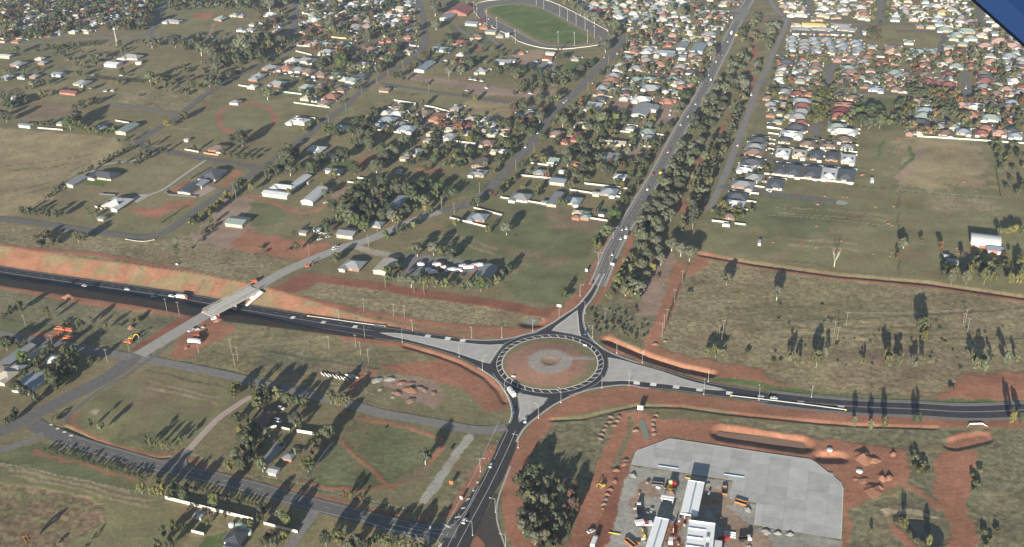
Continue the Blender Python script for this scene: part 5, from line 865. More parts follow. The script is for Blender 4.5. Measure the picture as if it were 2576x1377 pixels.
TR(2, 0, 'between bridge road and highway', "1700 130 120 G;1600 90 110 G;1740 90 80 D;1410 220 50 L;1350 240 80 D;1870 250 60 O;2070 215 60 O;1120 700 110 D;890 740 80 D;1340 720 60 L;1440 960 80 D;1690 1080 100 G;1660 1130 80 G;2000 540 120 G;1880 790 100 D;1840 820 80 L;900 1190 150 G;860 1290 110 D;510 1230 110 G;280 1190 110 G;180 1190 100 P;1120 1150 80 D;1050 1200 80 L;1130 1220 80 D;590 1160 50 O;690 1080 60 O;1750 970 110 D;1700 950 80 D;960 1320 80 D;780 1290 80 G;100 1300 110 D;190 1330 100 D;60 1230 90 D;660 1190 60 D;1580 1280 80 D;1480 740 60 P;1000 880 60 D;1080 850 50 O;820 890 60 O;660 1030 60 D;700 1040 60 O;1550 660 50 D;1640 600 50 D;1120 480 60 D;1360 450 60 L;1280 340 60 D;1340 380 60 P;1500 260 60 G;1700 260 70 L;1230 430 40 O;1960 680 50 D;1950 560 60 D")
TR(1, 1, 'on the wooded lots by bridge road', "300 250 180 C;340 340 120 G;200 350 110 D;640 220 110 D;870 190 150 D;990 330 140 D;1210 310 130 G;1290 220 130 G;1380 160 120 G;1480 50 130 G;1030 80 110 D;1140 80 140 D;1270 130 110 D;950 60 60 D;560 330 130 D;1280 480 120 D;1400 460 90 C;1420 540 150 D;1500 540 110 G;1560 600 130 D;1620 640 90 L;1680 470 100 D;1740 470 80 D;1800 590 80 L;1840 520 120 D;1920 570 90 D;1980 570 90 D;1700 660 110 L;1010 540 80 C;940 600 100 C;880 660 100 C;870 740 120 C;930 820 140 C;1000 850 110 C;1090 900 120 C;830 820 80 C;1140 470 80 D;1070 500 90 D;1240 640 110 P;1110 570 70 P;1370 800 110 G;1420 850 80 L;1530 750 80 D;1610 720 70 D;1300 660 60 D;700 880 110 D;770 700 100 D;1000 680 130 D;1080 740 120 D;960 740 110 D;1160 700 110 D;1040 620 120 D;1150 790 100 D;1200 560 110 D;1350 600 80 D;1100 660 90 C;250 300 90 D;140 330 90 D;440 330 90 D;800 240 100 D;690 240 90 D;330 120 90 D;400 180 100 D;120 400 90 D;520 300 70 L;780 400 90 L;690 580 70 G;660 490 60 L;340 560 80 L;740 560 60 G")
TR(1, 1, 'by the bridge road', "1310 1000 90 C;1580 900 70 L;1500 930 90 D;1440 960 70 D;1620 1150 120 G;1785 1140 110 G;1860 1180 90 G;1960 1200 120 D;1330 1340 90 C;1430 1310 80 D;800 1220 110 D;410 1130 70 L;1790 240 100 D;1990 210 70 L;2030 300 90 D;2080 260 100 D;1900 290 70 D;2230 650 110 G;2380 590 80 P;2450 230 110 D;2540 90 80 D;2370 360 90 G;2520 490 90 D;2010 880 60 L;2330 950 60 L;2520 930 130 G;1530 280 80 D;1640 240 80 D;1700 330 60 D;2130 150 80 D;2560 180 70 D;2150 30 80 Y;1900 180 80 D;2460 560 70 D;2180 690 60 D;100 1150 50 S;330 1130 50 S;50 1120 60 S;720 960 60 D;560 960 40 D;380 980 40 D;1700 740 60 L;1760 760 60 D;1640 850 50 D")
TR(2, 1, 'among trees left of the highway', "820 80 90 D;740 260 120 D;720 330 110 D;840 200 80 D;900 210 80 G;560 250 110 G;320 240 80 L;590 490 80 G;930 330 110 D;990 350 80 D;1190 400 90 D;1110 300 80 P;1210 280 90 D;1340 290 100 D;1290 390 80 D;1370 180 80 D;1470 90 80 D;1250 480 80 D;1140 650 90 D;1050 800 120 C;950 970 130 C;850 1050 100 C;860 1110 80 C;1220 60 90 D;690 60 90 D;30 60 80 D;750 150 100 D;690 210 90 D;780 330 90 D;690 420 90 D;1060 300 90 D;990 260 80 O;880 300 80 L;1110 500 60 L;1050 470 70 D;1300 330 80 D;1360 240 80 D;1430 140 80 D;1500 50 70 D;380 340 60 D;240 590 70 D;530 690 70 D;480 650 60 D;350 390 60 O;110 510 50 L;270 520 50 L;1180 580 60 D;1110 620 60 D;990 760 70 D;830 770 50 P;20 420 70 D;100 300 60 D;170 330 60 G;30 1000 20 S")
TR(2, 1, 'in the tree belt right of highway', "1390 770 120 G;1560 700 130 G;1510 620 100 G;1300 930 150 G;1310 1020 150 G;1450 1060 120 G;1610 1090 140 G;1790 1180 160 G;1260 1110 90 G;1200 1230 80 G;1310 1290 100 G;1420 1330 90 L;1370 1210 120 D;1240 1300 70 L;1440 590 90 D;1530 830 110 G;1520 760 100 G;1390 860 110 G;1480 940 120 G;1560 560 90 G;1640 600 90 G;1450 650 50 O;1110 1350 80 L;1140 1270 80 G;1200 1340 80 G;1500 1240 100 G;1480 1150 100 D;1700 1150 110 G;1340 1130 90 G;1370 1000 120 G")
TR(3, 1, 'on the right-hand paddocks', "2310 150 80 D;2260 90 70 D;2540 210 70 D;2560 480 60 D;1370 1070 110 G;1550 1060 50 G;1740 1100 60 O;1300 1220 40 O;2350 950 90 L;2420 950 90 L;2490 940 90 L;2560 950 80 L;1870 1355 90 L;2030 1340 90 L;1780 1370 60 D;2330 230 60 D;2440 1150 40 L;1960 1200 60 P")
TR(3, 2, 'in the rough right-hand field', "90 210 110 G;210 890 90 G;290 930 60 G;490 885 130 L;590 830 60 G;960 910 50 L;1200 860 90 L;1210 930 80 G;1310 910 90 G;1340 890 60 G;1480 930 90 G;1560 910 60 G;1560 560 150 L;1570 640 100 L;2060 880 70 G;2190 880 90 G;2100 950 80 G;2170 970 90 G;2260 900 60 G;2400 890 80 G;2510 880 50 G;1790 690 30 S;1850 60 100 L;2000 60 100 L;2180 60 110 L;2270 80 90 L;2440 80 90 L;2530 90 80 L;50 880 50 S;120 880 40 S;1850 1150 70 S;1940 960 40 S;700 890 30 S")
TR(3, 3, 'beside the right-hand bypass leg', "870 140 65 G;1035 170 65 G;1170 150 75 L;2460 110 80 L;2550 120 80 G;1500 120 90 D;1480 480 90 S;1560 540 100 S;1520 600 80 S;1600 610 80 S;1480 560 80 S;1330 1100 60 S;1420 1230 70 S;1380 1180 60 L;1480 1310 60 S;1620 1340 70 L;1560 1330 60 S;1290 1130 60 S;2100 740 90 S;2060 650 70 S;2140 600 70 S;2180 1230 80 S;2240 1300 80 S;2300 1200 80 S;2200 1350 80 S;1040 1230 40 L;2080 800 70 S")
TR(2, 2, 'right of the highway by roundabout', "520 220 75 C;540 190 60 C;1240 150 130 G;1140 170 110 G;970 240 80 G;1070 90 120 L;1190 230 90 G;1270 260 60 D;1300 160 110 G;2160 70 120 L;1970 790 100 L;2050 790 110 L;2110 800 80 G;2365 790 60 S;1790 190 60 S;1100 30 100 L;1360 30 90 G;1180 90 90 G;1040 150 80 G;1260 60 100 G;900 470 50 S;1000 500 60 S;1180 600 60 S;1240 640 50 S;930 520 50 S;1100 570 60 S;1060 510 60 S;1470 30 50 S;2110 600 50 S;1720 40 20 Y")
TR(0, 2, 'in the rough strip below bypass', "200 340 90 D;110 390 80 D;500 440 50 L;470 380 50 L;810 530 90 D;1050 530 70 L;1380 470 70 S;950 530 40 L;1340 480 60 S;640 490 50 S;680 500 50 S;30 420 60 S;1420 430 60 S;1200 520 50 S")
TR(0, 2, 'in the shaded yard, far left', "230 860 110 C;380 1000 80 L;650 800 100 L;910 890 80 D;520 790 80 D;60 720 110 D;560 1080 150 D;160 1140 120 D;240 1190 110 D;360 1260 80 D;690 980 110 D;760 970 70 C;260 700 60 D;440 800 70 C;380 910 80 D;600 940 90 D;640 1030 90 D;500 1060 90 D;10 690 70 D;180 740 70 D;330 1230 70 D;560 1150 80 D")
TR(0, 1, 'by the corner road, left', "440 1040 120 S;390 1080 110 S;500 1060 120 S;470 980 90 S;570 1060 80 S;370 1010 80 S;780 1020 100 L;840 1010 90 D;290 760 80 D;220 750 60 D;350 770 60 D;480 780 80 D;560 790 70 D;610 780 60 D;1920 860 90 L;2020 800 80 L;2100 760 80 L;2160 720 80 L;2220 670 80 L;2290 610 80 L;1970 830 60 L;2120 855 50 L;2450 470 90 D;2530 520 80 L;2400 520 60 D;1960 120 50 D;2430 40 140 D;2330 20 90 D;2250 170 60 D;2320 185 55 D;2400 200 60 D;2460 210 60 D;2530 215 60 D;1780 1165 70 T;1100 230 30 S;1500 90 40 D;1420 110 40 D;1510 170 40 D;1630 150 40 D;880 760 50 C;920 790 50 C;970 780 40 C;1290 30 50 D;1190 40 40 D;1200 270 40 D;2130 920 70 S;2050 960 70 S;2060 930 60 S")
for a, b, n, c, r, k, s_ in (((460, 620), (640, 480), 9, 0, 1, 'D', 32), ((790, 380), (930, 320), 7, 0, 1, 'D', 28), ((1010, 270), (1310, 105), 13, 0, 1, 'D', 30), ((1380, 220), (1480, 165), 5, 0, 1, 'D', 32), ((1350, 275), (1490, 200), 7, 0, 1, 'D', 32), ((1630, 860), (1870, 700), 11, 0, 1, 'S', 20), ((450, 395), (1460, 690), 34, 0, 3, 'D', 38), ((1930, 780), (2576, 960), 18, 0, 3, 'D', 38)):
    rr_ = random.Random(n)
    for i in range(n):
        t = i / (n - 1); TR(c, r, 'in the planted row along the road' if r == 3 else 'in the hedge line, left of centre', f"{a[0] + (b[0] - a[0]) * t + rr_.uniform(-8, 8):.0f} {a[1] + (b[1] - a[1]) * t + rr_.uniform(-5, 5):.0f} {s_ * rr_.uniform(.7, 1.2):.0f} {k}")
TR(1, 2, 'along the truck yard', "1340 50 90 C;1450 60 90 G;1560 90 100 G;1720 80 110 L;1800 90 110 L;1900 110 90 L;2080 150 90 D;2150 140 80 G;2260 120 140 C;2330 130 90 G;2420 90 80 G;1640 80 80 G;2480 30 80 D;2540 -20 80 D;1980 110 70 D")
TR(1, 2, 'around the farmhouse', "200 1210 130 L;80 1190 130 D;750 1260 110 L;900 1270 130 L;0 1260 80 L;500 1300 100 D;30 1230 110 D;830 1300 90 L;120 1260 90 D;-40 1150 90 D")
TR(1, 3, 'around the farmhouse', "390 90 150 G;110 260 80 G;730 240 130 G;650 260 90 L;520 560 140 L;60 560 110 G;410 430 90 G;-60 330 100 D;-20 480 100 D;-90 200 90 D;40 350 80 D;250 340 60 D;440 150 60 D;600 340 80 L;560 420 60 P")
TR(1, 3, 'on the lower paddock', "1700 480 140 G;900 860 60 O;960 870 60 L;1050 890 45 O;930 860 40 L;1960 390 40 S;1300 180 30 S")
TR(1, 3, 'along the bottom edge', "310 1110 120 L;240 1050 100 G;830 1290 150 L;1000 1330 130 G;1160 1330 90 L;1310 1340 130 L;140 1250 110 P;60 1000 110 D;40 1100 90 D;700 1310 110 D;1500 1400 150 L;1640 1450 130 D;930 1400 140 G;1080 1380 110 D;1220 1300 80 D;1420 1330 90 D;180 1330 110 D;280 1270 80 L;90 1330 110 D")
TR(0, 3, 'along the bottom left roads', "910 140 60 D;1010 170 90 L;1480 320 60 D;1520 340 50 L;1570 355 50 L;1640 370 60 L;1690 365 60 G;1820 300 60 C;2490 310 110 G;2320 570 90 L;2430 560 110 D;2420 210 80 L;1420 790 110 L;1530 820 90 L;1620 820 100 L;1720 850 80 D;1850 860 110 D;2150 900 140 L;1880 780 70 D;270 1300 75 O;540 1360 40 L;2540 430 110 D;2480 520 80 D;2550 150 70 D;560 80 90 S;60 110 80 D;120 70 70 D;150 30 80 D;1580 720 80 D;1760 780 90 D;1800 810 60 D;1580 1360 80 D;1700 1350 110 D;1860 1200 60 D;1640 1240 90 D;1750 1180 80 D;2120 1060 60 P;2260 1060 60 P;2080 1140 50 L;2520 1140 70 C;2490 100 60 D;740 1440 60 T")
TR(2, 3, 'in the wood by the highway', "190 650 150 D;270 600 90 L;60 730 90 D;350 720 90 G;460 730 80 L;500 820 100 G;190 900 150 L;330 930 110 G;430 890 80 D;600 860 110 O;100 1060 130 G;330 1060 100 L;450 1090 120 G;340 1170 80 P;110 1170 130 G;420 1200 120 G;330 1300 130 L;230 1290 120 G;480 1330 60 O;600 940 110 P;650 1000 80 P;130 780 110 D;250 780 100 D;80 850 100 D;260 1000 110 D;200 1110 110 G;160 970 90 D;420 1000 90 D;540 1000 80 P;470 1140 90 G;260 1200 100 D;160 1260 100 D;380 1370 110 D;280 1420 120 D;430 1430 100 L;640 780 60 P;520 1080 70 G;560 1200 70 D;600 1090 60 D;380 820 90 D;120 680 100 D")
# --- woods and garden trees filled at natural spacing
def near_road(x, y, pad=1.):
    for L, hw in ROADS:
        lo = L[:, :2].min(0) - hw - 3; hi = L[:, :2].max(0) + hw + 3
        if lo[0] < x < hi[0] and lo[1] < y < hi[1]:
            if np.hypot(L[:, 0] - x, L[:, 1] - y).min() < hw + pad + 1: return True
    return False
def fill(parts, n, kinds, sz, where, sep=.55, avoid=True, seed=1):
    r = random.Random(seed); P = gA(parts)[:, :2]; lo = P.min(0); hi = P.max(0); k = 0; t = 0; mine = [np.array([q[0][0], q[0][1], q[1]]) for q in TREES]; A = np.array(mine) if mine else np.zeros((0, 3))
    while k < n and t < n * 25:
        t += 1; x, y = r.uniform(lo[0], hi[0]), r.uniform(lo[1], hi[1])
        if not inpoly(np.array([x]), np.array([y]), P)[0]: continue
        w_ = r.uniform(*sz); 
        if avoid and (near_road(x, y, w_ * .3) or (np.hypot(FOOT[:, 0] - x, FOOT[:, 1] - y) < FOOT[:, 2] * .82 + w_ * .22).any()): continue
        if len(A) and (np.hypot(A[:, 0] - x, A[:, 1] - y) < (A[:, 2] + w_) * .5 * sep).any(): continue
        FILL.add(len(TREES)); TREES.append((np.array([x, y, 0.]), w_, r.choice(kinds), where)); A = np.vstack([A, [x, y, w_]]); k += 1
bl_ = 'in the tree belt right of highway'
fill(T(2, 1, [(1640, 120), (1960, 80), (1800, 330), (1740, 480), (1690, 640), (1640, 800), (1560, 1000), (1280, 1000), (1280, 850), (1420, 560), (1540, 400)]), 32, 'GGGGD', (8, 13), bl_, .75, seed=2)
fill(T(2, 0, [(1960, 1000), (2100, 960), (2150, 1100), (2000, 1377), (1720, 1377), (1800, 1250)]) , 22, 'GGGD', (8, 13), bl_, .75, seed=3)
fill(T(2, 1, [(2000, 60), (2190, 30), (2080, 330), (1980, 560), (1900, 760), (1800, 1000), (1700, 1000), (1760, 760), (1790, 560), (1900, 300)]), 58, 'GGGGT', (5.5, 9), 'in the thin tree row by the side street', .8, seed=4)
fill(T(2, 0, [(2130, 1377), (2210, 1180), (2330, 950), (2380, 950), (2320, 1150), (2230, 1377)]), 20, 'GGT', (5.5, 9), 'in the thin tree row by the side street', .8, seed=5)
fill(T(2, 0, [(2330, 250), (2450, 120), (2560, 120), (2560, 780), (2480, 800), (2160, 820), (2140, 700), (2280, 480)]), 26, 'GGDG', (8, 13), 'in the upper tree corridor', .9, seed=6)
fill(T(2, 0, [(2000, 960), (2100, 830), (2400, 850), (2300, 960), (2120, 960)]), 18, 'GGD', (9, 14), 'in the upper tree corridor', .8, seed=7)
fill(T(3, 0, [(0, 290), (110, 300), (90, 420), (0, 560)]), 16, 'GDG', (9, 15), 'in the upper tree corridor', .8, seed=8)
sub = 'in the suburban gardens'
fill(T(0, 0, [(0, 0), (1640, 0), (1580, 200), (1480, 330), (1050, 340), (1050, 260), (870, 330), (400, 400), (0, 440)]), 230, 'DDDDGGGGLP', (6, 13), sub, .55, seed=10)
fill(T(0, 0, [(1650, 0), (2576, 0), (2576, 130), (2200, 120), (1900, 110), (1660, 150)]), 60, 'GGGGD', (7, 13), 'on the hill at the top left', .8, seed=11)
fill(T(1, 0, [(0, 0), (1600, 0), (1640, 400), (1600, 460), (420, 390), (420, 340), (0, 340)]), 120, 'DDDGGGGLP', (6, 13), sub, .55, seed=12)
fill(T(1, 0, [(420, 390), (1640, 480), (1600, 600), (1200, 620), (900, 530), (640, 560), (420, 460)]), 50, 'DDLO', (4, 8), sub, .6, seed=13)
fill(T(1, 0, [(100, 620), (1150, 700), (1120, 850), (900, 900), (900, 1060), (420, 1020), (430, 830), (100, 760)]), 45, 'DDLG', (3.5, 7), sub, .6, seed=14)
fill(T(1, 0, [(1150, 1120), (1900, 1150), (2576, 1220), (2576, 1377), (700, 1377), (900, 1250)]), 48, 'DDGGL', (4.5, 8), sub, .6, seed=15)
fill(T(2, 0, [(480, 0), (2280, 0), (2230, 120), (2120, 480), (1960, 800), (1800, 1000), (900, 1000), (1000, 640), (1150, 380), (1080, 250)]), 200, 'DDDDLGGGP', (4, 8.5), sub, .75, seed=16)
fill(T(2, 0, [(0, 1100), (440, 1130), (200, 1377), (0, 1377)]), 24, 'DDGP', (6, 10), sub, .6, seed=17)
fill(T(2, 0, [(420, 1180), (900, 1020), (980, 1130), (1200, 1230), (1640, 1260), (1600, 1377), (300, 1377)]), 40, 'DDDGGL', (5, 9.5), sub, .6, seed=18)
fill(T(2, 0, [(0, 690), (600, 720), (640, 800), (480, 1010), (360, 1060), (0, 1000)]), 28, 'DDG', (5, 9), 'in the caravan park', .6, seed=19)
fill(T(2, 1, [(60, 120), (300, 0), (1560, 0), (1400, 250), (1230, 500), (700, 470), (450, 400), (430, 300), (190, 260)]), 44, 'DDDGGGL', (5, 9.5), 'among trees left of the highway', .6, seed=20)
fill(T(1, 1, [(1560, 0), (2576, 0), (2576, 280), (2400, 440), (2000, 380), (1500, 300)]), 36, 'DDGL', (5, 9), 'on the wooded lots by bridge road', .6, seed=21)
fill(T(1, 1, [(900, 560), (1150, 450), (1700, 560), (1660, 700), (1400, 880), (1050, 900), (850, 800)]), 22, 'DDDC', (7, 12), 'in the dense tree clump by bridge road', .6, seed=22)
fill(T(3, 0, [(150, 560), (2576, 500), (2576, 1010), (1900, 990), (1390, 960), (930, 950), (600, 910), (580, 890), (0, 860), (0, 700)]), 230, 'DDDDDLLGGGOP', (4, 8), sub, .75, seed=23)
fill(T(3, 0, [(0, 880), (560, 900), (480, 1200), (0, 1200)]), 40, 'DDDLG', (3.5, 7.5), sub, .6, seed=24)
fill(T(3, 0, [(400, 1250), (480, 1000), (560, 900), (650, 900), (600, 1100), (560, 1260)]), 30, 'LLD', (7, 11), 'lining the side street', .6, seed=25, avoid=False)
fill(T(3, 0, [(600, 920), (930, 960), (960, 1050), (900, 1150), (840, 1300), (600, 1250)]), 28, 'DDDLG', (5, 9), sub, .6, seed=26)
fill(T(3, 0, [(850, 1180), (1100, 1150), (1140, 1280), (1100, 1310), (850, 1280)]), 16, 'DDPC', (9, 14), 'below the green park', .6, seed=27)
fill(T(3, 0, [(1200, 1290), (1280, 1080), (1390, 1000), (2576, 1020), (2576, 1370), (1400, 1360)]), 95, 'DDDDLGGGO', (5, 9), sub, .6, seed=28)
fill(T(3, 0, [(1400, 930), (1900, 960), (1890, 1000), (1400, 985)]), 22, 'DLD', (7, 11), 'lining the side street', .6, seed=29, avoid=False)
fill(T(3, 0, [(1700, 1000), (1880, 1000), (1900, 1200), (1720, 1200)]), 20, 'DDO', (8, 12), 'lining the side street', .6, seed=30, avoid=False)
fill(T(3, 0, [(0, 0), (2060, 0), (2330, 260), (2576, 480), (1800, 330), (1150, 235), (200, 160)]), 130, 'DDDLGGP', (4, 8), sub, .6, seed=31)
fill(T(3, 0, [(950, 260), (1160, 260), (1150, 440), (1000, 430)]), 18, 'DDP', (4, 8), sub, .6, seed=32)
fill(T(3, 0, [(200, 340), (960, 350), (980, 550), (180, 540)]), 50, 'DLP', (2.5, 5), sub, .6, seed=33)
fill(T(2, 1, [(2200, 60), (2576, 20), (2576, 560), (2100, 560)]), 35, 'LDS', (2, 4.5), 'in the new estate gardens', .6, seed=34)
fill(T(3, 1, [(0, 0), (900, 0), (880, 470), (0, 390)]), 45, 'LDS', (2, 4), 'in the new estate gardens', .6, seed=35)
fill(T(2, 1, [(1990, 740), (2060, 700), (2430, 760), (2380, 880), (2010, 840)]), 16, 'DL', (3.5, 7), 'around the last estate house', .6, seed=36)
fill(T(0, 0, [(580, 540), (1000, 480), (1480, 420), (1400, 470), (1000, 700), (760, 720)]), 22, 'GSGS', (4, 7), 'by the left-hand acreage', .7, seed=37)
fill(T(0, 0, [(1480, 760), (1900, 700), (2576, 640), (2576, 720), (2000, 1000), (1480, 900)]), 46, 'GSSGS', (3, 7), 'in the scrub, upper left', .7, seed=38)
fill(T(0, 0, [(1700, 400), (2576, 400), (2576, 640), (2150, 640), (1950, 560), (1700, 480)]), 20, 'GGD', (7, 12), 'in the trees below top road', .7, seed=39)
fill(T(1, 0, [(0, 400), (330, 380), (330, 460), (0, 640)]), 14, 'GDG', (7, 12), 'in the trees below top road', .7, seed=40)
fill(T(0, 0, [(0, 720), (480, 720), (560, 960), (300, 1080), (0, 1100)]), 24, 'DGG', (4, 8), 'by the left-hand acreage', .7, seed=41)
fill(T(1, 0, [(1900, 380), (2576, 520), (2576, 740), (1900, 760), (1760, 640)]), 28, 'DDG', (5, 10), 'in the showground', .7, seed=42)
fill(T(3, 1, [(2230, 60), (2576, 90), (2576, 640), (2380, 560), (2300, 300)]), 18, 'DDL', (4, 8), 'on the right-hand farm yard', .7, seed=43)
fill(T(3, 1, [(1780, 1250), (2576, 1200), (2576, 1377), (1780, 1377)]), 18, 'LDL', (5, 9), 'on the right-hand farm yard', .7, seed=44)
fill(T(2, 2, [(760, 360), (1250, 360), (1400, 560), (1300, 700), (850, 600)]), 40, 'S', (1.5, 3.5), 'on the rough verge by roundabout', .8, seed=45)
fill(T(3, 2, [(0, 250), (2400, 500), (2400, 900), (0, 1000)]), 46, 'S', (1.2, 2.8), 'in the rough right-hand field', .8, seed=46)
fill(T(0, 2, [(0, 650), (700, 760), (950, 880), (700, 1000), (560, 1200), (300, 1200), (0, 1000)]), 15, 'DDC', (5, 8), 'in the shaded yard, far left', .6, seed=50)
fill(T(1, 2, [(-250, 1150), (500, 1180), (450, 1377), (-250, 1377)]) , 5, 'DDL', (6, 9), 'around the farmhouse', .6, seed=51)
fill(T(1, 3, [(-250, 0), (20, 130), (60, 330), (-100, 600), (-250, 500)]), 5, 'DDG', (6, 9), 'around the farmhouse', .6, seed=52)
sizes = np.array([q[1] * pxm(q[0]) for q in TREES]); o_ = np.argsort(-sizes); o_ = [i for i in o_]
FV = []; FQ = []; FCc = []; FMi = []; nb = 0; kidx = {k: i for i, k in enumerate(KINDS)}; rt_ = random.Random(5); nind = 0
for i in o_:
    P, w_, k, where = TREES[i]; a = rt_.uniform(0, 6.28); vi = rt_.randrange(4); K = KINDS[k]; sz = w_ * rt_.uniform(.95, 1.15); hz = rt_.uniform(.9, 1.15) * (tall(w_, k) if i not in FILL else min(tall(w_, k), 1.15)) * (1.3 if k != 'S' and where in ('in the rough right-hand field', 'beside the right-hand bypass leg') else 1)
    if nind < 300:
        nind += 1; root = empty(K[4], P, a); root.scale = (sz, sz, sz * hz); big = 'tall ' if w_ * K[1] > 13 else ('small ' if w_ < 4.5 else '')
        tag(root, f"{big}{K[5]} {where}", 'shrub' if k == 'S' else 'tree', f"trees {where}"); cm, tm = PROTO[k][vi]; ob('crown', cm, root); ob('trunk', tm, root)
    else:
        V, Q, t = FARP[k][vi]; ca, sa = math.cos(a), math.sin(a); W_ = np.c_[(V[:, 0] * ca - V[:, 1] * sa) * sz, (V[:, 0] * sa + V[:, 1] * ca) * sz, V[:, 2] * sz * hz] + P; b_ = rt_.uniform(.75, 1.3); hu = rt_.uniform(-.08, .2)
        FV.append(W_); FQ.append(Q + nb); nb += len(W_); FCc.append(np.c_[t * b_ * (1 + hu), t * b_, t * b_ * (1 - hu)]); FMi.append(np.full(len(Q), kidx[k]))
        n6 = 6  # short trunk
o = ob('distant_trees', fastmesh('distant_trees', np.vstack(FV), np.vstack(FQ), [M['fol_' + k] for k in KINDS], np.hstack(FMi), col=np.vstack(FCc))); o['kind'] = 'stuff'; o['label'] = 'distant garden trees and scrub across the suburbs'; o['category'] = 'trees'
# dead tree on the paddock
def dead(P, hgt):
    root = empty('dead_tree', P); tag(root, 'bare dead tree with pale trunk on the green paddock', 'tree'); mb = MB(); br = MB(); r = random.Random(4)
    mb.tube((0, 0, -.2), (.1, 0, hgt * .3), .42, .3)
    for a, t in ((0, .5), (2.1, .62), (4.0, .45), (5.2, .7)):
        p = Vector((.1, 0, hgt * .28)); q = p + Vector((math.cos(a) * hgt * .16, math.sin(a) * hgt * .12, hgt * t * .6)); mb.tube(p, q, .2, .1)
        for j in range(4): br.tube(p.lerp(q, .5 + .16 * j), q + Vector((r.uniform(-2, 2), r.uniform(-2, 2), r.uniform(1.5, 4.5))), .09, .03, 4)
    ob('trunk', mb.mesh('trunk', [M['paleb']], True), root); ob('branches', br.mesh('branches', [M['paleb']], True), root)
dead(place(3, 1, 665, 1310), 19)
hd = empty('clipped_hedge', place(0, 0, 1150, 805)); tag(hd, 'long clipped dark green hedge left of upper centre', 'hedge')
A = gA(T(0, 0, [(870, 785), (1440, 835)])); d = A[1] - A[0]; L_ = np.hypot(*d[:2]); nq = 1600; r_ = np.random.default_rng(1); t = r_.uniform(-.5, .5, nq); P = np.c_[t * L_, r_.uniform(-1.3, 1.3, nq), r_.uniform(.2, 3.0, nq)]; a_ = r_.normal(size=(nq, 3)) * .3; b_ = r_.normal(size=(nq, 3)) * .3
ho = ob('foliage', fastmesh('foliage', np.stack([P - a_, P - b_, P + a_, P + b_], 1).reshape(-1, 3), np.arange(4 * nq).reshape(-1, 4), M['fol_D'], col=np.ones((4 * nq, 3))), hd); hd.location = tuple(A.mean(0)); hd.rotation_euler = (0, 0, math.atan2(d[1], d[0]))
# ------------------------------------------------------------------ bridge over the cutting
A_, B_ = g(*T(0, 2, [(2088, 408)])[0]), g(*T(0, 2, [(2560, 160)])[0]); dv = (B_ - A_)[:2]; BL = float(np.hypot(*dv)); BA = math.atan2(dv[1], dv[0])
br = empty('road_bridge', (A_[0], A_[1], 0), BA); tag(br, 'pale concrete road bridge with steel screens over the cutting', 'bridge')
ob('deck', MB().box(-1, BL + 1, -5.4, 5.4, -1.3, .42).box(-1.2, BL + 1.2, -5.7, -5.1, -.9, .9).box(-1.2, BL + 1.2, 5.1, 5.7, -.9, .9).mesh('deck', [M['concrete']]), br)
ob('road_surface', MB().box(-1.1, BL + 1.1, -5.08, 5.08, .40, .46).mesh('road_surface', [mat('bridge_gravel', (.42, .41, .39), .9, .1, .6, .2)]), br)
for s in (-1, 1):
    ob('footpath', MB().box(-1, BL + 1, s * 3.4 - .9, s * 3.4 + .9, .45, .6).mesh('footpath', [M['concrete']]), br)
    sc_ = MB(); npost = int(BL / 2.2)
    for i in range(npost + 1):
        x = BL * i / npost; sc_.box(x - .07, x + .07, s * 5.4 - .07, s * 5.4 + .07, .9, 3.2)
        if i < npost: sc_.tube((x, s * 5.4, 1.0), (x + BL / npost, s * 5.4, 3.1), .04, n=4); sc_.tube((x, s * 5.4, 3.1), (x + BL / npost, s * 5.4, 1.0), .04, n=4)
    for z in (1.4, 1.9, 2.4, 2.9, 3.2): sc_.box(0, BL, s * 5.4 - .04, s * 5.4 + .04, z - .05, z + .05)
    ob('safety_screen', sc_.mesh('safety_screen', [M['concrete']]), br)
for x, sgn in ((6.5, 1), (BL - 6.5, -1)):
    ob('abutment', MB().box(min(x, x - sgn * 7), max(x, x - sgn * 7), -6.2, 6.2, -7.4, -1.28).mesh('abutment', [M['concrete_w']]), br)
ob('pier', MB().box(BL / 2 - .5, BL / 2 + .5, -5, 5, -7.4, -1.28).mesh('pier', [M['concrete']]), br)
V = [(BL - 15, -5.5, -5.4), (BL + 1, -5.5, .1), (BL + 1, -9.5, .0), (BL - 15, -7.5, -5.5)]; V += [(x, y, z - .5) for x, y, z in V]
ob('slope_paving', mesh('slope_paving', V, [(0, 3, 2, 1), (0, 1, 5, 4), (1, 2, 6, 5), (2, 3, 7, 6), (3, 0, 4, 7)], M['concrete_w']), br)

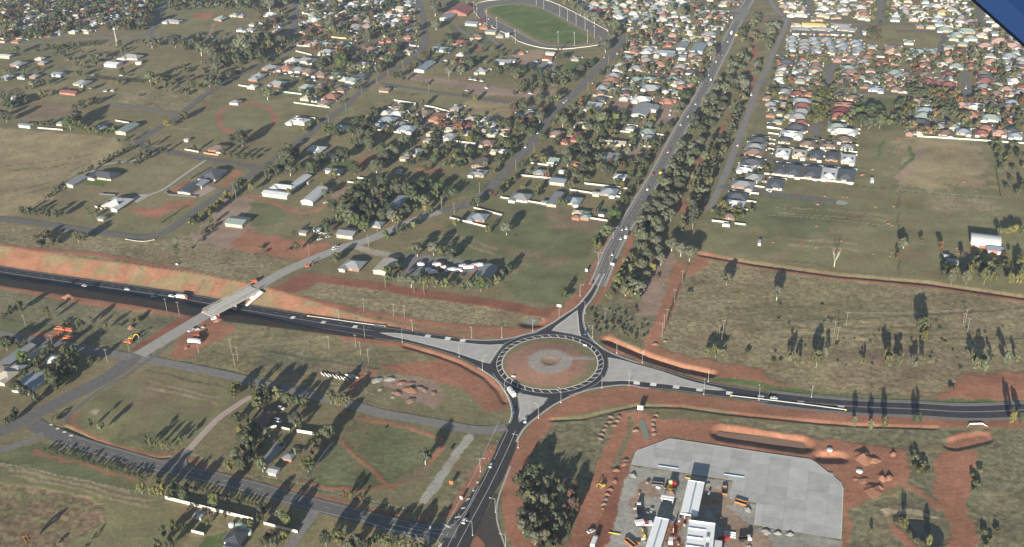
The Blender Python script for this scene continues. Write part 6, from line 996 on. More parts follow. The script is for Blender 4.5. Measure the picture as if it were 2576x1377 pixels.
# ------------------------------------------------------------------ vehicles
def car_meshes(kind):
    body = MB(); gl = MB()
    if kind == 'sedan': L_, W_, hb, pr = 4.6, 1.8, .82, [(-1.55, .8), (-1.0, 1.42), (.45, 1.42), (1.15, .8)]
    elif kind == 'suv': L_, W_, hb, pr = 4.8, 1.9, .98, [(-2.2, .96), (-2.0, 1.75), (.4, 1.75), (1.1, .96)]
    elif kind == 'ute': L_, W_, hb, pr = 5.3, 1.88, .95, [(-.5, .93), (-.35, 1.75), (.7, 1.75), (1.35, .93)]
    else: L_, W_, hb, pr = 5.2, 2.0, 1.05, [(-2.5, 1.03), (-2.5, 2.2), (1.2, 2.2), (2.0, 1.03)]
    h = L_ / 2; w2 = W_ / 2
    body.prof([(-h, .35), (-h + .08, hb - .06), (-h + .3, hb), (h - 1.0, hb), (h - .15, hb - .18), (h, .6), (h - .02, .35), (h - .55, .28), (-h + .5, .28)], -w2, w2)
    (a, z0), (b, z1), (c, _), (d, _2) = pr; ins = .16; n0 = len(body.V)
    body.add([(a, -w2 + .03, z0), (d, -w2 + .03, z0), (c, -w2 + ins + .06, z1), (b, -w2 + ins + .06, z1), (a, w2 - .03, z0), (d, w2 - .03, z0), (c, w2 - ins - .06, z1), (b, w2 - ins - .06, z1)], [(3, 2, 6, 7), (0, 3, 7, 4)] if kind == 'van' else [(3, 2, 6, 7)])
    G = [(a, -w2 + .03, z0), (d, -w2 + .03, z0), (c, -w2 + ins + .06, z1 - .01), (b, -w2 + ins + .06, z1 - .01), (a, w2 - .03, z0), (d, w2 - .03, z0), (c, w2 - ins - .06, z1 - .01), (b, w2 - ins - .06, z1 - .01)]
    gl.add(G, [(0, 1, 2, 3), (5, 4, 7, 6), (1, 5, 6, 2), (4, 0, 3, 7)])
    if kind == 'ute': body.box(-h + .1, -.6, -w2 + .05, w2 - .05, hb - .02, hb + .28)
    wh = MB().cyl_y((0, 0, 0), .34, .24, 12); rim = MB().cyl_y((0, 0, 0), .2, .26, 8)
    lt = MB().box(h - .12, h + .01, -w2 + .1, -w2 + .5, .58, .74).box(h - .12, h + .01, w2 - .5, w2 - .1, .58, .74)
    return body, gl, wh, rim, lt, (h - .95, w2 - .1)
CM = {}
for k in ('sedan', 'suv', 'ute', 'van'):
    b, gl, wh, rim, lt, wp = car_meshes(k); me = b.mesh('body', [M['car_w']]); CM[k] = (me, gl.mesh('windows', [M['glass']]), wh.mesh('wheel', [M['tyre']]), rim.mesh('rim', [M['steel']]), lt.mesh('headlights', [M['concrete_w']]), wp)
CN = {'w': 'white', 'g': 'grey', 'k': 'black', 'b': 'blue', 'r': 'red', 's': 'silver', 'o': 'orange', 'y': 'yellow'}; KN = {'sedan': 'car', 'suv': 'four-wheel drive', 'ute': 'utility truck', 'van': 'van'}
def heading(P):
    best = (1e9, 0)
    for L, hw in ROADS:
        d = np.hypot(L[:, 0] - P[0], L[:, 1] - P[1]); i = int(d.argmin())
        if d[i] < best[0]: j = min(max(i, 1), len(L) - 2); q = L[j + 1] - L[j - 1]; best = (d[i], math.atan2(q[1], q[0]))
    return best[1]
def car(c, r, u, v, col='w', kind='sedan', where='on the highway', rz=None, flip=False):
    P = place(c, r, u, v, .6); a = heading(P) if rz is None else R(rz); a += math.pi if flip else 0; root = empty(kind if kind in ('van', 'ute') else 'car', (P[0], P[1], P[2] + .1), a); root.scale = (1.0,) * 3
    tag(root, f"{CN[col]} {KN[kind]} {where}", 'van' if kind == 'van' else 'car', f"vehicles {where}"); me, gl, wh, rim, lt, (wx, wy) = CM[kind]
    ob('body', me, root, mat=M['car_' + col]); ob('windows', gl, root); ob('headlights', lt, root)
    for sx in (-1, 1):
        for sy in (-1, 1): w0 = ob('wheel', wh, root, (sx * wx, sy * wy, .34)); ob('rim', rim, w0)
for c, r, u, v, col, k, where, fl in [(0, 2, 850, 122, 's', 'sedan', 'driving in the road cutting', 1), (0, 2, 1280, 158, 'w', 'sedan', 'driving in the road cutting', 1), (0, 2, 1540, 234, 'b', 'sedan', 'driving in the road cutting', 0), (0, 2, 1730, 226, 'w', 'ute', 'parked in the cutting by the bridge', 0),
    (3, 2, 60, 1252, 'w', 'sedan', 'on the right-hand bypass leg', 1), (2, 2, 740, 602, 'b', 'sedan', 'entering the roundabout from the north', 1), (1, 3, 2590, 1, 'b', 'sedan', 'leaving the roundabout southwards', 1), (2, 3, 135, 102, 'w', 'ute', 'beside the southern traffic island', 0), (2, 2, 805, 95, 'r', 'sedan', 'on the highway just above the roundabout', 0),
    (2, 1, 1010, 1182, 'w', 'sedan', 'on the highway', 0), (2, 1, 1097, 1024, 'w', 'sedan', 'on the highway', 0), (2, 1, 1110, 932, 's', 'sedan', 'on the highway', 1), (2, 1, 1155, 922, 'w', 'suv', 'on the highway', 0), (2, 1, 1366, 527, 'w', 'ute', 'on the highway', 0), (2, 1, 1420, 378, 'r', 'ute', 'parked on the highway shoulder', 0), (2, 1, 1585, 130, 'r', 'sedan', 'on the highway', 0), (2, 1, 1570, 154, 'w', 'sedan', 'on the highway', 1),
    (2, 0, 1700, 1255, 'w', 'sedan', 'on the highway beyond the shed yard', 1), (2, 0, 1776, 1173, 'w', 'suv', 'on the highway beyond the shed yard', 0), (2, 0, 1850, 1046, 'w', 'sedan', 'on the highway beyond the shed yard', 0), (2, 0, 2003, 803, 'w', 'van', 'turning off the highway, upper right', 0), (2, 0, 1980, 754, 'w', 'sedan', 'on the far stretch of highway', 1), (2, 0, 2057, 621, 'w', 'suv', 'on the far stretch of highway', 0), (2, 0, 2090, 557, 'r', 'van', 'on the far stretch of highway', 1), (2, 0, 2120, 549, 'k', 'sedan', 'on the far stretch of highway', 0), (2, 0, 2172, 419, 's', 'sedan', 'on the far stretch of highway', 0),
    (1, 3, 2365, 552, 's', 'sedan', 'driving south of the roundabout', 1), (1, 3, 2100, 1112, 'w', 'suv', 'at the bottom road junction', 1), (1, 1, 800, 1110, 'w', 'ute', 'parked beside the bridge road', 0), (1, 1, 790, 1128, 'w', 'sedan', 'parked beside the bridge road', 0), (0, 2, 1920, 570, 'w', 'ute', 'on the bridge approach road', 0),
    (2, 1, 140, 102, 'w', 'suv', 'parked by the bridge road bend', 0), (2, 0, 260, 1337, 'w', 'sedan', 'on the upper bridge road', 0), (2, 0, 590, 1087, 'w', 'sedan', 'on the upper bridge road', 0), (2, 0, 930, 577, 'w', 'sedan', 'on the upper bridge road', 1), (2, 0, 1060, 540, 'w', 'sedan', 'on the upper bridge road', 0), (2, 0, 795, 842, 'k', 'sedan', 'on the upper bridge road', 0), (2, 0, 812, 838, 'w', 'sedan', 'on the upper bridge road', 1), (2, 0, 525, 1032, 'w', 'sedan', 'parked left of the bridge road', 0), (2, 0, 540, 1020, 'w', 'sedan', 'parked left of the bridge road', 0), (2, 0, 556, 1006, 's', 'sedan', 'parked left of the bridge road', 0),
    (1, 0, 295, 742, 'w', 'sedan', 'parked in the small estate street', 0), (1, 0, 370, 767, 'w', 'suv', 'parked in the small estate street', 0), (1, 0, 415, 772, 'w', 'sedan', 'parked in the small estate street', 0), (1, 0, 585, 810, 'w', 'van', 'parked in the small estate street', 0), (1, 0, 1630, 1242, 'w', 'sedan', 'in the small cul-de-sac', 0), (1, 0, 1910, 612, 'w', 'suv', 'in the showground', 0), (1, 0, 2110, 797, 'r', 'sedan', 'in the caravan park', 0), (1, 0, 2160, 799, 'w', 'van', 'in the caravan park', 0), (1, 0, 2205, 807, 'w', 'van', 'in the caravan park', 0), (1, 0, 2270, 817, 'w', 'suv', 'in the caravan park', 0), (1, 0, 2320, 887, 'w', 'suv', 'in the caravan park', 0), (1, 0, 2120, 912, 's', 'sedan', 'in the caravan park', 0),
    (3, 0, 1990, 884, 'w', 'van', 'on the curving suburban street', 0), (3, 0, 2030, 912, 'b', 'suv', 'on the curving suburban street', 0), (3, 0, 500, 197, 'w', 'sedan', 'on the far cross street', 0), (2, 1, 2272, 85, 'w', 'sedan', 'on the side street beside the estate', 0), (3, 1, 15, 547, 'w', 'suv', 'in front of the last charcoal house', 0), (2, 0, 1590, 1155, 'w', 'ute', 'in the big shed yard', 0), (2, 0, 1600, 1110, 'w', 'sedan', 'in the big shed yard', 0), (2, 0, 1085, 1118, 'w', 'van', 'in the big shed yard', 0), (2, 0, 2410, 955, 'w', 'van', 'parked by the upper side street', 0),
    (1, 1, 640, 1030, 'w', 'sedan', 'in the red dirt yard', 0), (1, 1, 635, 970, 'w', 'van', 'in the red dirt yard', 0), (1, 1, 700, 970, 'w', 'sedan', 'in the red dirt yard', 0), (1, 1, 725, 1005, 's', 'sedan', 'in the red dirt yard', 0), (1, 1, 780, 845, 'w', 'sedan', 'in the red dirt yard', 0), (1, 1, 225, 608, 'w', 'suv', 'by the white courtyard house', 0), (1, 1, 700, 660, 'w', 'sedan', 'in the wreck-strewn yard', 0), (1, 1, 530, 467, 'w', 'van', 'by the white courtyard house', 0), (2, 1, 1092, 562, 'w', 'suv', 'in the fenced pool yard', 0), (0, 0, 1060, 920, 'w', 'van', 'in the left-hand acreage yard', 0), (0, 0, 1130, 915, 'w', 'van', 'in the left-hand acreage yard', 0), (0, 0, 930, 762, 'w', 'van', 'in the left-hand acreage yard', 0), (0, 0, 920, 890, 'w', 'suv', 'in the left-hand acreage yard', 0), (0, 0, 1220, 760, 'w', 'van', 'in the left-hand acreage yard', 0), (1, 1, 1805, 85, 'w', 'van', 'behind the grey house by the trees', 0), (1, 1, 2120, 95, 'w', 'van', 'behind the long cream fence', 0), (1, 3, 220, 105, 'w', 'van', 'behind the brown-roofed farmhouse', 0), (1, 2, 255, 1355, 'w', 'suv', 'under the farmhouse trees', 0), (2, 0, 90, 932, 'w', 'van', 'in the caravan row', 0), (2, 0, 185, 942, 'w', 'van', 'in the caravan row', 0), (2, 0, 290, 952, 'w', 'van', 'in the caravan row', 0), (2, 0, 240, 622, 'w', 'van', 'on the grey showground apron', 0), (2, 0, 200, 650, 'w', 'van', 'on the grey showground apron', 0), (2, 0, 385, 615, 'w', 'van', 'on the grey showground apron', 0), (2, 0, 385, 632, 'w', 'van', 'on the grey showground apron', 0)]:
    car(c, r, u, v, col, k, where, flip=bool(fl))
# motor coach and trucks
def wheels(root, xs, y, rad=.5):
    me = MB().cyl_y((0, 0, 0), rad, .35, 12).mesh('wheel', [M['tyre']])
    for x in xs:
        for s in (-1, 1): ob('wheel', me, root, (x, s * y, rad))
def coach(P, a):
    root = empty('motor_home', P, a); tag(root, 'large white motor home leaving the roundabout beside dark shadow', 'motor home')
    ob('body', MB().prof([(-5, .5), (-5, 3.2), (-4.7, 3.4), (4.2, 3.4), (4.9, 2.6), (5.0, .5)], -1.25, 1.25).mesh('body', [M['car_w']]), root); ob('roof_unit', MB().box(-2.5, -.8, -.7, .7, 3.38, 3.7).box(.8, 2.2, -.6, .6, 3.38, 3.62).mesh('roof_unit', [M['steel']]), root)
    ob('windscreen', MB().add([(4.93, -1.1, 1.5), (4.93, 1.1, 1.5), (4.55, 1.1, 3.05), (4.55, -1.1, 3.05)], [(0, 1, 2, 3)]).mesh('windscreen', [M['glass']]), root); ob('side_windows', MB().box(-3.5, 3.5, -1.27, 1.27, 1.9, 2.7).mesh('side_windows', [M['glass']]), root)
    ob('orange_tail', MB().box(-5.05, -4.9, -1.1, 1.1, .6, 1.2).mesh('orange_tail', [M['car_o']]), root); wheels(root, (-2.8, 3.2), 1.1, .48)
p = place(2, 2, -5, 1195, 1.5); coach((p[0], p[1], .08), R(112))
def truck(c, r, u, v, cab='o', tray='o', rz=0, where='', tipper=True, L_=7.5):
    P = place(c, r, u, v, 1.); root = empty('truck', (P[0], P[1], P[2] + .05), R(rz)); tag(root, f"{CN[cab]} {'tipper' if tipper else 'box'} truck {where}", 'truck', 'work trucks'); h = L_ / 2
    ob('cab', MB().prof([(h - 2.1, .6), (h - 2.1, 2.7), (h - .5, 2.7), (h - .05, 1.7), (h, .6)], -1.2, 1.2).mesh('cab', [M['car_' + cab]]), root); ob('windscreen', MB().box(h - 1.5, h - .35, -1.22, 1.22, 1.75, 2.4).mesh('windscreen', [M['glass']]), root)
    ob('chassis', MB().box(-h, h - 2.1, -.5, .5, .6, .95).mesh('chassis', [M['darksteel']]), root)
    if tipper: t = MB().box(-h, h - 2.4, -1.25, 1.25, .96, 1.1).box(-h, h - 2.4, -1.25, -1.15, 1.1, 2.1).box(-h, h - 2.4, 1.15, 1.25, 1.1, 2.1).box(h - 2.5, h - 2.4, -1.15, 1.15, 1.1, 2.4).box(-h, -h + .1, -1.15, 1.15, 1.1, 2.0)
    else: t = MB().box(-h, h - 2.3, -1.25, 1.25, .96, 3.2)
    ob('tray' if tipper else 'cargo_box', t.mesh('tray', [M['car_' + tray]]), root); wheels(root, (-h + 1, -h + 2.2, h - 1.2), 1.0, .48)
def excavator(c, r, u, v, col='y', rz=0, where='', size=1.):
    P = place(c, r, u, v, 1.); root = empty('excavator', P, R(rz)); root.scale = (size,) * 3; tag(root, f"{CN[col]} excavator {where}", 'excavator', 'excavators')
    for s in (-1, 1): ob('track', MB().prof([(-1.9, .35), (-1.6, .85), (1.6, .85), (1.9, .35), (1.6, 0), (-1.6, 0)], s * 1.15 - .3, s * 1.15 + .3).mesh('track', [M['darksteel']]), root)
    ob('body', MB().box(-2.1, 1.2, -1.3, 1.3, .9, 2.0, top=(.1, .1)).mesh('body', [M['car_' + col]]), root); ob('cab', MB().box(-.2, 1.25, .3, 1.25, 1.95, 2.95, top=(.15, .08)).mesh('cab', [M['glass']]), root); ob('cab_roof', MB().box(-.1, 1.15, .35, 1.2, 2.96, 3.05).mesh('cab_roof', [M['car_' + col]]), root)
    ob('boom', MB().prof([(1.0, 1.5), (2.6, 4.0), (4.4, 4.2), (4.5, 3.8), (2.9, 3.5), (1.5, 1.3)], -.25, .25).mesh('boom', [M['car_' + col]]), root); ob('arm', MB().prof([(4.2, 4.3), (4.7, 4.1), (5.6, 1.7), (5.3, 1.6)], -.18, .18).mesh('arm', [M['car_' + col]]), root)
    ob('bucket', MB().prof([(5.2, 1.8), (5.8, 1.7), (5.7, .6), (4.9, .4), (4.7, .9)], -.55, .55).mesh('bucket', [M['darksteel']]), root)
truck(0, 2, 600, 556, 'o', 'o', -12, 'in the line of roadworks vehicles'); truck(0, 2, 690, 570, 'o', 'o', -12, 'in the line of roadworks vehicles'); truck(0, 2, 690, 650, 'o', 'o', -12, 'nearest the old road edge'); excavator(0, 2, 575, 628, 'o', 60, 'beside the line of orange trucks', .8)
excavator(0, 2, 1320, 655, 'y', 10, 'on the grass left of bridge approach', 1.05); truck(0, 2, 1290, 690, 'o', 'o', -20, 'under the yellow excavator', True, 6); truck(0, 2, 1978, 635, 'o', 'o', 20, 'on red dirt below the bridge', True, 5); truck(0, 2, 1958, 687, 'w', 'w', -8, 'long, on red dirt below the bridge', False, 10)
truck(0, 2, 2165, 452, 'r', 'w', 40, 'at the near end of the bridge', True, 6); excavator(0, 2, 2030, 405, 'o', 20, 'at the left corner of the bridge', .8); truck(0, 2, 1835, 240, 'o', 'w', -14, 'parked in the cutting under the bridge', False, 10); excavator(1, 1, 515, 1300, 'o', 30, 'on the gravel beyond the bridge', .9); truck(0, 2, 2555, 85, 'o', 'o', 25, 'at the far end of the bridge', True, 5)
truck(2, 0, 2210, 335, 'w', 'w', 250, 'on the far stretch of highway', False, 9)
excavator(2, 3, 910, 752, 'y', 200, 'beside the red haul road', .7); truck(2, 3, 1597, 757, 'w', 'y', 80, 'behind the first white canopy', True, 7); truck(2, 3, 1632, 755, 'r', 'r', 80, 'behind the first white canopy', True, 6); truck(2, 3, 1305, 1140, 'r', 'w', 10, 'left of the lower canopy', False, 7); truck(2, 3, 1365, 1147, 'w', 'w', 5, 'left of the lower canopy', True, 6); truck(2, 3, 1278, 1000, 'w', 'k', 85, 'parked on gravel with dark trailer', True, 10); excavator(2, 3, 1620, 1260, 'o', 80, 'in the trench between canopies', 1.); truck(2, 3, 1600, 1315, 'w', 'w', 75, 'in the trench between canopies', False, 6)
truck(2, 3, 2130, 1297, 'r', 'r', 10, 'right of the flat white building', True, 6); truck(2, 3, 2345, 1295, 'w', 'k', 5, 'on gravel at the bottom right', True, 7); truck(2, 3, 830, 1325, 'w', 'w', 70, 'on the red haul road', False, 9); car(2, 3, 795, 1215, 'w', 'sedan', 'on the red haul road', 30); truck(2, 3, 1090, 1040, 's', 'w', 0, 'x', True, 5) if 0 else None
car(2, 3, 1280, 1090, 'r', 'sedan', 'beside the lower canopy', 20); excavator(2, 3, 1325, 1250, 'y', 100, 'at the left edge of the gravel pad', .7); car(2, 3, 1590, 1110, 'b', 'sedan', 'between the two canopies', 0); car(3, 1, 1045, 440, 'w', 'van', 'x', 80) if 0 else None
truck(1, 1, 1820, 1345, 'r', 'r', 10, 'in the truck yard', True, 8); truck(1, 1, 1830, 1295, 'r', 'w', 10, 'in the truck yard, farther row', False, 9); truck(1, 1, 1900, 1325, 'r', 'w', 10, 'in the truck yard, middle', False, 7); truck(1, 1, 2150, 1320, 'r', 'w', 8, 'in the truck yard by the trees', False, 11)
for i, (u, v, a, b) in enumerate(((1740, 1350, 'w', 'w'), (1790, 1368, 's', 'w'), (1960, 1345, 'w', 's'), (2040, 1350, 'w', 'w'), (2090, 1310, 'r', 's'), (2230, 1300, 'w', 'w'), (1660, 1290, 's', 's'))): truck(1, 1, u, v, a, b, 8 + 4 * (i % 3), 'in the truck yard among parked trailers', False, 6 + i % 3 * 2)
# ------------------------------------------------------------------ lamp posts, power poles, signs
def lamp_mesh(arms):
    p = MB().tube((0, 0, 0), (0, 0, 10), .11, .07, 8); arm = MB(); hd_ = MB()
    for s in arms: arm.tube((0, 0, 9.9), (s * 2.6, 0, 10.35), .06, .05, 6); hd_.box(min(s * 2.4, s * 3.3), max(s * 2.4, s * 3.3), -.2, .2, 10.28, 10.45)
    return p.mesh('pole', [M['steel']]), arm.mesh('arm', [M['steel']]), hd_.mesh('lamp_head', [M['concrete_w']]), MB().tube((0, 0, -.1), (0, 0, .3), .4, .34, 8).mesh('footing', [M['concrete_w']])
LM1, LM2 = lamp_mesh((1,)), lamp_mesh((1, -1))
def lamp(c, r, u, v, az=0, dbl=False, where='by the roundabout', h=1.):
    P = place(c, r, u, v); root = empty('street_lamp', P, R(az)); root.scale = (h,) * 3; tag(root, f"{'double-armed' if dbl else 'grey steel'} street lamp {where}", 'street lamp', 'street lamps'); a, b, c_, d = LM2 if dbl else LM1
    ob('pole', a, root); ob('arm', b, root); ob('lamp_head', c_, root); ob('footing', d, root)
for u, v, az in ((210, 578, -60), (685, 225, -20), (735, 400, 160), (810, 640, 200), (1055, 800, 240), (1310, 900, 250), (1975, 1085, 260), (905, 1150, 110), (493, 1297, 120)): lamp(2, 2, u, v, az)
for u, v, az in ((1930, 1215, 80), (1178, 1125, 90), (2485, 1275, 90)): lamp(2, 2, u, v, az, where='along the right-hand splitter island')
for u, v, az in ((1095, 640, 80), (1473, 690, 80), (2045, 840, 60), (2280, 970, 50), (1575, 570, 260), (2172, 645, 260), (2475, 645, 270), (835, 465, 260), (2505, 1190, 20)): lamp(1, 2, u, v, az, where='along the left bypass leg')
lamp(3, 2, 437, 1245, 260, where='on the right-hand bypass verge'); 
for u, v, az in ((2258, 615, -10), (2410, 1025, 170), (2180, 1257, 170), (2515, 1390, 170)): lamp(1, 3, u, v, az, where='along the highway south of roundabout')
lamp(2, 3, 62, 375, 170, where='right of the southern leg'); lamp(2, 3, 268, 75, 140, where='at the southern splitter exit'); lamp(2, 1, 868, 1275, -20, True, 'left of the highway'); lamp(2, 1, 1018, 1020, -20, where='left of the highway by trees')
PM = (MB().tube((0, 0, -.2), (0, 0, 10.5), .17, .12, 8).mesh('pole', [M['wood']]), MB().box(-1.3, 1.3, -.07, .07, 9.9, 10.1).mesh('crossarm', [M['wood']]), MB().tube((-1.1, 0, 10.1), (-1.1, 0, 10.35), .06, .05, 6).tube((1.1, 0, 10.1), (1.1, 0, 10.35), .06, .05, 6).tube((0, 0, 10.4), (0, 0, 10.7), .06, .05, 6).mesh('insulators', [M['concrete_w']]))
def pole(c, r, u, v, where, az=-20, h=1.):
    P = place(c, r, u, v); root = empty('power_pole', P, R(az)); root.scale = (h,) * 3; tag(root, f"wooden power pole {where}", 'power pole', f"power poles {where}")
    for n_, m_ in zip(('pole', 'crossarm', 'insulators'), PM): ob(n_, m_, root)
for c, r, where, az, L in [(1, 2, 'in the grass below the left leg', -20, [(738, 762), (1007, 745), (1055, 820), (1133, 890)]), (1, 2, 'above the left bypass leg', -20, [(1088, 375), (1388, 430), (1495, 450), (1303, 140), (1592, 195), (1692, 205)]), (2, 2, 'on the red track right of highway', -10, [(1510, 630), (1530, 545), (1558, 485), (1635, 285), (1712, 95)]), (2, 2, 'in the rough field near roundabout', 0, [(2085, 650), (2125, 600), (2107, 715), (935, 480)]), (3, 2, 'in the rough right-hand field', 0, [(665, 610), (695, 672), (787, 520), (1985, 490), (1960, 528), (2007, 582)]),
    (0, 2, 'near the left road junction', -20, [(263, 545), (535, 745), (1083, 890), (1303, 790), (1680, 375), (1805, 410), (2000, 805), (2330, 790), (2365, 940), (2395, 870)]), (1, 1, 'along the bridge road', 70, [(2250, 570), (1870, 725), (1995, 780), (1222, 960), (1135, 1110), (535, 1200)]), (1, 0, 'along the long left street', 70, [(1070, 990), (905, 1100), (735, 1255), (1215, 840), (1330, 780), (1480, 690), (1635, 605), (390, 470)]), (1, 0, 'along the caravan park lane', -20, [(1945, 830), (1740, 940)]), (2, 1, 'left of the highway', 70, [(222, 175), (40, 340), (985, 1330)]), (0, 1, 'at the corner road', 70, [(2350, 580), (2378, 622)]), (2, 0, 'along the upper bridge road', 70, [(765, 920), (970, 650), (1155, 430)])]:
    for u, v in L: pole(c, r, u, v, where, az, 1.05 if pxm(place(c, r, u, v)) > 3 else 1.1)
def wires(A, B, n=3):
    pa, pb = place(*A), place(*B); mb = MB()
    for k in range(n):
        o = (k - 1) * 1.1; prev = None
        for i in range(9):
            t = i / 8; q = pa * (1 - t) + pb * t; z = 10.6 - 5.5 * t * (1 - t); d = (pb - pa)[:2]; d = d / np.hypot(*d); q = Vector((q[0] - d[1] * o, q[1] + d[0] * o, z))
            if prev is not None: mb.tube(prev, q, .022, n=3)
            prev = q
    return mb
M['wire'] = mat('wire', (.25, .25, .25), .6, .05, 1, .3); allw = [((2, 2, 1510, 630), (2, 2, 935, 480)), ((2, 2, 1558, 485), (2, 2, 1635, 285)), ((2, 2, 1635, 285), (2, 2, 1712, 95)), ((1, 2, 738, 762), (0, 2, 2395, 870)), ((1, 2, 1303, 140), (1, 2, 1592, 195)), ((3, 2, 665, 610), (2, 2, 2125, 600)), ((3, 2, 787, 520), (3, 2, 1985, 490))]
for a, b in allw:
    o = ob('power_line', wires(a, b).mesh('power_line', [M['wire']])); tag(o, f"thin power lines sagging between poles {'by the roundabout' if a[0] == 2 else ('across the rough right field' if a[0] == 3 else 'beside the left bypass leg')}", 'power line', 'power lines')
FL = lamp_mesh((1, -1))
for c, r, L in ((2, 0, [(480, 170), (560, 215), (645, 260), (735, 302), (828, 390), (35, 440), (465, 452), (628, 462), (760, 437), (245, 55), (320, 92)]), (1, 0, [(2195, 142), (2220, 168), (2325, 232), (2425, 302), (2125, 92)])):
    for u, v in L:
        P = place(c, r, u, v); root = empty('floodlight_pole', P, R(60)); root.scale = (1.9, 1.9, 1.75); tag(root, 'tall white floodlight pole around the race track', 'floodlight', 'floodlights around the race track'); ob('pole', FL[0], root); ob('lamp_bar', MB().box(-.9, .9, -.12, .12, 9.7, 10.2).mesh('lamp_bar', [M['concrete_w']]), root)
P = place(0, 0, 1180, 465); ma = empty('radio_mast', P); tag(ma, 'tall pale lattice radio mast, upper left', 'mast'); mb = MB()
for i in range(3):
    a = i * 2.094; mb.tube((1.1 * math.cos(a), 1.1 * math.sin(a), 0), (.3 * math.cos(a), .3 * math.sin(a), 24), .13, .1, 5)
    for k in range(10): b = (i + 1) * 2.094; r0 = 1.1 - .8 * k / 10; r1 = 1.1 - .8 * (k + 1) / 10; mb.tube((r0 * math.cos(a), r0 * math.sin(a), 2.4 * k), (r1 * math.cos(b), r1 * math.sin(b), 2.4 * k + 2.4), .07, n=4)
ob('lattice', mb.mesh('lattice', [M['concrete_w']]), ma); ob('antenna', MB().box(-1, 1, -.5, .5, 23, 25).tube((0, 0, 25), (0, 0, 27), .08).mesh('antenna', [M['concrete_w']]), ma)
def board(c, r, u, v, w_, h_, z, colr, label, az=-20, legs=1):
    P = place(c, r, u, v); root = empty('road_sign', P, R(az)); tag(root, label, 'sign', 'road signs'); lg = MB()
    for x in ([0] if legs == 1 else [-w_ * .3, w_ * .3]): lg.tube((x, .08, -.1), (x, .08, z + h_ * .7), .07, n=6)
    ob('sign_post', lg.mesh('sign_post', [M['steel']]), root); ob('sign_panel', MB().box(-w_ / 2, w_ / 2, -.06, .02, z, z + h_).mesh('sign_panel', [M[colr]]), root)
board(2, 2, 475, 440, 3.4, 2., 9., 'car_w', 'white sign board on tall post left of the highway'); board(2, 1, 1325, 705, 2.8, 1.6, 2., 'car_s', 'pale road sign right of the highway by big gums', legs=2); board(2, 1, 1140, 1055, 2.2, 2.4, 3., 'car_w', 'white road sign right of the highway by shrubs'); board(2, 1, 1008, 1310, 3., 2., 1.6, 'car_w', 'white road sign beside the red verge', legs=2); board(2, 1, 748, 1365, 2., 2.4, .8, 'car_w', 'small white sign at the paddock corner'); board(2, 1, 1495, 400, 3.2, 2.2, 2.5, 'car_y', 'orange-yellow warning sign right of the highway'); board(2, 0, 2255, 385, 3.4, 2.2, 3, 'car_y', 'orange sign on the far right highway verge'); board(2, 0, 2208, 215, 3., 2.2, 4, 'fol_C' if 0 else 'car_w', 'sign at the far crossing')
board(1, 3, 1965, 755, 2.4, 2.2, 1., 'car_o', 'orange message board on the lower paddock'); board(1, 3, 2065, 905, 2., 2., .8, 'car_w', 'white message trailer beside the southern leg', -40); board(2, 2, 735, 732, 2.6, .9, .4, 'car_w', 'white chevron board at island top right', -30, 2); board(2, 2, 15, 1045, 2.6, .9, .4, 'car_w', 'white chevron board at island bottom left', -10, 2); board(2, 3, 1290, 10, 3.6, 3.2, 1.2, 'car_w', 'large white sign above the construction site', -10, 2); board(0, 1, 1780, 1292, 2., 1., .3, 'car_w', 'small white sign in the rough strip'); board(1, 0, 2530, 380, 5., 6., 0.5, 'concrete_w', 'pale tank tower by the race track', 20, 2)
# guard rails
def rail(c, r, pts, label):
    P = [place(c if u < 9000 else c, r, u, v) for u, v in pts]; L = smooth_line(np.array(P), 3.); root = empty('guard_rail', L[0]); tag(root, label, 'guard rail', 'guard rails'); Lr_ = L - L[0]; n = len(L); V = np.vstack([Lr_ + [0, 0, .25], Lr_ + [0, 0, .85]]); I = np.arange(n - 1)
    ob('rail', fastmesh('rail', V, np.c_[I, I + 1, I + n + 1, I + n], M['concrete']), root); ob('rail_top', strip_mesh('rail_top', Lr_, .14, .87, M['steel']), root); mp_ = MB().box(-.08, .08, -.08, .08, 0, .8).mesh('post', [M['steel']])
    for q in Lr_[::1]: ob('post', mp_, root, q)
    for q in (Lr_[0], Lr_[-1]): ob('end_terminal', MB().box(-.7, .7, -.25, .25, .1, .9, top=(.2, .1)).mesh('end_terminal', [M['car_y']]), root, q, R(-12))
rail(1, 2, [(525, 432), (750, 462), (1000, 498), (1300, 536)], 'white guard rail with yellow ends, left bypass leg'); rail(2, 2, [(2205, 1234), (2576, 1277), (2576 + 400, 1326), (2576 + 780, 1377)], 'white guard rail with yellow ends, right bypass leg'); rail(0, 1, [(1270, 1037), (1400, 1058), (1490, 1055), (1550, 1042)], 'pale guard rail around the road bend')
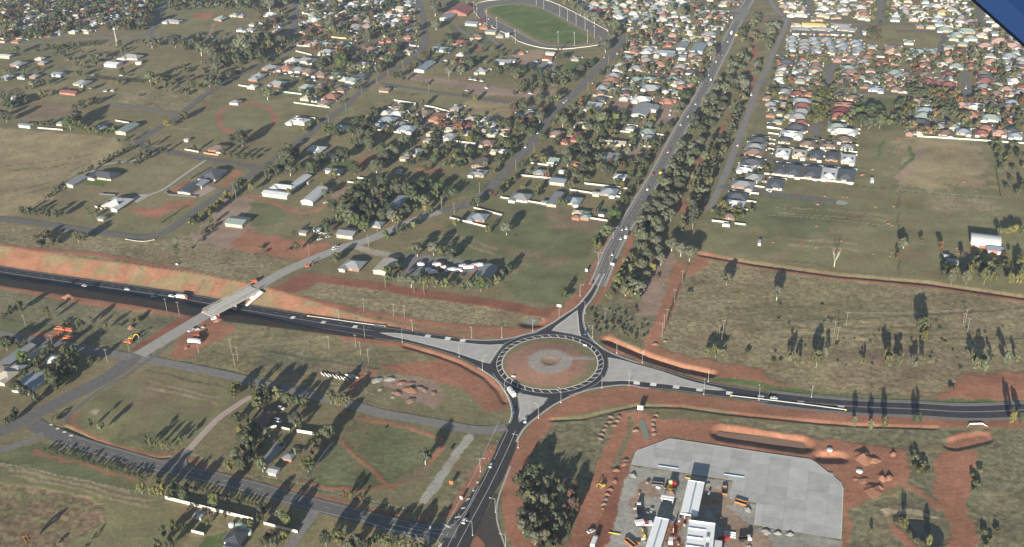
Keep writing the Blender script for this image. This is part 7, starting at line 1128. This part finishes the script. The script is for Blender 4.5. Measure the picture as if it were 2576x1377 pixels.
# post and wire fences
WP = MB().box(-.07, .07, -.07, .07, -.3, 1.3).mesh('post', [M['wood']])
def wirefence(c, r, pts, label):
    P = gA(T(c, r, pts)); L = resamp(smooth_line(P, 4.), max(4, int(np.hypot(*np.diff(P[:, :2], axis=0).T).sum() / 4.5))); root = empty('wire_fence', L[0]); tag(root, label, 'fence', 'post and wire fences'); w = MB()
    for a, b in zip(L[:-1], L[1:]):
        for z in (.5, 1.1): w.tube(tuple(a - L[0] + [0, 0, z]), tuple(b - L[0] + [0, 0, z]), .015, n=3)
    ob('wires', w.mesh('wires', [M['wire']]), root)
    for q in L: ob('post', WP, root, q - L[0])
wirefence(1, 3, [(0, 658), (450, 748), (850, 850), (1560, 1012)], 'post and wire fence along the lower paddock'); wirefence(0, 3, [(1955, 400), (1960, 455), (2260, 552)], 'post and wire fence beside the driveway'); wirefence(0, 3, [(-20, 532), (640, 672), (1300, 812), (1640, 888)], 'post and wire fence below the planted row'); wirefence(0, 1, [(1450, 60), (1560, 0)], 'short wire fence at the street corner'); wirefence(0, 0, [(1720, 1290), (1900, 1310), (2120, 1350)], 'pale post fence below the circular track'); wirefence(0, 1, [(1530, 95), (1860, 140)], 'pale post fence along the corner street'); wirefence(1, 2, [(700, 1100), (1000, 1160), (1300, 1270)], 'wire fence above the old road'); wirefence(3, 1, [(1345, 545), (1900, 590), (2340, 620)], 'wire fence across the right-hand paddocks'); wirefence(3, 1, [(0, 795), (560, 832), (1285, 915)], 'wire fence across the vacant lots')
# ------------------------------------------------------------------ construction site
PAD = T(2, 3, [(1590, 287)]) + T(3, 3, [(0, 437), (430, 497), (480, 530), (730, 730), (755, 790), (735, 1297), (0, 1178)]) + T(2, 3, [(2440, 1155), (2468, 932), (2195, 890), (2228, 708), (1198, 545), (1245, 430), (1270, 405)])
PW = gA(PAD)[:, :2]
def clip_half(P, a, nn):
    out = []
    for i in range(len(P)):
        p, q = P[i], P[(i + 1) % len(P)]; dp, dq = (p - a) @ nn, (q - a) @ nn
        if dp >= 0: out.append(p)
        if (dp >= 0) != (dq >= 0): out.append(p + (q - p) * dp / (dp - dq))
    return out
u1 = gA(T(2, 3, [(1198, 545), (2228, 708)]))[:, :2]; u1 = (u1[1] - u1[0]); u1 /= np.hypot(*u1); u2 = np.array([-u1[1], u1[0]])
pad = struct(flat('concrete_pad', PW, .14, 'asphalt_old')); cu, cv = PW @ u1, PW @ u2; sx_, sy_ = 11.6, 9.4
for i in range(int((cu.max() - cu.min()) / sx_) + 1):
    for j in range(int((cv.max() - cv.min()) / sy_) + 1):
        Pp = [p for p in PW]; a0, b0 = cu.min() + i * sx_, cv.min() + j * sy_
        for an, nn in ((u1 * (a0 + .05), u1), (u1 * (a0 + sx_ - .05), -u1), (u2 * (b0 + .05), u2), (u2 * (b0 + sy_ - .05), -u2)):
            Pp = clip_half(Pp, an, nn)
            if len(Pp) < 3: break
        if len(Pp) >= 3: flat('concrete_slab', np.array(Pp), .22, 'slab', pad, .1)
ob('edge_kerb', strip_mesh('edge_kerb', np.c_[np.vstack([PW, PW[:1]]), np.zeros(len(PW) + 1)], .25, .27, M['concrete_w']), pad)
M['wroof'] = mat('white_roof_sheet', (.78, .79, .79), .5, .04, .6, .3, wave=(3.0, 'X', .025), objrand=.03)
def canopy(name, corners, z, label, parts, fascia=1.0):
    """big roof from its four seen corners at height z: front-left, front-right, back-right, back-left"""
    Q = gA(corners, z); c_ = Q.mean(0); root = empty(name, (c_[0], c_[1], 0)); tag(root, label, 'building'); a = math.atan2(*((Q[1] - Q[0])[:2][::-1])); root.rotation_euler = (0, 0, a); w_ = np.hypot(*(Q[1] - Q[0])[:2]); d_ = np.hypot(*(Q[3] - Q[0])[:2]); parts(root, w_, d_, z)
def can_parts(root, w_, d_, z):
    x, y = w_ / 2, d_ / 2
    ob('roof', mesh('roof', [(-x, -y, z), (0, -y, z - .35), (0, y, z - .35), (-x, y, z), (x, -y, z), (x, y, z)], [(0, 1, 2, 3), (1, 4, 5, 2)], M['wroof']), root); ob('box_gutter', MB().box(-.5, .5, -y, y, z - .42, z - .30).mesh('box_gutter', [M['fence_b']]), root)
    ob('fascia', MB().box(-x - .15, x + .15, -y - .15, -y, z - .9, z + .12).box(-x - .15, x + .15, y, y + .15, z - .9, z + .12).box(-x - .15, -x, -y, y, z - .9, z + .12).box(x, x + .15, -y, y, z - .9, z + .12).mesh('fascia', [M['car_w']]), root); ob('soffit', MB().box(-x, x, -y, y, z - .85, z - .75).mesh('soffit', [M['steel']]), root)
    for i in range(5):
        for s in (-.28, .28): ob('column', MB().box(-.25, .25, -.25, .25, 0, z - .8).mesh('column', [M['steel']]), root, (s * w_, -y + d_ * (i + .5) / 5, 0))
canopy('fuel_canopy', T(2, 3, [(1700, 1034), (1868, 1062), (1935, 722), (1770, 702)]), 6.2, 'long white fuel canopy roof beside the concrete pad', can_parts)
canopy('fuel_canopy', T(2, 3, [(1300, 1600), (1445, 1630), (1560, 1090), (1420, 1070)]), 6.2, 'long white canopy roof running off the bottom edge', can_parts)
def shop_parts(root, w_, d_, z):
    x, y = w_ / 2, d_ / 2
    ob('wall', MB().box(-x, x, -y, y, -.3, z - .5).mesh('wall', [M['wall_white']]), root); ob('roof', MB().box(-x + .3, x - .3, -y + .3, y - .3, z - .5, z - .25).mesh('roof', [M['wroof']]), root)
    ob('parapet', MB().box(-x, x, -y, -y + .25, z - .5, z + .4).box(-x, x, y - .25, y, z - .5, z + .4).box(-x, -x + .25, -y + .25, y - .25, z - .5, z + .4).box(x - .25, x, -y + .25, y - .25, z - .5, z + .4).mesh('parapet', [M['car_w']]), root)
    for i in range(4): ob('roof_rib', MB().box(-x + .5, x * (.2 + .15 * (i % 2)), -.15, .15, z - .26, z + .25).mesh('roof_rib', [M['car_w']]), root, (0, -y + d_ * (.3 + .18 * i), 0))
    for i in range(3): ob('air_conditioner', MB().box(-.9, .9, -.7, .7, z - .25, z + .8).mesh('air_conditioner', [M['steel']]), root, (x * .55, -y + d_ * (.25 + .22 * i), 0))
    ob('side_wing', MB().box(x + .02, x + 4.5, -y + d_ * .3, y - d_ * .28, -.3, z - 2).mesh('side_wing', [M['car_w']]), root)
    for i in range(3): ob('window', MB().box(-1.6, 1.6, -.05, .05, 1, 2.8).mesh('window', [M['glass']]), root, (-x + w_ * (.2 + .3 * i), -y - .03, 0))
canopy('service_building', T(2, 3, [(1700, 1600), (1985, 1640), (2040, 1142), (1805, 1107)]), 8.5, 'flat-roofed white service building at the bottom edge', shop_parts)
ps = empty('canopy_end_frame', place(2, 3, 1560, 905)); P = gA(T(2, 3, [(1500, 865), (1630, 888)]), 5.); tag(ps, 'short white roof strip above the blue shadow', 'roof frame'); d = P[1] - P[0]; ps.location = tuple(P.mean(0)); ps.location.z = 0; ps.rotation_euler = (0, 0, math.atan2(d[1], d[0])); L_ = np.hypot(*d[:2]); ob('beam', MB().box(-L_ / 2, L_ / 2, -1.6, -.3, 4.6, 5).box(-L_ / 2, L_ / 2, .3, 1.6, 4.6, 5).mesh('beam', [M['wroof']]), ps)
for s in (-1, 1): ob('column', MB().box(-.2, .2, -.2, .2, 0, 4.6).mesh('column', [M['steel']]), ps, (s * L_ * .4, 0, 0))
# piles of soil and gravel
PILEC = {'red': mat('pile_red_soil', (.23, .125, .085), .95, .2, .8, .1, bump=.15, bscale=1.5), 'gravel': mat('pile_gravel', (.25, .24, .21), .95, .15, 1., .1, bump=.1, bscale=2), 'brown': mat('pile_brown_soil', (.20, .135, .10), .95, .2, .8, .1, bump=.15, bscale=1.5), 'clay': mat('pile_orange_clay', (.25, .125, .078), .95, .2, .8, .1, bump=.12, bscale=1.5)}
def pile(c, r, u, v, wpx, kind, where, hr=.24, ex=1.):
    P = place(c, r, u, v); w_ = wpx / 4 / pxm(P) * (.6 if 'vacant' in where else (.75 if c == 2 and r == 3 else .95)); rr = random.Random(int(u * 7 + v)); n = 18; V = []; nr_ = 6; sd_ = rr.uniform(0, 99)
    for i in range(nr_ + 1):
        t = i / nr_
        for j in range(n):
            a = 2 * math.pi * j / n; rad = (1 - t) ** .9 * w_ / 2 * (1 + .22 * math.sin(2 * a + sd_) + .12 * math.sin(5 * a + sd_ * 2)); V.append((rad * math.cos(a) * ex, rad * math.sin(a), (t ** 1.05) * w_ * hr * (1 + .1 * math.sin(3 * a + sd_)) - .15 * (i == 0)))
    Fc = [(i * n + j, i * n + (j + 1) % n, (i + 1) * n + (j + 1) % n, (i + 1) * n + j) for i in range(nr_) for j in range(n)]; o = ob('gravel_pile' if kind == 'gravel' else 'soil_pile', mesh('pile', V, Fc, PILEC[kind], smooth=True), None, P, rr.uniform(-.3, .3)); tag(o, f"{'large ' if w_ > 14 else ''}{ {'red': 'reddish soil', 'gravel': 'grey gravel', 'brown': 'brown soil', 'clay': 'orange clay'}[kind]} pile {where}", 'pile', f"piles {where}")
for u, v, w_, k in ((1220, 652, 110, 'gravel'), (2375, 995, 120, 'gravel'), (2560, 1215, 110, 'gravel'), (1600, 820, 120, 'brown'), (2040, 920, 90, 'red'), (2090, 1080, 90, 'red'), (2060, 1000, 80, 'gravel'), (2390, 1370, 80, 'gravel'), (1240, 970, 50, 'gravel') if 0 else (1640, 680, 60, 'gravel')): pile(2, 3, u, v, w_, k, 'on the gravel site pad')
for u, v in ((100, 1235), (220, 1245), (-10, 1225)): pile(3, 3, u, v, 80, 'gravel', 'along the pad edge', .26)
for u, v, w_ in ((1140, 505, 100), (1130, 540, 90), (1040, 710, 90), (1245, 200, 90), (1430, 90, 90), (1420, 135, 90), (1425, 185, 90), (1430, 235, 80), (1455, 45, 70), (990, 790, 80), (960, 840, 80), (945, 890, 80), (925, 940, 80), (915, 985, 60), (1050, 600, 100), (905, 770, 60)): pile(2, 3, u, v, w_, 'brown' if (u + v) % 2 else 'red', 'beside the red haul road', .2)
for i, (u, v) in enumerate(((1000, 60), (980, 110), (950, 150), (930, 190), (905, 235), (890, 280), (1080, 60), (1060, 100), (1030, 150))): pile(2, 3, u, v, 80, 'brown', 'above the highway wood', .16)
for u, v, w_, hr in ((960, 470, 230, .2), (1060, 500, 150, .15), (1260, 440, 80, .3), (1150, 680, 110, .3), (1215, 680, 100, .32), (1060, 800, 220, .12), (960, 700, 120, .12), (1120, 770, 90, .2), (880, 690, 60, .15), (640, 640, 80, .12)): pile(3, 3, u, v, w_, 'gravel' if u == 640 else 'clay', 'right of the concrete pad', hr)
for u, v, w_ in ((570, 598, 70), (750, 605, 50), (795, 608, 45), (500, 680, 70), (490, 900, 55), (50, 1065, 50), (480, 1115, 45), (735, 1050, 50), (1060, 1180, 50), (1225, 1200, 50), (1245, 1168, 40), (1210, 875, 80), (1255, 890, 60), (945, 385, 100), (2310, 1010, 20), (1900, 1120, 60), (1905, 1145, 50), (1910, 1175, 50), (1860, 135, 50), (1690, 135, 50), (1775, 135, 40), (1970, 455, 60), (1270, 405, 40), (1265, 700, 60), (1080, 705, 50), (1050, 330, 70), (1165, 345, 40)): pile(3, 1, u, v, w_, 'clay' if w_ < 65 else 'red', 'on the vacant paddocks', .26)
for u, v, w_, k in ((1220, 1070, 120, 'gravel'), (1350, 1060, 110, 'gravel'), (1460, 1100, 100, 'red'), (1560, 1110, 90, 'brown'), (1640, 1150, 100, 'brown'), (1560, 1165, 160, 'red'), (1420, 1200, 110, 'red'), (1700, 1170, 80, 'brown'), (1790, 1200, 80, 'brown'), (1560, 1275, 110, 'brown'), (1250, 1165, 60, 'gravel'), (1120, 1005, 60, 'brown'), (1380, 1240, 60, 'gravel'), (400, 1050, 130, 'brown'), (820, 1010, 70, 'brown')): pile(1, 2, u, v, w_, k, 'in the stockpile yard', .13)
for u, v, w_, k in ((1320, 540, 90, 'red'), (690, 235, 130, 'clay'), (1880, 745, 60, 'red'), (2190, 470, 90, 'red'), (2040, 540, 50, 'gravel'), (1990, 560, 60, 'gravel')): pile(0, 2, u, v, w_, k, 'near the bridge works', .25)
pile(2, 2, 585, 1090, 85, 'clay', 'on the central island', .12); pile(2, 2, 1440, 710, 70, 'red', 'on the red track end', .2); pile(2, 2, 1540, 680, 40, 'brown', 'on the red track end', .3)
# stacked barrier blocks in the grass
for i in range(14):
    t = i / 13; u, v = 660 + 260 * t, 1010 + 55 * t + (8 if i % 2 else -4); P = place(1, 2, u, v); o = ob('barrier_block', MB().prof([(-.3, 0), (-.12, .8), (.12, .8), (.3, 0)], -1.6, 1.6).mesh('barrier_block', [M['concrete_w']]), None, P, R(20 + (i * 37) % 30)); tag(o, 'white concrete barrier block in the row below the bypass', 'barrier', 'row of concrete barrier blocks')
for i in range(6):
    P = place(1, 2, 920 + 18 * i, 1025 + (i % 3) * 12); o = ob('barrier_block', MB().prof([(-.3, 0), (-.12, .8), (.12, .8), (.3, 0)], -1.6, 1.6).mesh('barrier_block', [M['concrete_w']]), None, P, R(70)); tag(o, 'white concrete barrier block in the bundle below bypass', 'barrier', 'bundle of concrete barrier blocks')
# skips, containers, tanks, planks
def bin_(c, r, u, v, l, w_, h, m, rz, label):
    P = place(c, r, u, v); root = empty('skip_bin', P, R(rz)); tag(root, label, 'container', 'containers'); ob('shell', MB().box(-l / 2, l / 2, -w_ / 2, -w_ / 2 + .1, .1, h).box(-l / 2, l / 2, w_ / 2 - .1, w_ / 2, .1, h).box(-l / 2, -l / 2 + .1, -w_ / 2 + .1, w_ / 2 - .1, .1, h).box(l / 2 - .1, l / 2, -w_ / 2 + .1, w_ / 2 - .1, .1, h).mesh('shell', [M[m]]), root); ob('floor', MB().box(-l / 2 + .1, l / 2 - .1, -w_ / 2 + .1, w_ / 2 - .1, .1, .2).mesh('floor', [M['darksteel']]), root)
M['rust'] = mat('rusty_steel', (.26, .12, .05), .8, .2, 1.5, .2)
bin_(2, 3, 2137, 815, 7, 3, 1.4, 'rust', 80, 'rusty brown skip bin near the pad notch'); bin_(2, 3, 2305, 935, 7, 3, 1.4, 'rust', -30, 'rusty brown skip bin at the pad corner'); bin_(2, 3, 1190, 1345, 8, 2.6, 1.4, 'rust', -55, 'rusty brown bin at the bottom of the site'); bin_(2, 3, 1462, 750, 7, 2.6, 1.4, 'darksteel', -12, 'dark steel bin left of the canopy'); bin_(2, 3, 1550, 765, 5, 1.4, .9, 'rust', 70, 'narrow rusty bin left of the canopy'); bin_(2, 3, 2590, 620, 1, 1, 1, 'rust', 0, 'x') if 0 else None
for i in range(3):
    P = place(2, 3, 2190, 1230 + 22 * i); o = ob('pipe_bundle', MB().tube((-3.4, -.3, .25), (3.4, -.3, .25), .25, n=8).tube((-3.4, .3, .25), (3.4, .3, .25), .25, n=8).mesh('pipe_bundle', [M['car_w']]), None, P, R(-14)); tag(o, 'white pipe bundle right of the service building', 'pipes', 'white pipe bundles')
def tank(c, r, u, v, rad, h, m, label):
    P = place(c, r, u, v); root = empty('water_tank', P); tag(root, label, 'tank', 'tanks'); ob('shell', MB().tube((0, 0, -.2), (0, 0, h), rad, rad, 20).mesh('shell', [M[m]], True), root); ob('lid', MB().tube((0, 0, h), (0, 0, h + rad * .12), rad * .9, .3, 20).mesh('lid', [M[m]]), root)
tank(3, 3, 620, 400, 1.7, .8, 'car_s', 'pale round tank in the dug pit'); tank(3, 3, 920, 612, 2.0, .4, 'car_w', 'white round basin beside soil piles'); tank(0, 3, 2455, 1200, 2.2, 2.2, 'fence_t', 'green water tank behind the backyard shed'); tank(0, 3, 2500, 1240, 2.2, 2.2, 'fence_t', 'green water tank behind the backyard shed'); tank(0, 3, 2410, 1175, 2.2, 2.2, 'fence_t', 'green water tank behind the backyard shed'); tank(0, 3, 2330, 1165, 1.6, 2., 'car_w', 'white water tank behind the backyard shed'); tank(1, 1, 505, 670, 2.4, 2.6, 'fence_w', 'cream tank at the end of barrel shed'); tank(1, 1, 548, 672, 2.4, 2.6, 'fence_w', 'cream tank at the end of barrel shed'); tank(0, 1, 692, 500, 2.6, 2.6, 'fence_t', 'green tank beside the long grey shed'); tank(0, 0, 1400, 645, 4.5, 3, 'fence_w', 'large pale tank by the grey homestead')
for u, v, l, a in ((1570, 575, 12, -6), (2235, 662, 12, -6)):
    P = place(2, 3, u, v); o = ob('steel_beam', MB().box(-l / 2, l / 2, -.12, .12, .2, .75).mesh('steel_beam', [M['fence_b']]), None, P, R(-16)); tag(o, 'dark steel beam lying on the concrete pad', 'beam', 'beams on the pad')
for c, r, u, v, a in ((2, 3, 1030, 1240, -8), (2, 3, 1800, 688, -8)):
    P = place(c, r, u, v); o = ob('yellow_barrier', MB().box(-3.2, 3.2, -.15, .15, 0, .5).mesh('yellow_barrier', [M['car_y']]), None, P, R(a - 10)); tag(o, 'long yellow barrier lying on the gravel', 'barrier', 'yellow barriers')
rr = random.Random(9)
for i in range(34):                                   # site clutter: crates, pipes, pallets
    u, v = rr.uniform(1230, 2050), rr.uniform(700, 1377); P = place(2, 3, u, v); q = rr.random()
    if 1680 < u < 1960 and 690 < v < 1100 or u > 1740 and v > 1080 or 1340 < u < 1570 and v > 1060: continue
    m_ = rr.choice(['steel', 'car_w', 'rust', 'fence_b', 'wood', 'concrete']); o = ob('material_crate', MB().box(-rr.uniform(.5, 1.6), rr.uniform(.5, 1.6), -.6, .6, 0, rr.uniform(.4, 1.3)).mesh('material_crate', [M[m_]]), None, P, rr.uniform(0, 3)); tag(o, f"{ {'steel': 'grey', 'car_w': 'white', 'rust': 'rusty', 'fence_b': 'blue-grey', 'wood': 'timber', 'concrete': 'pale'}[m_]} material crate on the gravel site pad", 'crate', 'crates on the site')
for c, r, u, v, s_ in ((3, 1, 1045, 450, 1.), (3, 1, 2155 - 2155 + 2480, 1060, 1.)):
    P = place(c, r, u, v) if u < 2000 else place(2, 1, 2490, 1080); o = ob('shipping_container', MB().box(-1.25, 1.25, -3.5, 3.5, .05, 2.6).mesh('shipping_container', [M['car_w' if u < 2000 else 'steel']]), None, P, R(-15)); tag(o, 'white container on the vacant paddock' if u < 2000 else 'grey trailer on the mown paddock', 'container')
P = place(2, 1, 2153, 905); o = ob('caravan', MB().prof([(-3, .4), (-3, 2.3), (-2.6, 2.7), (2.6, 2.7), (3, 2.2), (3, .4)], -1.2, 1.2).mesh('caravan', [M['car_w']]), None, P, R(-18)); tag(o, 'white caravan below the last estate house', 'caravan')
# basin water, pond
struct(flat('basin_floor', gA(T(2, 3, [(2060, 215), (2576, 265)]) + T(3, 3, [(360, 320), (370, 385)]) + T(2, 3, [(2576, 340), (2060, 262)]), -2.), -1.95, 'mudwater')); struct(flat('pond', smooth_line(gA(T(3, 3, [(1400, 1110), (1600, 1130), (1740, 1210), (1770, 1290), (1720, 1377), (1650, 1400), (1480, 1250), (1420, 1180), (1400, 1110)])), 2.), .04, 'water'))
struct(flat('round_pond', [(q[0], q[1]) for q in (place(2, 2, 202 + 95 * math.cos(a), 490 + 36 * math.sin(a)) for a in np.linspace(0, 6.1, 24))], -.35, mat('pond_clay', (.20, .21, .17), .5, .1, .3, .3)))
struct(flat('gravel_strip', gA(T(2, 3, [(1270, 110), (1330, 85), (1388, 270), (1330, 300)])), .06, mat('road_base', (.20, .215, .17), .9, .1, .5, .2)))
hw_ = empty('culvert_headwall', place(3, 3, 2090, 140)); tag(hw_, 'pale curved culvert wall below the right bypass leg', 'culvert'); ob('wall', MB().box(-4, 4, -.2, .2, 0, 1).add([(-4, -.2, 1), (-4, .2, 1), (-6.5, -2.6, .2), (-6.5, -3, .2), (-4, -.2, 0), (-4, .2, 0), (-6.5, -2.6, 0), (-6.5, -3, 0)], [(0, 1, 2, 3), (0, 3, 7, 4), (1, 5, 6, 2)]).mesh('wall', [M['concrete_w']]), hw_)
ob('wing_wall', MB().add([(4, -.2, 1), (4, .2, 1), (6.5, -2.6, .2), (6.5, -3, .2), (4, -.2, 0), (4, .2, 0), (6.5, -2.6, 0), (6.5, -3, 0)], [(3, 2, 1, 0), (4, 7, 3, 0), (2, 6, 5, 1)]).mesh('wing_wall', [M['concrete_w']]), hw_)
# ------------------------------------------------------------------ the aircraft's own wing, out to the upper right of the camera
def ray(x, y, d):
    v = ((x - IW / 2) / FPX) * CR - ((y - IH / 2) / FPX) * CU + CF; return np.array([0, 0, HC]) + v * d
wg = empty('aircraft_wing', ray(2520, 40, 6.)); tag(wg, 'dark blue aircraft wing crossing the top right corner', 'aircraft wing'); M['wing'] = mat('wing_paint', (.006, .020, .066), .8, .06, 1., .1, objrand=0)
e0, e1 = ray(2304, -132, 6.), ray(2764, 276, 6.); ax = (e1 - e0) / np.linalg.norm(e1 - e0); ch = ray(2900, -330, 6.9) - ray(2540, 85, 6.); ch -= ax * (ch @ ax); cl = np.linalg.norm(ch); ch /= cl; up_ = np.cross(ax, ch); up_ = up_ if up_ @ (np.array([0, 0, HC]) - e0) < 0 else -up_
prof = [(0, 0), (.06, -.035), (.2, -.06), (.45, -.06), (.75, -.035), (1, 0), (.75, .06), (.45, .11), (.2, .11), (.06, .06)]; o0 = np.array(wg.location); V = []
for e in (e0 - ax * 1.5, e1 + ax * 2.5): V += [tuple(e + ch * (a * 1.6) + up_ * (b * 1.6) - o0) for a, b in prof]
n = len(prof); ob('wing_skin', mesh('wing_skin', V, [(i, (i + 1) % n, (i + 1) % n + n, i + n) for i in range(n)] + [tuple(range(n - 1, -1, -1)), tuple(range(n, 2 * n))], M['wing']), wg)
M['seam'] = mat('wing_seam', (.006, .012, .035), .5, .05, 1., .3, objrand=0); mb = MB()
for a in (.115, .42): b = -.048 if a < .2 else -.0601; p0, p1 = [Vector(e + ch * (a * 1.6) + up_ * (b * 1.6) - o0) for e in (e0 - ax * 1.4, e1 + ax * 2.4)]; mb.tube(p0, p1, .007, n=4)
ob('skin_seam', mb.mesh('skin_seam', [M['seam']]), wg)
# ------------------------------------------------------------------ the evening haze
hm = bpy.data.materials.new('haze'); hm.use_nodes = True; N = hm.node_tree.nodes; N.remove(N['Principled BSDF']); pv = N.new('ShaderNodeVolumePrincipled'); pv.inputs['Color'].default_value = (.66, .78, 1.0, 1); pv.inputs['Density'].default_value = HAZE_D; pv.inputs['Anisotropy'].default_value = 0.
hm.node_tree.links.new(pv.outputs[0], N['Material Output'].inputs['Volume'])
hz_ = ob('haze', MB().box(-20000, 20000, -3000, 19000, -9.5, HC + 8).mesh('haze', [hm])); hz_['kind'] = 'stuff'
# ------------------------------------------------------------------ single out the look-alikes
def ordinal(n): return {1: 'first', 2: 'second', 3: 'third', 4: 'fourth', 5: 'fifth', 6: 'sixth', 7: 'seventh', 8: 'eighth', 9: 'ninth', 10: 'tenth'}.get(n, f"{n}th" if n % 100 in (11, 12, 13) else f"{n}{ {1: 'st', 2: 'nd', 3: 'rd'}.get(n % 10, 'th')}")
from collections import defaultdict
D_ = defaultdict(list)
for o in THINGS: D_[o['label']].append(o)
for lab, L in D_.items():
    if len(L) < 2: continue
    for o in L: o['group'] = o.get('group') or f"{o['category']}s: {lab}"
    L.sort(key=lambda o: pj([tuple(o.location)])[0][0])
    if len(L) == 2:
        L[0]['label'] = lab + ', left one of two'; L[1]['label'] = lab + ', right one of two'
    else:
        for i, o in enumerate(L): o['label'] = lab + (f", {ordinal(i + 1)} from left" if i < len(L) - 1 else ', rightmost one')
